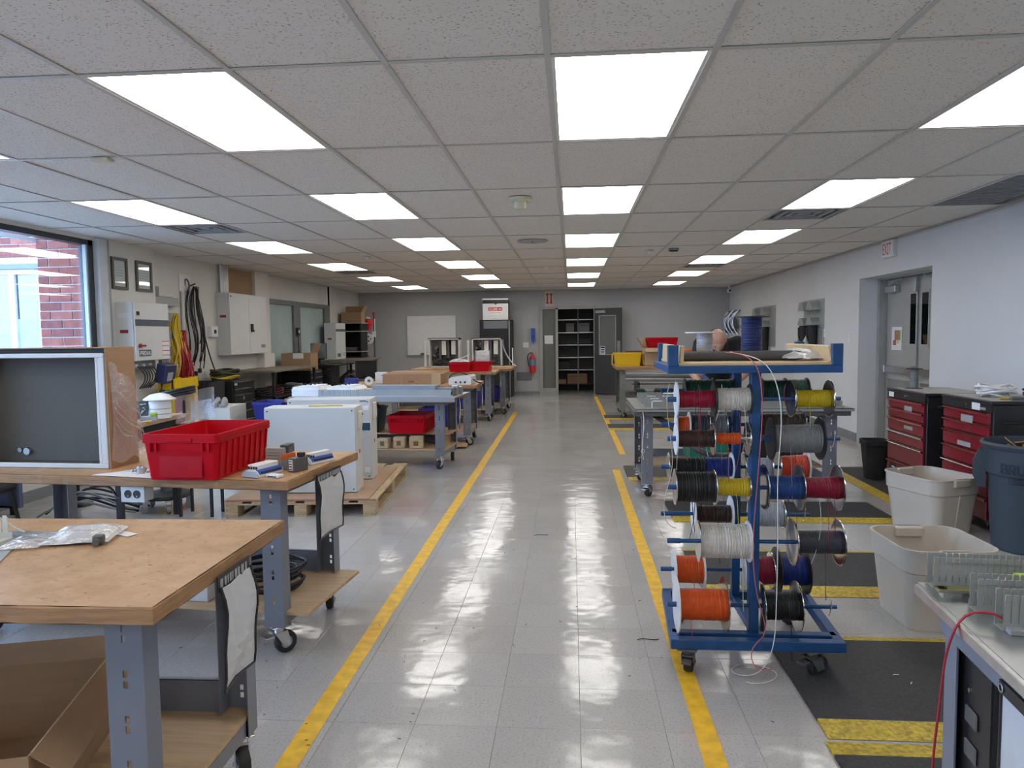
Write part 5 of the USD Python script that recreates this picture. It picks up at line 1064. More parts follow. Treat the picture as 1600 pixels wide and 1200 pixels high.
S = [  # front row: label, winding x0,x1, arm z, r winding, r flange, colour, flanges
 ('red wire spool with a white left flange, top left of the rack front', .439, .588, 1.15, .036, .074, 'red', 'flange_white', 'flange_black'),
 ('white wire spool beside the rack post on the top front arm', .597, .733, 1.15, .047, .062, 'white', 'flange_black', 'flange_black'),
 ('yellow wire spool with large shiny flanges, top right of the rack front', .905, 1.052, 1.15, .036, .076, 'yellow', 'flange_steel', 'flange_steel'),
 ('dark brown wire spool on the second front arm, far left', .438, .585, .985, .036, .068, 'brown', 'flange_white', 'flange_steel'),
 ('small orange wire spool with a bare steel core beside the post', .598, .698, .985, .024, .070, 'orange', None, 'flange_steel'),
 ('big grey wire spool with black flanges, right of the post', .825, 1.018, .985, .058, .088, 'grey', 'flange_black', 'flange_black'),
 ('large black wire spool on the middle front arm, far left', .434, .594, .78, .064, .076, 'black', 'flange_steel', 'flange_steel'),
 ('yellow wire spool between the black spool and the post, middle front arm', .604, .733, .78, .036, .056, 'yellow', None, 'flange_steel'),
 ('blue wire spool with big steel flanges right of the post, middle front arm', .80, .938, .78, .049, .095, 'blue', 'flange_steel', 'flange_steel'),
 ('crimson wire spool at the right tip of the middle front arm', .955, 1.092, .78, .044, .094, 'crimson', None, 'flange_steel'),
 ('large white wire spool on the fourth front arm', .532, .735, .55, .070, .086, 'white', 'flange_steel', 'flange_white'),
 ('dark grey wire spool at the right tip of the fourth front arm', .918, 1.10, .55, .047, .096, 'darkgrey', 'flange_steel', 'flange_steel'),
 ('bright orange wire spool on the lowest front arm, far left', .443, .638, .285, .064, .118, 'orange', 'flange_white', 'flange_steel'),
 ('black wire spool on the lowest front arm right of the post', .79, .935, .285, .057, .105, 'black', 'flange_steel', 'flange_steel'),
]
for k, q in enumerate(S):
    lb, x0, x1, z, rw, rf, c, f0, f1 = q
    spool(lb, x0, x1, z if z != .285 else .275, Y1, rw, rf, c, f0, f1, core=(.017, .03) if c == 'orange' and rw < .03 else None, uneven=.12 if k in (7, 9) else .03, hub=.0125)
S2 = [
 ('green wire spool on the top rear arm behind the red spool', .545, .672, 1.15, .052, .060, 'green', 'flange_black', 'flange_black'),
 ('green wire spool on the top rear arm behind the white spool', .680, .765, 1.15, .052, .058, 'green', None, 'flange_black'),
 ('green wire spool on the top rear arm just right of the rear post', .905, 1.01, 1.15, .050, .058, 'green', 'flange_black', 'flange_black'),
 ('green wire spool on the top rear arm behind the yellow spool', 1.03, 1.11, 1.15, .050, .058, 'green', None, 'flange_black'),
 ('small orange wire spool on the second rear arm, far left', .505, .562, .985, .040, .062, 'orange', 'flange_white', 'flange_white'),
 ('dark grey wire spool on the second rear arm behind the brown spool', .578, .655, .985, .050, .066, 'darkgrey', None, 'flange_steel'),
 ('grey-blue wire spool on the second rear arm behind the orange spool', .665, .735, .985, .050, .066, 'grey', None, 'flange_steel'),
 ('dark brown wire spool on the second rear arm behind the big grey spool', .875, 1.09, .985, .056, .066, 'brown', 'flange_black', 'flange_black'),
 ('black wire spool on the middle rear arm, far left', .470, .635, .78, .046, .070, 'black', 'flange_steel', None),
 ('deep blue wire spool on the middle rear arm left of the rear post', .645, .765, .78, .046, .068, 'deepblue', None, 'flange_white'),
 ('silver-white wire spool on the middle rear arm right of the rear post', .825, .945, .78, .044, .072, 'silverwhite', 'flange_steel', 'flange_steel'),
 ('red-orange wire spool with loose turns on the middle rear arm, right', .985, 1.115, .78, .056, .074, 'redorange', 'flange_steel', 'flange_white'),
 ('dark brown wire spool on the fourth rear arm behind the white spool', .590, .762, .55, .042, .088, 'brown', 'flange_white', 'flange_white'),
 ('silver-white wire spool on the fourth rear arm right of the post', .860, 1.005, .55, .058, .070, 'silverwhite', 'flange_steel', 'flange_steel'),
 ('orange wire spool on the lowest rear arm, left', .498, .630, .275, .066, .10, 'orange', 'flange_white', 'flange_white'),
 ('crimson wire spool on the lowest rear arm beside the black spool', .825, .955, .275, .066, .09, 'crimson', 'flange_white', 'flange_steel'),
 ('deep blue wire spool with large black flanges on the lowest rear arm', .985, 1.115, .275, .070, .112, 'deepblue', 'flange_black', 'flange_black'),
]
for q in S2:
    lb, x0, x1, z, rw, rf, c, f0, f1 = q
    spool(lb, x0, x1, z, Y2, rw, rf, c, f0, f1, uneven=.15 if c == 'redorange' else .02, hub=.0125)
# things in the top tray
spool('white wire spool with a broad white top flange standing in the rack tray', 0, .115, 0, 0, .036, .088, 'silverwhite', 'flange_white', 'flange_white', True, loc=(.602, 3.36, 1.3675))
spool('tall dark blue wire spool with black flanges standing in the rack tray', 0, .180, 0, 0, .044, .076, 'navy', 'flange_black', 'flange_black', True, loc=(.782, 3.25, 1.400))
t = thing('foam_roll', 'long dark grey foam tube lying across the rack tray', 'foam roll', (0, 3.16, 1.327))
part(t, 'tube', B().lathe([(.010, .47), (.021, .47), (.021, .94), (.010, 1.01)], 24, axis='x', closed=True), 'mid_dark' if 'mid_dark' in MATS else mat('mid_dark', (.06, .06, .065), .55), smooth=40)
part(t, 'stand_pin', B().cyl((.55, 0, -.034), (.55, 0, -.018), .002, 6).cyl((.66, 0, -.034), (.66, 0, -.018), .002, 6).cyl((.70, 0, -.034), (.70, 0, -.018), .002, 6).cyl((.85, 0, -.034), (.85, 0, -.018), .002, 6), 'black')
t = thing('plastic_bag', 'shiny crumpled clear plastic bag lying at the right end of the rack tray', 'plastic bag', (.985, 3.2, 1.3055), .1)
part(t, 'film', B().sheet(crumpled(-.11, .085, -.12, .14, .030, 41, 30, 26, .022), .001), 'film_cloth'); part(t, 'pink_tip', B().box(.02, .06, -.06, -.02, .004, .022, .006), 'pinkish' if 'pinkish' in MATS else mat('pinkish', (.5, .28, .3), .5))
t = thing('tape_roll', 'small orange and red tool lying at the left end of the rack tray', 'tool', (.50, 3.4, 1.3055), .2)
part(t, 'body', B().lathe([(.02, 0), (.042, 0), (.042, .03), (.02, .03)], 20, closed=True), 'red', smooth=35); part(t, 'band', B().box(-.03, .05, -.012, .012, .03, .045, .004), 'orange')
t = thing('loose_wire', 'pink and white wires trailing from the tray to the floor before the rack', 'wire', (0, 0, 0))
part(t, 'white_wire', B().tube(spline([(.66, 3.10, 1.345), (.70, 3.04, 1.335), (.77, 2.98, 1.30), (.815, 2.955, 1.20), (.82, 2.95, .9), (.822, 2.955, .6), (.818, 2.95, .3), (.79, 2.95, .10), (.72, 2.99, .012), (.665, 3.04, .004), (.70, 3.10, .004), (.80, 3.10, .004), (.845, 3.04, .004), (.80, 2.96, .004), (.70, 2.95, .004)], 80), .0022, 6), 'flange_white', smooth=True)
part(t, 'pink_wire', B().tube(spline([(.64, 3.10, 1.343), (.69, 3.03, 1.336), (.73, 2.975, 1.30), (.752, 2.955, 1.2), (.75, 2.95, 1.0), (.735, 2.95, .78), (.725, 2.95, .55), (.76, 2.95, .3), (.77, 2.95, .2), (.73, 2.95, .15), (.72, 2.94, .11), (.80, 2.92, .075)], 70), .002, 6), 'cable_pink' if 'cable_pink' in MATS else mat('cable_pink', (.55, .12, .12), .4), smooth=True)
t = thing('loose_wire', 'pale wire hanging from the left end of the tray to the fourth arm', 'wire', (0, 0, 0))
part(t, 'wire', B().tube(spline([(.40, 3.02, 1.22), (.405, 3.02, 1.0), (.41, 3.03, .85), (.38, 3.02, .72), (.385, 3.0, .66), (.43, 3.02, .62)], 40), .0016, 5), 'cable_yellow2' if 'cable_yellow2' in MATS else mat('cable_yellow2', (.5, .46, .32), .4))
r_ = np.random.default_rng(77)
for k in range(14):
    x = .47 + .0445 * k + r_.uniform(-.012, .012); z0 = r_.choice([1.215, 1.1, .94, .74]); d = r_.uniform(.08, .28); y = r_.choice([3.03, 3.3, 3.45]) + r_.uniform(-.01, .02)
    t = thing('hanging_wire', f'{["white", "red", "black", "silver"][k % 4]} loose wire end hanging among the rack spools, {["first", "second", "third", "fourth", "fifth", "sixth", "seventh", "eighth", "ninth", "tenth", "eleventh", "twelfth", "thirteenth", "last"][k]} from the left', 'wire', (x, y, z0), group='loose wire ends on the rack')
    part(t, 'wire', B().tube(spline([(0, 0, 0), (r_.uniform(-.01, .01), -.005, -d * .4), (r_.uniform(-.03, .03), 0, -d)], 10), .0014, 5), ['wire_white', 'wire_red', 'wire_black', 'wire_silverwhite'][k % 4])

# ------------------------------------------------------------------ right side tables
r1 = bench('grey workbench behind the blue rack carrying a slotted duct panel', (2.31, 6.22, 0), math.radians(0), 1.78, .95, H=.762, shelf=None, cz=.12, jag=False, inset=.075, top_m='leg_dark')
t = thing('wiring_panel', 'wide galvanised wiring panel with grey slotted ducts on the bench behind the rack', 'wiring panel', (.54, 6.20, .764), 0)
part(t, 'plate', B().box(0, 1.79, 0, 1.1, .016, .02).box(0, 1.79, 0, .004, -.004, .02).box(0, .004, 0, 1.1, 0, .016), 'galv')
for k, y in enumerate((.03, .26, .50, .74, .98)): duct(t, .22 if k == 0 else .10, y, 1.5 if k == 0 else 1.62, 0, .05, .062, .0225, 'duct_grey', .02)
for k in range(4):
    for j in range(3): b = B().at((.15 + .14 * k, .15 + .24 * j, .02)).box(0, .10, 0, .01, .05, .058).box(0, .008, 0, .01, 0, .058).box(.092, .10, 0, .01, 0, .058); part(t, 'rail_bracket', b, 'white')
part(t, 'paper', B().at((.62, .86, .086), rz=-.12).box(-.28, .25, -.12, .12, 0, .001), 'paper')
for k in range(3): part(t, 'terminal_block', B().box(.50 + .07 * k, .55 + .07 * k, .52, .60, .03, .11, .004), 'leg_grey')
t = thing('orange_tool', 'orange and brown handled tool on the papers of the duct panel', 'tool', (1.08, 7.05, .852), .3); part(t, 'handle', B().tube(spline([(-.10, 0, .01), (-.04, .02, .012), (.03, .01, .012), (.10, -.02, .01)], 12), .012, 8), 'orange'); part(t, 'jaw', B().box(.08, .16, -.03, .0, .002, .02, .004), 'brown_frame')
t = thing('tie_strap', 'white strip hanging from the left end of the duct panel', 'strap', (.60, 6.19, .76)); part(t, 'strap', B().tube(spline([(0, 0, 0), (.005, -.01, -.15), (-.005, -.012, -.3), (.005, -.01, -.40)], 14), .004, 6), 'offwhite'); part(t, 'loop', B().tube(arc((0, -.01, -.33), .015, 0, 2 * PI, 14, plane='xz'), .002, 5), 'offwhite')
t = thing('black_sling', 'black hose looping from under the duct bench to the rack', 'hose', (0, 0, 0)); part(t, 'hose', B().tube(spline([(.72, 6.45, .71), (.78, 6.2, .68), (.88, 5.95, .60), (1.0, 5.75, .50), (1.15, 5.7, .47), (1.3, 5.8, .5)], 20), .025, 10), 'black', smooth=True)
for k, (x, w_, h_, m, lb) in enumerate(((1.05, .35, .40, 'green_bin2', 'green crate under the duct bench behind the rack'), (1.5, .45, .45, 'black_matte', 'black case under the duct bench behind the rack, right of the green crate'))):
    t = thing('storage_crate', lb, 'crate', (x, 6.62, .0 if k else .25)); part(t, 'body', B().box(0, w_, 0, .35, .02, h_, .01), m if m in MATS else mat(m, (.01, .22, .14), .4)); part(t, 'rim', B().box(-.01, w_ + .01, -.01, .36, h_, h_ + .02, .004), 'black' if k else 'green_bin')
solo('bench_shelf', B().box(.66, 2.2, 6.55, 7.05, .225, .245, .002), 'ply', 'plywood shelf resting low in the bench behind the rack', 'shelf')
# bench R2
r2b = bench('wood-topped bench with a yellow bin and cartons beside the open far door', (2.55, 12.2, 0), 0, 1.80, 1.2, H=.865, leg_m='leg_green' if 'leg_green' in MATS else mat('leg_green', (.19, .195, .18), .45), shelf=None, cz=.13, jag=False, inset=.06, th=.05) or r2b
t = thing('yellow_bin', 'yellow plastic bin on the bench beside the open far door', 'tote', (.97, 12.75, .866))
V, F = loft([[(x, y, z) for x, y in rrect(.46 * k, .36 * k, .03, 4)] for k, z in ((.90, 0), (.99, .19), (1.05, .19), (1.05, .22), (.96, .22), (.87, .01))]); part(t, 'shell', (V, F), 'yellow', smooth=30)
part(t, 'handle', B().tube([(-.255, -.1, .2), (-.27, -.1, .02), (-.255, .1, .02), (-.255, .1, .2)], .01, 6).tube([(.255, -.1, .2), (.27, -.1, .02), (.255, .1, .02), (.255, .1, .2)], .01, 6), 'yellow'); part(t, 'contents', B().box(-.2, .18, -.12, .13, .015, .14, .02), 'cardboard_dark')
def carton(lb, loc, rz, w_, d_, h_, m='kraft', flaps=((0, 50), (1, 60)), nm='carton'):
    t = thing(nm, lb, 'box', loc, rz); q = .005
    part(t, 'body', B().box(0, w_, 0, q, 0, h_).box(0, w_, d_ - q, d_, 0, h_).box(0, q, q, d_ - q, 0, h_).box(w_ - q, w_, q, d_ - q, 0, h_).box(0, w_, 0, d_, 0, q), m)
    for side, a in flaps:
        a = math.radians(a)
        if side == 0: b = B().at((0, 0, h_), rx=-a + PI).box(.005, w_ - .005, 0, d_ * .45, -q, 0) if False else B().at((0, 0, h_), rx=PI + a).box(.004, w_ - .004, 0, d_ * .42, -.002, .002)
        elif side == 1: b = B().at((w_, 0, h_), ry=-a + 0).box(0, w_ * .35, .004, d_ - .004, -.002, .002)
        elif side == 2: b = B().at((0, 0, h_), ry=a).box(-w_ * .35, 0, .004, d_ - .004, -.002, .002)
        else: b = B().at((0, d_, h_), rx=a).box(.004, w_ - .004, 0, d_ * .42, -.002, .002)
        part(t, 'flap', b, m)
    return t
carton('open kraft carton with raised flaps behind the yellow bin', (.98, 13.0, .866), 0, .55, .35, .24, 'cardboard_dark', ((1, 40), (2, 10)))
carton('large kraft carton right of the yellow bin', (1.25, 12.62, .866), 0, .62, .42, .30, 'kraft', ((2, 60), (3, 70), (0, 20)))
tote('red plastic tote standing on cartons at the back of the yellow bin bench', (1.56, 12.82, 1.172), 0, .52, .38, .17, window=False)
t = thing('pipe_stack', 'dark lengths of tube lying on a low rack behind the duct bench', 'pipe', (0, 0, 0))
for k in range(5): part(t, 'pipe', B().cyl((1.0 + .05 * k, 14.7 + .1 * k, .5 + .045 * (k % 3)), (2.9, 14.9 + .1 * k, .46 + .045 * (k % 3)), .035, 10), 'leg_dark' if k % 2 else 'label_grey', smooth=35)
part(t, 'stand', B().box(1.3, 1.36, 14.6, 15.3, 0, .44).box(2.6, 2.66, 14.6, 15.3, 0, .42).box(1.2, 2.75, 14.6, 14.65, .40, .42), 'leg_dark')
t = thing('hand_dolly', 'black and green trolley of small parts behind the duct bench', 'trolley', (1.35, 13.85, 0)); part(t, 'platform', B().box(-.3, .6, 0, .5, .12, .16, .01), 'leg_dark'); part(t, 'wheel', B().cyl((-.2, -.02, .06), (-.2, .02, .06), .06, 14), 'rubber'); part(t, 'wheel', B().cyl((.5, -.02, .06), (.5, .02, .06), .06, 14), 'rubber')
for k in range(5): part(t, 'load', B().cbox((-.2 + .17 * k, .2, .25), (.14, .25, .18 + .05 * (k % 2)), .02), ['leg_dark', 'wire_green', 'mid_grey', 'black', 'pcb_green'][k])

# ------------------------------------------------------------------ right wall: tool chests, bins, can
def chest(lb, x0, y0, W_, D_, H_, rows, hi, extra):
    """rolling tool chest with its drawers facing -x"""
    t = thing('tool_chest', lb, 'tool chest', (x0, y0, 0)); b = B().box(.02, D_, 0, W_, .09, H_, .006)
    part(t, 'body', b, 'black'); part(t, 'top_rim', B().box(-.005, D_ + .005, -.008, W_ + .008, H_, H_ + .025, .004).box(.0, .02, .0, W_, H_ - .055, H_), 'black'); part(t, 'top_liner', B().box(.03, D_ - .02, .02, W_ - .02, H_ + .025, H_ + .027), 'kraft_dark' if lb.startswith('l') else 'cream_dim')
    z1 = H_ - .058
    for k, h in enumerate(rows):
        d = part(t, 'drawer', B().box(.0, .02, .02, W_ - .02, z1 - h + .006, z1 - .002, .003), 'chest_red' if 'chest_red' in MATS else mat('chest_red', (.24, .010, .022), .28, coat=.3))
        part(d, 'drawer_pull', B().prism([(-.016, z1 - .006), (.0, z1 - .002), (.0, z1 - .022), (-.004, z1 - .024), (-.014, z1 - .014)], .02, W_ - .02, 'y'), 'chrome_red' if k not in hi else 'chrome')
        z1 -= h
    part(t, 'lock', B().cyl((0, W_ * .5, H_ - .028), (-.006, W_ * .5, H_ - .028), .011, 12), 'chrome'); part(t, 'label', B().box(-.0022, 0, W_ - .13, W_ - .03, H_ - .05, H_ - .006) if not extra else B().box(-.0022, 0, W_ * .20, W_ * .36, H_ - .05, H_ + .0), 'paper')
    for y in (.08, W_ - .08):
        for x in (.08, D_ - .08): caster(t, x, y, .09, .036, turn=1.2)
    return t
mat('chrome_red', (.42, .06, .07), .22, .9)
mat('cream_dim', (.42, .40, .37), .5) if 'cream_dim' not in MATS else 0
c1 = chest('red and black rolling tool chest beside the exit door, a grey spool on top', 2.87, 6.17, .70, .50, .88, (.085, .085, .115, .105, .165, .21), (3, 4), False)
part(c1, 'sticker', B().box(-.0025, -.0003, .22, .36, .735, .775), 'label_grey'); part(c1, 'sticker', B().box(-.0025, -.0003, .20, .36, .575, .605), 'label_grey'); part(c1, 'badge', B().box(-.0025, -.0003, .50, .62, .16, .235), 'ink'); part(c1, 'badge_print', B().box(-.0035, -.0025, .52, .60, .175, .19).box(-.0035, -.0025, .52, .58, .2, .215), 'paper')
part(c1, 'side_handle', B().tube([(.1, -.008, .8), (.1, -.05, .8), (.4, -.05, .8), (.4, -.008, .8)], .009, 8), 'black')
c2 = chest('red and black rolling tool chest behind the grey trash can, white cord on top', 2.89, 5.27, .66, .55, .90, (.09, .085, .115, .115, .20, .16), (4,), True)
part(c2, 'sticker', B().box(-.0025, -.0003, .22, .38, .735, .80), 'label_grey'); part(c2, 'sticker', B().box(-.0025, -.0003, .24, .42, .565, .60), 'label_grey'); part(c2, 'side_handle', B().tube([(.08, -.008, .78), (.08, -.05, .78), (.48, -.05, .78), (.48, -.008, .78)], .009, 8), 'black'); part(c2, 'name_badge', B().box(-.0025, -.0003, .06, .13, .858, .875), 'label_grey')
spool('small grey wire spool with a black base standing on the red tool chest', 0, .17, 0, 0, .036, .07, 'grey', 'flange_black', 'flange_black', True, loc=(3.03, 6.72, .995))
t = thing('cord_tangle', 'tangled heap of white cord on the tool chest behind the trash can', 'cord', (3.12, 5.62, .928))
for k in range(9):
    a = r_.uniform(0, 6.28); R = r_.uniform(.05, .11); part(t, 'cord_loop', B().tube([(R * math.cos(a + s) * 1.2 + r_.uniform(-.003, .003), R * math.sin(a + s) + .02 * (k % 3), .012 + .008 * k + .012 * math.sin(2 * s + k)) for s in np.linspace(0, 2 * PI, 24, endpoint=False)], .009, 6, closed=True), 'paper', smooth=True)
t = thing('cord_tangle', 'black cord loops and small tools at the back of the tool chest top', 'cord', (3.3, 5.45, .928))
for k in range(4): part(t, 'cord_loop', B().tube([(.07 * math.cos(s) + .02 * k, .09 * math.sin(s) + .04 * k, .012 + .018 * k + .02 * math.sin(s + k)) for s in np.linspace(0, 2 * PI, 20, endpoint=False)], .007, 6, closed=True), 'black', smooth=True)
part(t, 'tool', B().box(-.25, -.02, -.14, -.11, 0, .02, .004), 'leg_dark'); part(t, 'tool', B().box(-.30, -.1, -.08, -.06, 0, .015, .004), 'cable_yellow')
t = thing('wastebasket', 'small black wastebasket on the floor beside the red tool chest', 'wastebasket', (2.885, 7.16, .016))
V, F = loft([[(x, y, z) for x, y in rrect(.24 * k, .24 * k, .06, 5)] for k, z in ((.70, 0), (.92, .32), (1.0, .325), (1.0, .37), (.90, .37), (.66, .01))]); part(t, 'shell', (V, F), 'black_matte', smooth=30); part(t, 'liner', B().box(-.07, .07, -.07, .07, .012, .02), 'black')
def tub(lb, loc, rz, w_, d_, h_):
    t = thing('storage_tub', lb, 'tub', loc, rz); o = lambda k, z, c: [(x, y, z) for x, y in rrect(w_ - k, d_ - k, c, 7)]
    V, F = loft([o(.105, .006, .06), o(.09, 0, .06), o(.03, h_ * .70, .075), o(.012, h_ * .72, .08), o(0.0, h_ * .97, .09), o(-.012, h_ * .975, .09), o(-.012, h_, .09), o(.008, h_, .09), o(.03, h_ * .72, .08), o(.04, h_ * .70, .075), o(.10, .008, .055)]); part(t, 'shell', (V, F), 'tan_plastic', smooth=32)
    b = B()
    for s in (-1, 1):
        b.prism([(s * (d_ / 2 - .045), .03), (s * (d_ / 2 - .012), h_ * .70), (s * (d_ / 2 + .0), h_ * .70), (s * (d_ / 2 - .036), .03)][::s], -.007, .007, 'x')
    part(t, 'rib', b, 'tan_plastic')
    for s in (-1, 1): part(t, 'handle', B().box(-.07, .07, min(s * (d_ / 2 - .03), s * (d_ / 2 + .016)), max(s * (d_ / 2 - .03), s * (d_ / 2 + .016)), h_ * .86, h_ * 1.0, .008), 'tan_plastic')
    return t
tub('empty beige plastic tub nearest the viewer, right of the blue rack', (1.765, 3.70, .0005), math.radians(1), .435, .47, .40)
tub('empty beige plastic tub between the near tub and the red tool chests', (2.57, 5.40, .0005), math.radians(21), .43, .50, .40)
t = thing('trash_can', 'round grey trash can full of cardboard at the right edge of the picture', 'trash can', (2.955, 4.90, 0))
r0 = .275; pr = [(0, .004), (.195, .004), (.20, 0), (.215, .02), (.245, .48), (.250, .49), (.262, .50), (.272, .66), (.285, .665), (.292, .685), (.285, .70), (.27, .70), (.262, .66), (.235, .48), (.2, .02), (0, .02)]
part(t, 'body', B().lathe(pr, 56), 'brute', smooth=35)
for a in (math.radians(152), math.radians(332)):
    part(t, 'handle', B().at((.262 * math.cos(a), .262 * math.sin(a), .52), rz=a).prism([(-.01, -.13), (.03, -.13), (.065, -.05), (.065, .03), (.03, .12), (-.01, .12)], -.055, .055, 'y'), 'brute')
def wrap(txt, hgt, zc, a0, rad, bold=True, width=None):
    m = meshkit.text_mesh(txt, hgt, .002, bold); V = np.array(m.vertices); V[:, 0] -= V[:, 0].min(); wd = V[:, 0].max()
    if width: V[:, 0] *= width / wd
    a = a0 + V[:, 0] / rad; rr = rad + V[:, 2]; return np.stack([rr * np.cos(a), rr * np.sin(a), zc + V[:, 1]], 1), m.faces
part(t, 'lettering', wrap('BRUTE', .060, .515, math.radians(201), .2675, width=.24), 'logo_navy' if 'logo_navy' in MATS else mat('logo_navy', (.008, .015, .03), .5), label='dark raised BRUTE lettering')
b = B(); rr = .2665; a0, a1 = math.radians(213), math.radians(250); n = 14
for z0, z1, q0, q1 in ((.455, .495, 0, 1),):
    o = [(rr, a0 + (a1 - a0) * k / n) for k in range(n + 1)]
    ring = [(rr * math.cos(a), rr * math.sin(a), z0) for _, a in o] + [(rr * math.cos(a), rr * math.sin(a), z1) for _, a in o[::-1]]
    b.tube(ring, .0022, 4, closed=True)
am = (a0 + a1) / 2; b.tube([(rr * math.cos(am + .26 * math.cos(s)), rr * math.sin(am + .26 * math.cos(s)), .475 + .013 * math.sin(s)) for s in np.linspace(0, 2 * PI, 28, endpoint=False)], .0018, 4, closed=True)
part(t, 'emblem', b, 'logo_navy'); part(t, 'emblem_lettering', wrap('Rubbermaid', .011, .470, am - .20, rr + .0005, False, .105), 'logo_navy')
for k, (x, y, z, a, bb, w_, d_, m, lb) in enumerate(((-.10, -.06, .60, .5, .5, .18, .14, 'kraft', 'folded kraft carton piece leaning at the left of the trash can'), (.02, -.05, .62, -.3, .35, .20, .16, 'kraft', 'crumpled kraft carton in the middle of the trash can'), (.12, .02, .63, .2, -.35, .20, .2, 'envelope', 'yellow envelope board lying on the trash can contents'), (-.04, .10, .64, .9, .7, .2, .16, 'cardboard', 'brown cardboard offcut at the back of the trash can'))):
    t2 = thing('scrap_cardboard', lb, 'cardboard', (2.955 + x, 4.90 + y, z), a); mm = m if m in MATS else mat(m, (.58, .42, .12), .7)
    part(t2, 'panel', B().at((0, 0, 0), rx=bb, ry=.3).box(-w_ / 2, w_ / 2, -d_ / 2, d_ / 2, .0, .006), mm); part(t2, 'folded_panel', B().at((0, 0, 0), rx=bb - .9, ry=.3).box(-w_ / 2, w_ / 2, -d_ * .5, 0, .02, .026), mm); part(t2, 'torn_flap', B().at((-w_ / 2, 0, .02), rx=bb, ry=-.8).box(-.06, .0, -d_ * .3, d_ * .3, 0, .005), mm)
# ------------------------------------------------------------------ near right table with duct panel
ra = -math.radians(5.7)
t = thing('workbench', 'blue-grey steel workbench at the bottom right corner of the picture', 'workbench', (.858, 1.78, 0), ra)
part(t, 'tabletop', B().box(.02, 1.5, -1.0, .06, .735, .762, .003), 'leg_grey')
part(t, 'end_rail', B().box(.03, .036, -.9, .03, .70, .735).box(.036, .07, -.9, .03, .729, .735), 'leg_grey')
part(t, 'leg', B().box(.042, .046, -.035, .03, .02, .70).box(.046, .125, .026, .03, .02, .735).box(.121, .125, -.02, .026, .02, .735), 'leg_grey')
part(t, 'inner_channel', B().box(.062, .066, -.165, -.0, .02, .735).box(.066, .15, -.169, -.165, .02, .735), 'black')
part(t, 'bolt', B().cyl((.056, -.08, .35), (.062, -.08, .35), .006, 8).cyl((.056, -.105, .22), (.062, -.105, .22), .006, 8).cyl((.056, -.07, .60), (.062, -.07, .60), .005, 8), 'din_rail'); part(t, 'foot', B().box(.03, .13, -.13, .035, 0, .02, .003), 'black')
part(t, 'slot_plate', B().box(.056, .062, -.11, -.05, .44, .48, .003), 'leg_dark'); part(t, 'slot_plate', B().box(.056, .062, -.11, -.05, .52, .56, .003), 'leg_dark')
t = thing('hanging_sheet', 'milky plastic sheet with black edge hanging from the near right table', 'document sleeve', (.858, 1.78, 0), ra); part(t, 'sheet', B().box(.022, .0245, -.62, -.30, .30, .73), 'film_sheet' if 'film_sheet' in MATS else mat('film_sheet', (.55, .56, .58), .35)); part(t, 'piping', B().tube([(.022, -.30, .73), (.020, -.30, .30), (.020, -.62, .30)], .004, 6), 'black'); part(t, 'header_strip', B().box(.016, .022, -.62, -.30, .71, .735), 'black'); part(t, 'ring', B().tube(arc((.014, -.312, .722), .008, 0, 2 * PI, 12, plane='yz'), .0018, 5, closed=False), 'zinc')
t = pn = thing('wiring_panel', 'galvanised panel with grey slotted ducts on the near right bench', 'wiring panel', (.853, 1.872, .765), ra)
part(t, 'plate', B().box(.012, 1.3, -1.0, .0, .027, .031), 'galv'); part(t, 'flange', B().box(0, .012, -1.0, -.012, .006, .031, .002).box(.012, 1.3, -.004, .0, .002, .027), 'galv_bright' if 'galv_bright' in MATS else mat('galv_bright', (.68, .69, .70), .3, 1.0, var=.1, vscale=25)); part(t, 'slot', B().cyl((.04, -.03, .0312), (.04, -.03, .0318), .008, 10).box(.055, .075, -.055, -.045, .0312, .0318), 'black')
for (x, y) in ((.055, -.055), (.05, -.30)): part(t, 'mount_clip', B().box(x + .03, x + .06, y - .02, y + .005, .031, .042, .001), 'mid_grey')
def nduct(x, y, L): duct(t, x, y, L, 0, .042, .078, .0149, 'duct_grey', .0315)
nduct(.03, -.045, .9); nduct(.065, -.20, .9); nduct(.062, -.265, .02) if False else None
nduct(.075, -.30, .9); nduct(.145, -.47, .8)
din(t, .02, -.115, .42, 0, .045); din(t, .10, -.385, .8, 0, .047); part(t, 'screw', B().lathe([(0, 0), (.008, 0), (.007, .004), (0, .005)], 12, (.19, -.367, .047)), 'chrome', smooth=35); part(t, 'standoff', B().box(.03, .05, -.11, -.085, .031, .045).box(.38, .40, -.11, -.085, .031, .045).box(.13, .16, -.38, -.355, .031, .047).box(.60, .63, -.38, -.355, .031, .047), 'zinc')
part(t, 'end_bracket', B().prism([(-.13, .045), (-.07, .045), (-.085, .08), (-.115, .08)], .155, .185, 'x'), 'label_grey')
for k in range(34):
    x = .19 + .0066 * k; part(t, 'terminal', B().prism([(-.135, .046), (-.065, .046), (-.068, .075), (-.085, .092), (-.115, .092), (-.132, .075)], x, x + .006, 'x'), 'term_green' if k < 3 or k % 9 == 5 else ('label_grey' if k % 2 else 'mid_grey')) if 'term_green' in MATS or mat('term_green', (.35, .52, .05), .45) else None
part(t, 'ground_plate', B().box(.12, .2, -.395, -.38, .031, .036), 'zinc')
solo('red_wire', B().tube(spline([(.90, 1.575, .822), (.875, 1.578, .832), (.845, 1.59, .825), (.818, 1.605, .775), (.803, 1.62, .63), (.80, 1.64, .45), (.805, 1.64, .25), (.82, 1.64, .1), (.84, 1.62, .01)], 50), .0028, 6), 'cable_red', 'red wire draping off the near right bench to the floor', 'wire', smooth=True)
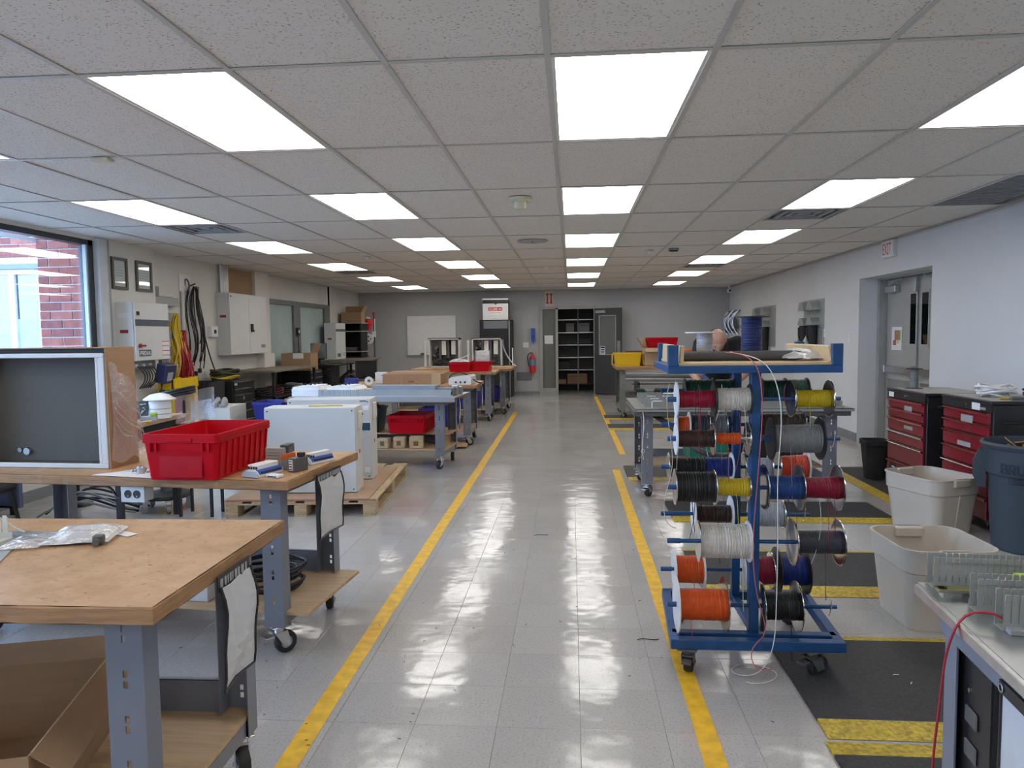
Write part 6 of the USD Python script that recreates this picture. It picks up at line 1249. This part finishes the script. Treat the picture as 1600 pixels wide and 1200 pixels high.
# ------------------------------------------------------------------ person bent over the bench behind the rack
def sph(p, r, n=20): return manifold3d.Manifold.sphere(float(r), n).translate([float(v) for v in p])
def bone(p, r, q, s): return manifold3d.Manifold.batch_hull([sph(p, r), sph(q, s)])
def ell(c, r, rx=0, n=28): return manifold3d.Manifold.sphere(1.0, n).scale([float(v) for v in r]).rotate([math.degrees(rx), 0, 0]).translate([float(v) for v in c])
def blend(parts_, edge=.018, it=10):
    m = parts_[0]
    for q in parts_[1:]: m = m + q
    g = m.refine_to_length(edge).to_mesh(); tm = trimesh.Trimesh(g.vert_properties[:, :3], g.tri_verts, process=True)
    trimesh.smoothing.filter_taubin(tm, iterations=it); return tm
HIP, CH, NK, HD = np.array((1.52, 7.76, .95)), np.array((1.50, 7.56, 1.23)), np.array((1.47, 7.44, 1.345)), np.array((1.43, 7.31, 1.365))
SHL, SHR, ELL, ELR, WRL, WRR = (1.30, 7.48, 1.305), (1.67, 7.50, 1.315), (1.21, 7.40, 1.03), (1.75, 7.40, 1.04), (1.245, 7.17, .93), (1.57, 7.17, .925)
def hand(w_, d, side):
    w_ = np.array(w_, float); d = np.array(d, float) / np.linalg.norm(d); lat = np.cross(d, (0, 0, 1.0)); lat /= np.linalg.norm(lat); up = np.cross(lat, d)
    out = [manifold3d.Manifold.batch_hull([sph(w_, .026), sph(w_ + d * .075 + lat * .032, .014), sph(w_ + d * .075 - lat * .032, .014), sph(w_ + d * .03 + lat * .03, .015), sph(w_ + d * .03 - lat * .028, .015)])]
    for k, (o, L) in enumerate(((-.033, .056), (-.011, .070), (.011, .075), (.032, .066))):
        p = w_ + d * .072 + lat * o; q = p + d * L * .5 - up * .004; e = q + d * L * .32 - up * .022; z = e + d * L * .12 - up * .02
        out += [bone(p, .0098, q, .009), bone(q, .009, e, .0085), bone(e, .0085, z, .0075)]
    p = w_ + d * .02 + lat * .026 * side; q = p + d * .035 + lat * .030 * side - up * .008; e = q + d * .03 - up * .015
    return out + [bone(p, .014, q, .011), bone(q, .011, e, .009)]
body = [bone(HIP, .13, CH, .14), bone(CH + (-.09, 0, .02), .085, CH + (.09, 0, .02), .085), bone(CH, .10, NK, .055), bone(NK, .055, HD + (0, .04, .0), .055),
        ell(HD, (.078, .105, .092), .35), ell(HD + (0, -.03, -.065), (.058, .06, .06), .35),
        bone(SHL, .058, ELL, .045), bone(ELL, .043, WRL, .028), bone(SHR, .058, ELR, .045), bone(ELR, .043, WRR, .028), bone(CH + (-.06, -.02, .03), .07, SHL, .06), bone(CH + (.06, -.02, .03), .07, SHR, .06),
        bone(HIP + (-.10, 0, -.04), .095, (1.41, 7.72, .50), .06), bone((1.41, 7.72, .50), .058, (1.40, 7.77, .10), .04), bone(HIP + (.10, 0, -.04), .095, (1.64, 7.72, .50), .06), bone((1.64, 7.72, .50), .058, (1.65, 7.77, .10), .04)]
body += hand(WRL, (.12, -1, -.15), -1) + hand(WRR, (-.25, -1, -.12), 1)
face = [bone(HD + (0, -.075, -.075), .010, HD + (0, -.066, -.115), .014), ell(HD + (0, -.035, -.122), (.024, .012, .010)), ell(HD + (-.078, .0, -.02), (.014, .02, .032)), ell(HD + (.078, .0, -.02), (.014, .02, .032))]
ps = thing('person', 'person in a black t-shirt bending forward over the bench behind the wire rack, head down', 'person', (0, 0, .0))
bd = part(ps, 'body', blend(body + face, .016, 6), 'skin', smooth=True)
part(bd, 'hair', blend([manifold3d.Manifold.batch_hull([ell(HD + (0, .03, .018), (.081, .085, .082), .35), ell(HD + (0, .06, .0), (.07, .06, .06))])], .02, 4), 'hair', smooth=True)
for s in (-1, 1): part(bd, 'eye', sph_mesh if False else trimesh.creation.icosphere(2, .011).apply_translation(HD + (s * .030, -.068, -.078)), 'ink', smooth=True)
shirt = [bone(HIP + (0, -.01, .03), .145, CH, .155), bone(CH + (-.10, 0, .03), .10, CH + (.10, 0, .03), .10), bone(CH + (-.06, -.02, .03), .085, SHL, .075), bone(CH + (.06, -.02, .03), .085, SHR, .075), bone(CH, .11, NK + (0, .04, -.02), .068),
         bone(SHL, .072, np.array(SHL) * .35 + np.array(ELL) * .65, .062), bone(SHR, .072, np.array(SHR) * .35 + np.array(ELR) * .65, .062)]
part(bd, 'shirt', blend(shirt, .018, 6), 'shirt_black', smooth=True)
part(bd, 'trousers', blend([bone(HIP + (-.04, 0, 0), .135, HIP + (.04, 0, 0), .135), bone(HIP + (-.10, 0, -.05), .108, (1.41, 7.72, .50), .078), bone((1.41, 7.72, .50), .078, (1.40, 7.77, .09), .068), bone(HIP + (.10, 0, -.05), .108, (1.64, 7.72, .50), .078), bone((1.64, 7.72, .50), .078, (1.65, 7.77, .09), .068)], .03, 6), 'navy', smooth=True)
for x in (1.40, 1.65): part(bd, 'shoe', blend([manifold3d.Manifold.batch_hull([sph((x, 7.79, .055), .038), sph((x, 7.62, .047), .032), sph((x - .015, 7.56, .04), .025), sph((x, 7.80, .085), .045)])], .02, 2), 'black', smooth=True)

# ------------------------------------------------------------------ clutter along the left wall
t = thing('side_table', 'wood-topped side bench with circuit boards against the left wall', 'bench', (-3.10, 4.76, 0), math.radians(3))
part(t, 'tabletop', B().box(-1.5, 0, 0, .95, .785, .82, .003), 'ply'); part(t, 'apron', B().box(-1.45, -.05, .05, .90, .68, .785), 'black_matte')
for x in (-1.45, -.09): [part(t, 'leg', B().box(x, x + .04, y, y + .04, 0, .68), 'black_matte') for y in (.06, .86)]
t = thing('ventilator_cap', 'white mushroom-shaped sensor housing standing on the side bench', 'sensor housing', (-3.16, 5.36, .821))
part(t, 'base', B().lathe([(0, 0), (.082, 0), (.082, .125), (.075, .135), (0, .135)], 32), 'white', smooth=35); part(t, 'cap', B().lathe([(0, .135), (.06, .135), (.115, .138), (.118, .145), (.07, .178), (.03, .188), (0, .19)], 36), 'white_bright', smooth=35); part(t, 'ridge', B().lathe([(.0835, .03), (.0835, .036)], 32).lathe([(.0835, .07), (.0835, .076)], 32), 'label_grey', smooth=True)
for k, (x, y, a, lb) in enumerate(((-3.25, 5.25, 10, 'green circuit board propped up at the left of the side bench'), (-3.21, 5.33, -8, 'dark circuit board propped up in front of the white mushroom housing'))):
    t = thing('circuit_board', lb, 'circuit board', (x, y, .822), math.radians(a)); part(t, 'board', B().at((0, 0, .0), rx=math.radians(-20)).box(-.05, .05, 0, .004, 0, .14), 'pcb_dark' if 'pcb_dark' in MATS else mat('pcb_dark', (.02, .045, .05), .4))
    b = B().at((0, 0, 0), rx=math.radians(-20)); rr = np.random.default_rng(k)
    for j in range(14): x0, z0 = rr.uniform(-.045, .03), rr.uniform(.01, .12); b.box(x0, x0 + rr.uniform(.005, .018), -.008, 0, z0, z0 + rr.uniform(.005, .015))
    part(t, 'component', b, 'label_grey')
t = thing('wired_module', 'small green module tangled in wires on the side bench', 'module', (-3.13, 5.15, .821), .3)
part(t, 'body', B().box(-.05, .06, -.03, .03, 0, .035, .004), 'label_grey'); part(t, 'connector', B().box(.02, .06, -.03, .03, .035, .06, .004), 'term_green')
for k in range(4): part(t, 'lead', B().tube(spline([(-.05, .0, .02), (-.1 - .02 * k, -.05 + .03 * k, .05), (-.12, .02 * k, .01), (-.03, -.06 - .01 * k, .008)], 16), .004, 5), 'cable_black')
t = thing('screwdriver', 'screwdriver with a red handle at the near edge of the side bench', 'screwdriver', (-3.15, 4.98, .832), .35); part(t, 'handle', B().lathe([(0, -.10), (.013, -.09), (.012, -.02), (.008, 0), (0, 0)], 14, axis='x'), 'red', smooth=35); part(t, 'shaft', B().cyl((0, 0, 0), (.09, 0, 0), .004, 8), 'zinc'); part(t, 'tip_sleeve', B().cyl((.09, 0, 0), (.13, 0, 0), .008, 8), 'cable_yellow')
t = thing('black_hose', 'flat coil of black hose tilted behind the white mushroom housing', 'hose', (-3.10, 5.50, .83))
for k in range(3): part(t, 'hose_turn', B().tube([(.14 * math.cos(q), .10 * math.sin(q), .15 + .02 * k + .03 * math.cos(q)) for q in np.linspace(0, 2 * PI, 28, endpoint=False)], .011, 8, closed=True), 'black', smooth=True)
part(t, 'hose_stand', B().cyl((0, .1, 0), (0, .1, .16), .012, 8), 'black')
g = crumpled(-.155, .155, -.13, .13, .018, 51, 26, 22, .05, 9); g2 = np.stack([g[..., 0], g[..., 2] - .03, g[..., 1] + .13], -1); g2[..., 2] *= 1.0 + .12 * np.sin(g[..., 0] * 9)
t = thing('plastic_bag', 'large clear plastic bag standing behind the red tote', 'plastic bag', (-3.00, 5.60, .75), .15); part(t, 'film', B().sheet(g2, .001), 'film_clear', smooth=60); part(t, 'fold', B().sheet(g2[::2, ::2][4:12, 1:8] + [0, .012, .0], .001), 'film_milky')
t = thing('stool', 'plain black stool holding up the clear bag behind the red tote', 'stool', (-3.0, 5.62, 0)); part(t, 'seat', B().box(-.15, .15, -.10, .12, .715, .745, .006), 'black')
for x in (-.14, .12): [part(t, 'leg', B().box(x, x + .02, y, y + .02, 0, .715), 'black') for y in (-.09, .09)]
t = thing('yellow_stand', 'yellow steel stand filled with red cable below the hanging bundles', 'stand', (-4.66, 7.9, 0))
part(t, 'top_beam', B().box(.15, .17, 0, .58, .85, .965, .003).box(0, .17, 0, .02, .78, .965, .003).box(0, .17, .56, .58, .85, .965, .003), 'yellow')
for x, y in ((0, 0), (.09, 0), (.09, .46), (0, .5)): part(t, 'leg', B().box(x, x + .08, y, y + (.02 if y == 0 else .08), 0, .85, .003), 'yellow')
part(t, 'back_panel', B().box(-.01, 0, 0, .58, .4, .965), 'yellow')
for k in range(7): part(t, 'cable', B().tube(spline([(.05, .10 + .05 * k, .86), (.08, .14 + .04 * k, .65), (.04, .12 + .05 * k, .42), (.07, .16 + .03 * k, .1)], 14), .016, 6), 'cable_red')
t = thing('tool_chest', 'black tool chest with chrome drawer pulls and hoses on top by the left wall', 'tool chest', (-4.86, 9.2, 0))
part(t, 'body', B().box(0, .44, 0, .64, .05, .86, .005), 'black'); 
for k, (z0, z1) in enumerate(((.76, .85), (.68, .755), (.57, .675), (.46, .565), (.34, .455), (.10, .335))):
    d = part(t, 'drawer', B().box(.441, .458, .02, .62, z0, z1, .003), 'black'); part(d, 'drawer_pull', B().box(.458, .472, .02, .62, z1 - .022, z1 - .004, .003), 'chrome')
part(t, 'label', B().box(.459, .461, .02, .10, .80, .845), 'paper'); part(t, 'emblem', B().cyl((.459, .28, .62), (.462, .28, .62), .028, 16), 'zinc')
for y in (.08, .56): part(t, 'wheel', B().cyl((.06, y, .025), (.38, y, .025), .025, 10), 'rubber')
t = thing('hose_heap', 'heap of dark olive and yellow hoses on the black tool chest', 'hose', (-4.66, 9.5, .865))
mat('olive', (.05, .06, .03), .6)
for k in range(9): part(t, 'hose_loop', B().tube([((.14 + .015 * (k % 3)) * math.cos(s), (.22 + .02 * (k % 2)) * math.sin(s), .015 + .014 * k + .01 * math.sin(3 * s + k)) for s in np.linspace(0, 2 * PI, 26, endpoint=False)], .013, 6, closed=True), 'cable_yellow' if k in (1, 2) else 'olive', smooth=True)
t = thing('black_bin', 'black open bin beside the yellow stand holding dark hose ends', 'bin', (-4.62, 8.86, 0)); part(t, 'shell', loft([[(x, y, z) for x, y in rrect(.36 * k, .4 * k, .04, 4)] for k, z in ((.85, 0), (1.0, .84), (1.0, .88), (.94, .88), (.8, .02))]), 'black_matte', smooth=30); part(t, 'contents', B().box(-.12, .12, -.14, .14, .02, .85, .02), 'olive')
t = thing('file_cabinet', 'low beige cabinet with white shoes on top near the black tool chest', 'cabinet', (-4.02, 7.75, 0)); part(t, 'body', B().box(0, .26, .01, .40, .02, .67, .004), 'offwhite'); part(t, 'door', B().box(.05, .255, 0, .01, .03, .66, .003), 'offwhite'); part(t, 'handle', B().box(.20, .23, -.006, 0, .44, .45), 'ink')
for k in (0, 1):
    t = thing('shoe', f'white trainer on the low beige cabinet, {"left" if k == 0 else "right"} of the pair', 'shoe', (-3.97 + .09 * k, 7.85, .672), .25 + .1 * k); part(t, 'upper', blend([manifold3d.Manifold.batch_hull([sph((0, .1, .04), .036), sph((0, -.09, .022), .022), sph((.0, .11, .058), .03)])], .02, 2), 'label_grey', smooth=True); part(t, 'sole', B().prism(rrect(.085, .28, .04, 5, 0, .01), 0, .02), 'label_grey')
t = thing('work_table', 'dark steel work table with shelves along the left wall past the black tool chest', 'table', (-4.88, 10.05, 0))
part(t, 'tabletop', B().box(0, .68, 0, 1.76, .925, .955, .003), 'kraft_grey' if 'kraft_grey' in MATS else mat('kraft_grey', (.20, .17, .13), .5))
for x in (.02, .62): [part(t, 'leg', B().box(x, x + .04, y, y + .04, 0, .925), 'black') for y in (.03, 1.69)]
for z in (.55, .22): part(t, 'shelf', B().box(.02, .66, .03, 1.73, z, z + .02), 'black')
rr = np.random.default_rng(14)
for k in range(8):
    z = .58 if k < 4 else .25; y = 10.28 + (k % 4) * .40; m = ['cable_black', 'cable_maroon', 'cable_black', 'label_grey'][k % 4]; lbm = {'cable_black': 'black', 'cable_maroon': 'dark red', 'label_grey': 'grey'}[m]
    if m not in MATS: mat(m, (.12, .012, .02), .5)
    t = thing('cable_coil', f'coil of {lbm} cable on the {"upper" if k < 4 else "lower"} shelf of dark table, {["first", "second", "third", "fourth"][k % 4]} from near end', 'cable', (-4.48, y, z))
    for j in range(4): part(t, 'cable_turn', B().tube([(.13 * math.cos(s), .14 * math.sin(s), .012 + .025 * j + .01 * math.sin(2 * s + j)) for s in np.linspace(0, 2 * PI, 20, endpoint=False)], .014, 6, closed=True), m, smooth=True)
t = thing('machine_base', 'grey black machine parts under the end of the dark work table', 'machine', (-4.1, 9.95, 0)); part(t, 'base', B().box(-.2, .3, 0, .4, 0, .12, .01), 'black'); part(t, 'motor', B().cyl((.05, .1, .2), (.05, .35, .2), .08, 14), 'leg_dark', smooth=35); part(t, 'bracket', B().box(-.15, -.05, .1, .3, .12, .3, .006), 'label_grey')
t = thing('tool_chest', 'black tool chest under the open brown carton on the left', 'tool chest', (-4.9, 11.85, 0))
part(t, 'body', B().box(0, .55, .0, .6, .05, .86, .005), 'black')
for z0, z1 in ((.76, .84), (.66, .75), (.54, .65), (.36, .53)): d = part(t, 'drawer', B().box(.551, .566, .02, .58, z0, z1, .003), 'black'); part(d, 'drawer_pull', B().box(.566, .58, .02, .58, z1 - .025, z1 - .005, .003), 'chrome')
part(t, 'foot', B().box(.02, .53, .03, .57, 0, .05), 'black')
t = carton('open brown carton with a white label on the black tool chest', (-4.87, 11.95, .862), .04, .50, .40, .29, 'cardboard', ((1, 65),)); part(t, 'label', B().box(.20, .38, -.002, 0, .20, .29), 'paper')
t = thing('monitor', 'black computer monitor standing beyond the brown carton', 'monitor', (-4.48, 12.75, .93), math.radians(12)); part(t, 'screen', B().box(-.16, .12, -.012, .02, .10, .38, .004), 'black'); part(t, 'glass', B().box(-.15, .11, -.0135, -.012, .11, .37), 'sky_glass_dim'); part(t, 'stand', B().box(-.04, .01, -.0, .03, .0, .12).box(-.11, .09, -.08, .09, 0, .012, .004), 'black')
t = thing('computer_desk', 'black computer desk with drawers beneath the monitor', 'desk', (-4.85, 12.55, 0)); part(t, 'top', B().box(0, .7, 0, 1.2, .90, .93, .003), 'black'); part(t, 'pedestal', B().box(.05, .62, .05, .5, 0, .90, .004), 'black')
for z in (.84, .72, .56): part(t, 'drawer_pull', B().box(.07, .6, .035, .05, z, z + .018, .003), 'chrome')
part(t, 'leg', B().box(.02, .06, 1.12, 1.16, 0, .9).box(.62, .66, 1.12, 1.16, 0, .9), 'black'); part(t, 'keyboard', B().box(.35, .65, .62, .76, .931, .95, .004), 'leg_dark')
t = thing('office_chair', 'black office chair pushed in at the far left desk', 'chair', (-3.85, 13.6, 0), .4)
part(t, 'seat', B().box(-.24, .24, -.24, .24, .44, .52, .03), 'black_matte'); part(t, 'backrest', loft([[(x, .24 + .05 * math.cos(4 * x) , z) for x in np.linspace(-.2, .2, 8)] + [(x, .28 + .05 * math.cos(4 * x), z) for x in np.linspace(.2, -.2, 8)] for z in (.60, .75, .95)]), 'black_matte', smooth=40); part(t, 'column', B().cyl((0, 0, .1), (0, 0, .44), .03, 12).box(-.03, .03, .2, .27, .45, .7), 'black')
for k in range(5): a = k * 2 * PI / 5; part(t, 'base_arm', B().tube([(0, 0, .11), (.28 * math.cos(a), .28 * math.sin(a), .075)], .018, 8), 'black'); part(t, 'wheel', B().cyl((.28 * math.cos(a) - .012, .28 * math.sin(a), .028), (.28 * math.cos(a) + .012, .28 * math.sin(a), .028), .028, 12), 'rubber')
for s in (-1, 1): part(t, 'armrest', B().tube(spline([(s * .25, .15, .48), (s * .28, .1, .66), (s * .27, -.12, .68), (s * .26, -.18, .66)], 12), .02, 8), 'black')
t = thing('far_desk', 'pale worn desk on steel legs in the far left corner', 'desk', (-4.98, 14.15, 0)); part(t, 'top', B().box(0, .78, 0, 1.7, .925, .96, .004), 'kraft_grey')
for x in (.03, .70): [part(t, 'leg', B().box(x, x + .04, y, y + .04, 0, .925), 'label_grey') for y in (.04, 1.62)]
part(t, 'lower_shelf', B().box(.03, .74, .04, 1.66, .30, .32), 'leg_dark')
t = thing('covered_machine', 'dark rounded machine stored under the far desk', 'machine', (-4.6, 14.9, .32)); part(t, 'cover', blend([manifold3d.Manifold.batch_hull([sph((-.2, 0, .12), .12), sph((.25, 0, .12), .12), sph((0, .2, .25), .15), sph((.05, -.1, .28), .14)])], .05, 3), 'leg_dark', smooth=True); part(t, 'pipe', B().tube(arc((.1, -.2, .2), .15, 0, PI, 12, plane='xz'), .02, 8), 'label_grey')
t = thing('shelf_unit', 'black shelf unit with grey edges in the far left corner behind the tall cabinet', 'shelving', (-4.98, 15.55, .962)); part(t, 'side', B().box(0, .02, 0, .5, 0, .76), 'black_matte'); part(t, 'side', B().box(.42, .44, 0, .5, 0, .76), 'black_matte'); part(t, 'back', B().box(.02, .42, .48, .5, 0, .76), 'black_matte')
for z in (0, .12, .56, .74): part(t, 'shelf', B().box(.0, .46, -.01, .5, z, z + .022), 'label_grey' if z else 'black_matte')
carton('open brown carton with lifted flaps on top of the corner shelf unit', (-4.98, 15.58, 1.726), .05, .44, .36, .22, 'cardboard', ((1, 60), (3, 70)))
t = thing('shelf_box', 'grey box on the lower shelf of the corner shelf unit', 'box', (-4.88, 15.56, 1.106)); part(t, 'body', B().box(0, .22, 0, .3, 0, .06, .006), 'leg_dark'); part(t, 'lid', B().box(-.005, .225, -.005, .305, .06, .075, .004), 'label_grey')
t = thing('pole_stand', 'slim steel pole stand with red and white signal parts in the far left corner', 'stand', (-4.45, 16.3, 0))
part(t, 'pole', B().cyl((0, 0, 0), (0, 0, 1.95), .018, 10).box(-.2, .2, -.2, .2, 0, .02), 'leg_dark', smooth=35); part(t, 'signal_lamp', B().cyl((0, 0, 1.88), (0, 0, 1.97), .03, 12), 'red', smooth=35); part(t, 'white_tube', B().cyl((.02, -.03, 1.50), (.02, -.03, 1.82), .014, 8), 'white', smooth=35); part(t, 'control_box', B().box(-.04, .05, -.06, -.02, 1.40, 1.53, .006), 'enclosure_light'); part(t, 'brace', B().box(-.30, .0, -.02, .0, 1.44, 1.46).box(-.30, -.28, -.02, 0, .1, 1.46).box(-.3, 0, -.02, 0, .8, .82), 'leg_dark')
t = thing('cable_reel', 'white cable reel disc with dark holes hung on the corner pole stand', 'reel', (-4.56, 16.22, 1.36))
part(t, 'disc', B().lathe([(0, -.012), (.11, -.012), (.118, 0), (.11, .012), (0, .012)], 32, axis='y'), 'white', smooth=35); part(t, 'hole', B().cyl((0, -.0125, .05), (0, -.0135, .05), .018, 12).cyl((0, -.0125, -.05), (0, -.0135, -.05), .018, 12).cyl((.05, -.0125, 0), (.05, -.0135, 0), .014, 12).cyl((-.05, -.0125, 0), (-.05, -.0135, 0), .014, 12), 'ink')
t = thing('red_bag', 'red funnel-shaped container hung on the corner pole stand', 'container', (-4.55, 16.2, 1.56)); part(t, 'shell', B().lathe([(0, 0), (.06, 0), (.075, .12), (.10, .13), (.105, .24), (.09, .25), (0, .25)], 20), 'red', smooth=35); part(t, 'paper_top', B().at((-.02, 0, .25), ry=.4).box(-.04, .05, -.03, .03, 0, .05, .01), 'paper')
t = thing('red_sign', 'small red and white box hung below the white cable reel', 'box', (-4.66, 16.26, 1.08)); part(t, 'body', B().box(-.04, .04, -.03, .03, 0, .14, .005), 'red'); part(t, 'label', B().box(-.03, .03, -.0315, -.03, .03, .10), 'paper')
t = thing('blue_bin', 'dark blue bin on a black cart left of the wiring panel bench', 'tote', (-3.40, 8.1, .46)); part(t, 'shell', loft([[(x, y, z) for x, y in rrect(.36 * k, .40 * k, .03, 4)] for k, z in ((.88, 0), (.99, .21), (1.04, .21), (1.04, .24), (.96, .24), (.85, .01))]), 'blue_bin', smooth=30); part(t, 'contents', B().box(-.12, .12, -.12, .12, .012, .12, .01), 'black')
t = thing('black_cart', 'low black cart under the dark blue bin', 'cart', (-3.40, 8.1, 0)); part(t, 'deck', B().box(-.3, .3, -.3, .3, .42, .455, .005), 'black'); part(t, 'shelf', B().box(-.3, .3, -.3, .3, .12, .14, .003), 'black')
for x in (-.29, .26): [part(t, 'post', B().box(x, x + .03, y, y + .03, .05, .42), 'black') for y in (-.29, .26)]
for x in (-.27, .27): [part(t, 'wheel', B().cyl((x - .012, y, .027), (x + .012, y, .027), .027, 12), 'rubber') for y in (-.27, .27)]
# rolling base and chair glimpsed under the second bench
t = thing('wheeled_base', 'round black wheeled stool base on the floor under the second bench', 'dolly', (-3.40, 5.80, 0))
part(t, 'disc', B().lathe([(0, .115), (.19, .105), (.20, .115), (.19, .135), (.05, .15), (0, .15)], 32), 'black', smooth=35); part(t, 'hub', B().lathe([(0, .15), (.05, .15), (.04, .19), (0, .19)], 16), 'leg_dark', smooth=35)
for k in range(5):
    a = k * 2 * PI / 5 + .3; x, y = .17 * math.cos(a), .17 * math.sin(a); c = part(t, 'caster_fork', B().at((x, y, 0), rz=a).box(-.01, .03, -.024, -.02, .03, .105).box(-.01, .03, .02, .024, .03, .105).box(-.02, .03, -.024, .024, .095, .105), 'chrome_dull'); part(c, 'wheel', B().at((x, y, 0), rz=a).cyl((.012, -.016, .034), (.012, .016, .034), .034, 16), 'label_grey', smooth=35)
part(t, 'post', B().tube([(.0, .0, .18), (.20, .12, .36)], .012, 8), 'black')
t = thing('chair', 'blue-grey upholstered chair with black legs behind the open enclosure bench', 'chair', (-3.96, 4.35, 0), PI)
mat('chair_blue', (.11, .13, .21), .8, bump=.0008, bscale=200)
part(t, 'seat', B().box(-.24, .24, -.24, .24, .42, .50, .03), 'black_matte'); part(t, 'backrest', loft([[(x, -.26 + .06 * (x / .25) ** 2 - .02, z) for x in np.linspace(-.25, .25, 9)] + [(x, -.29 + .06 * (x / .25) ** 2 - .02, z) for x in np.linspace(.25, -.25, 9)] for z in (.30, .34, .60, .86, .90)]), 'chair_blue', smooth=40)
for x, y, dx, dy in ((-.2, -.2, -.05, -.06), (.2, -.2, .05, -.06), (-.2, .2, -.05, .06), (.2, .2, .05, .06)): part(t, 'leg', B().tube([(x, y, .43), (x + dx, y + dy, 0)], .014, 10), 'black', smooth=35)
t = thing('floor_lamp_pole', 'thin black pole standing on the floor behind the second bench', 'pole', (-4.25, 5.9, 0)); part(t, 'pole', B().cyl((0, 0, .02), (0, 0, .75), .014, 10), 'black', smooth=35); part(t, 'foot', B().lathe([(0, 0), (.12, 0), (.11, .02), (0, .02)], 20), 'black', smooth=35)
t = thing('cable_heap', 'pile of grey and black cables on the floor beneath the second bench', 'cable', (-3.7, 5.6, 0))
for k in range(6): part(t, 'cable', B().tube(spline([(-.55, .1 * k - .2, .02), (-.3, .05 * k - .1, .12 + .03 * (k % 3)), (0, .06 * k - .15, .10), (.15, .04 * k, .02)], 20), .010, 6), 'cable_black' if k % 2 else 'label_grey', smooth=True)
# small scraps of wire on the floor
rr = np.random.default_rng(99)
for k in range(60):
    x, y = (rr.uniform(-1.6, 1.0), rr.uniform(2.0, 6.5)) if k < 34 else (rr.uniform(-1.9, -.3), rr.uniform(2.1, 3.5)); a = rr.uniform(0, 3.14); L = rr.uniform(.003, .008)
    t = solo('wire_scrap', B().at((x, y, .0022), rz=a).tube(spline([(-L, 0, 0), (0, L * .2, .0005), (L, 0, 0)], 5), .0012, 5), 'ink', 'tiny dark snip of wire lying on the tile floor', 'wire scrap', 'wire snips scattered on the floor')
for k, (x, y, L, a) in enumerate(((.35, 3.35, .05, .1), (-.22, 5.1, .05, .2), (1.35, 2.95, .01, 1.0), (1.32, 3.02, .012, .2))):
    solo('wire_offcut', B().at((x, y, .003 if k < 2 else .0175), rz=a).tube(spline([(-L, 0, 0), (-L * .3, L * .15, .001), (L * .4, -L * .1, .001), (L, L * .1, 0)], 10), .002, 5), 'ink' if k < 2 else 'paper', ('thin black wire offcut on the floor left of the blue rack', 'thin black wire offcut in the middle of the centre aisle', 'white speck of wire on the large black mat, left one', 'white speck of wire on the large black mat, right one')[k], 'wire scrap')
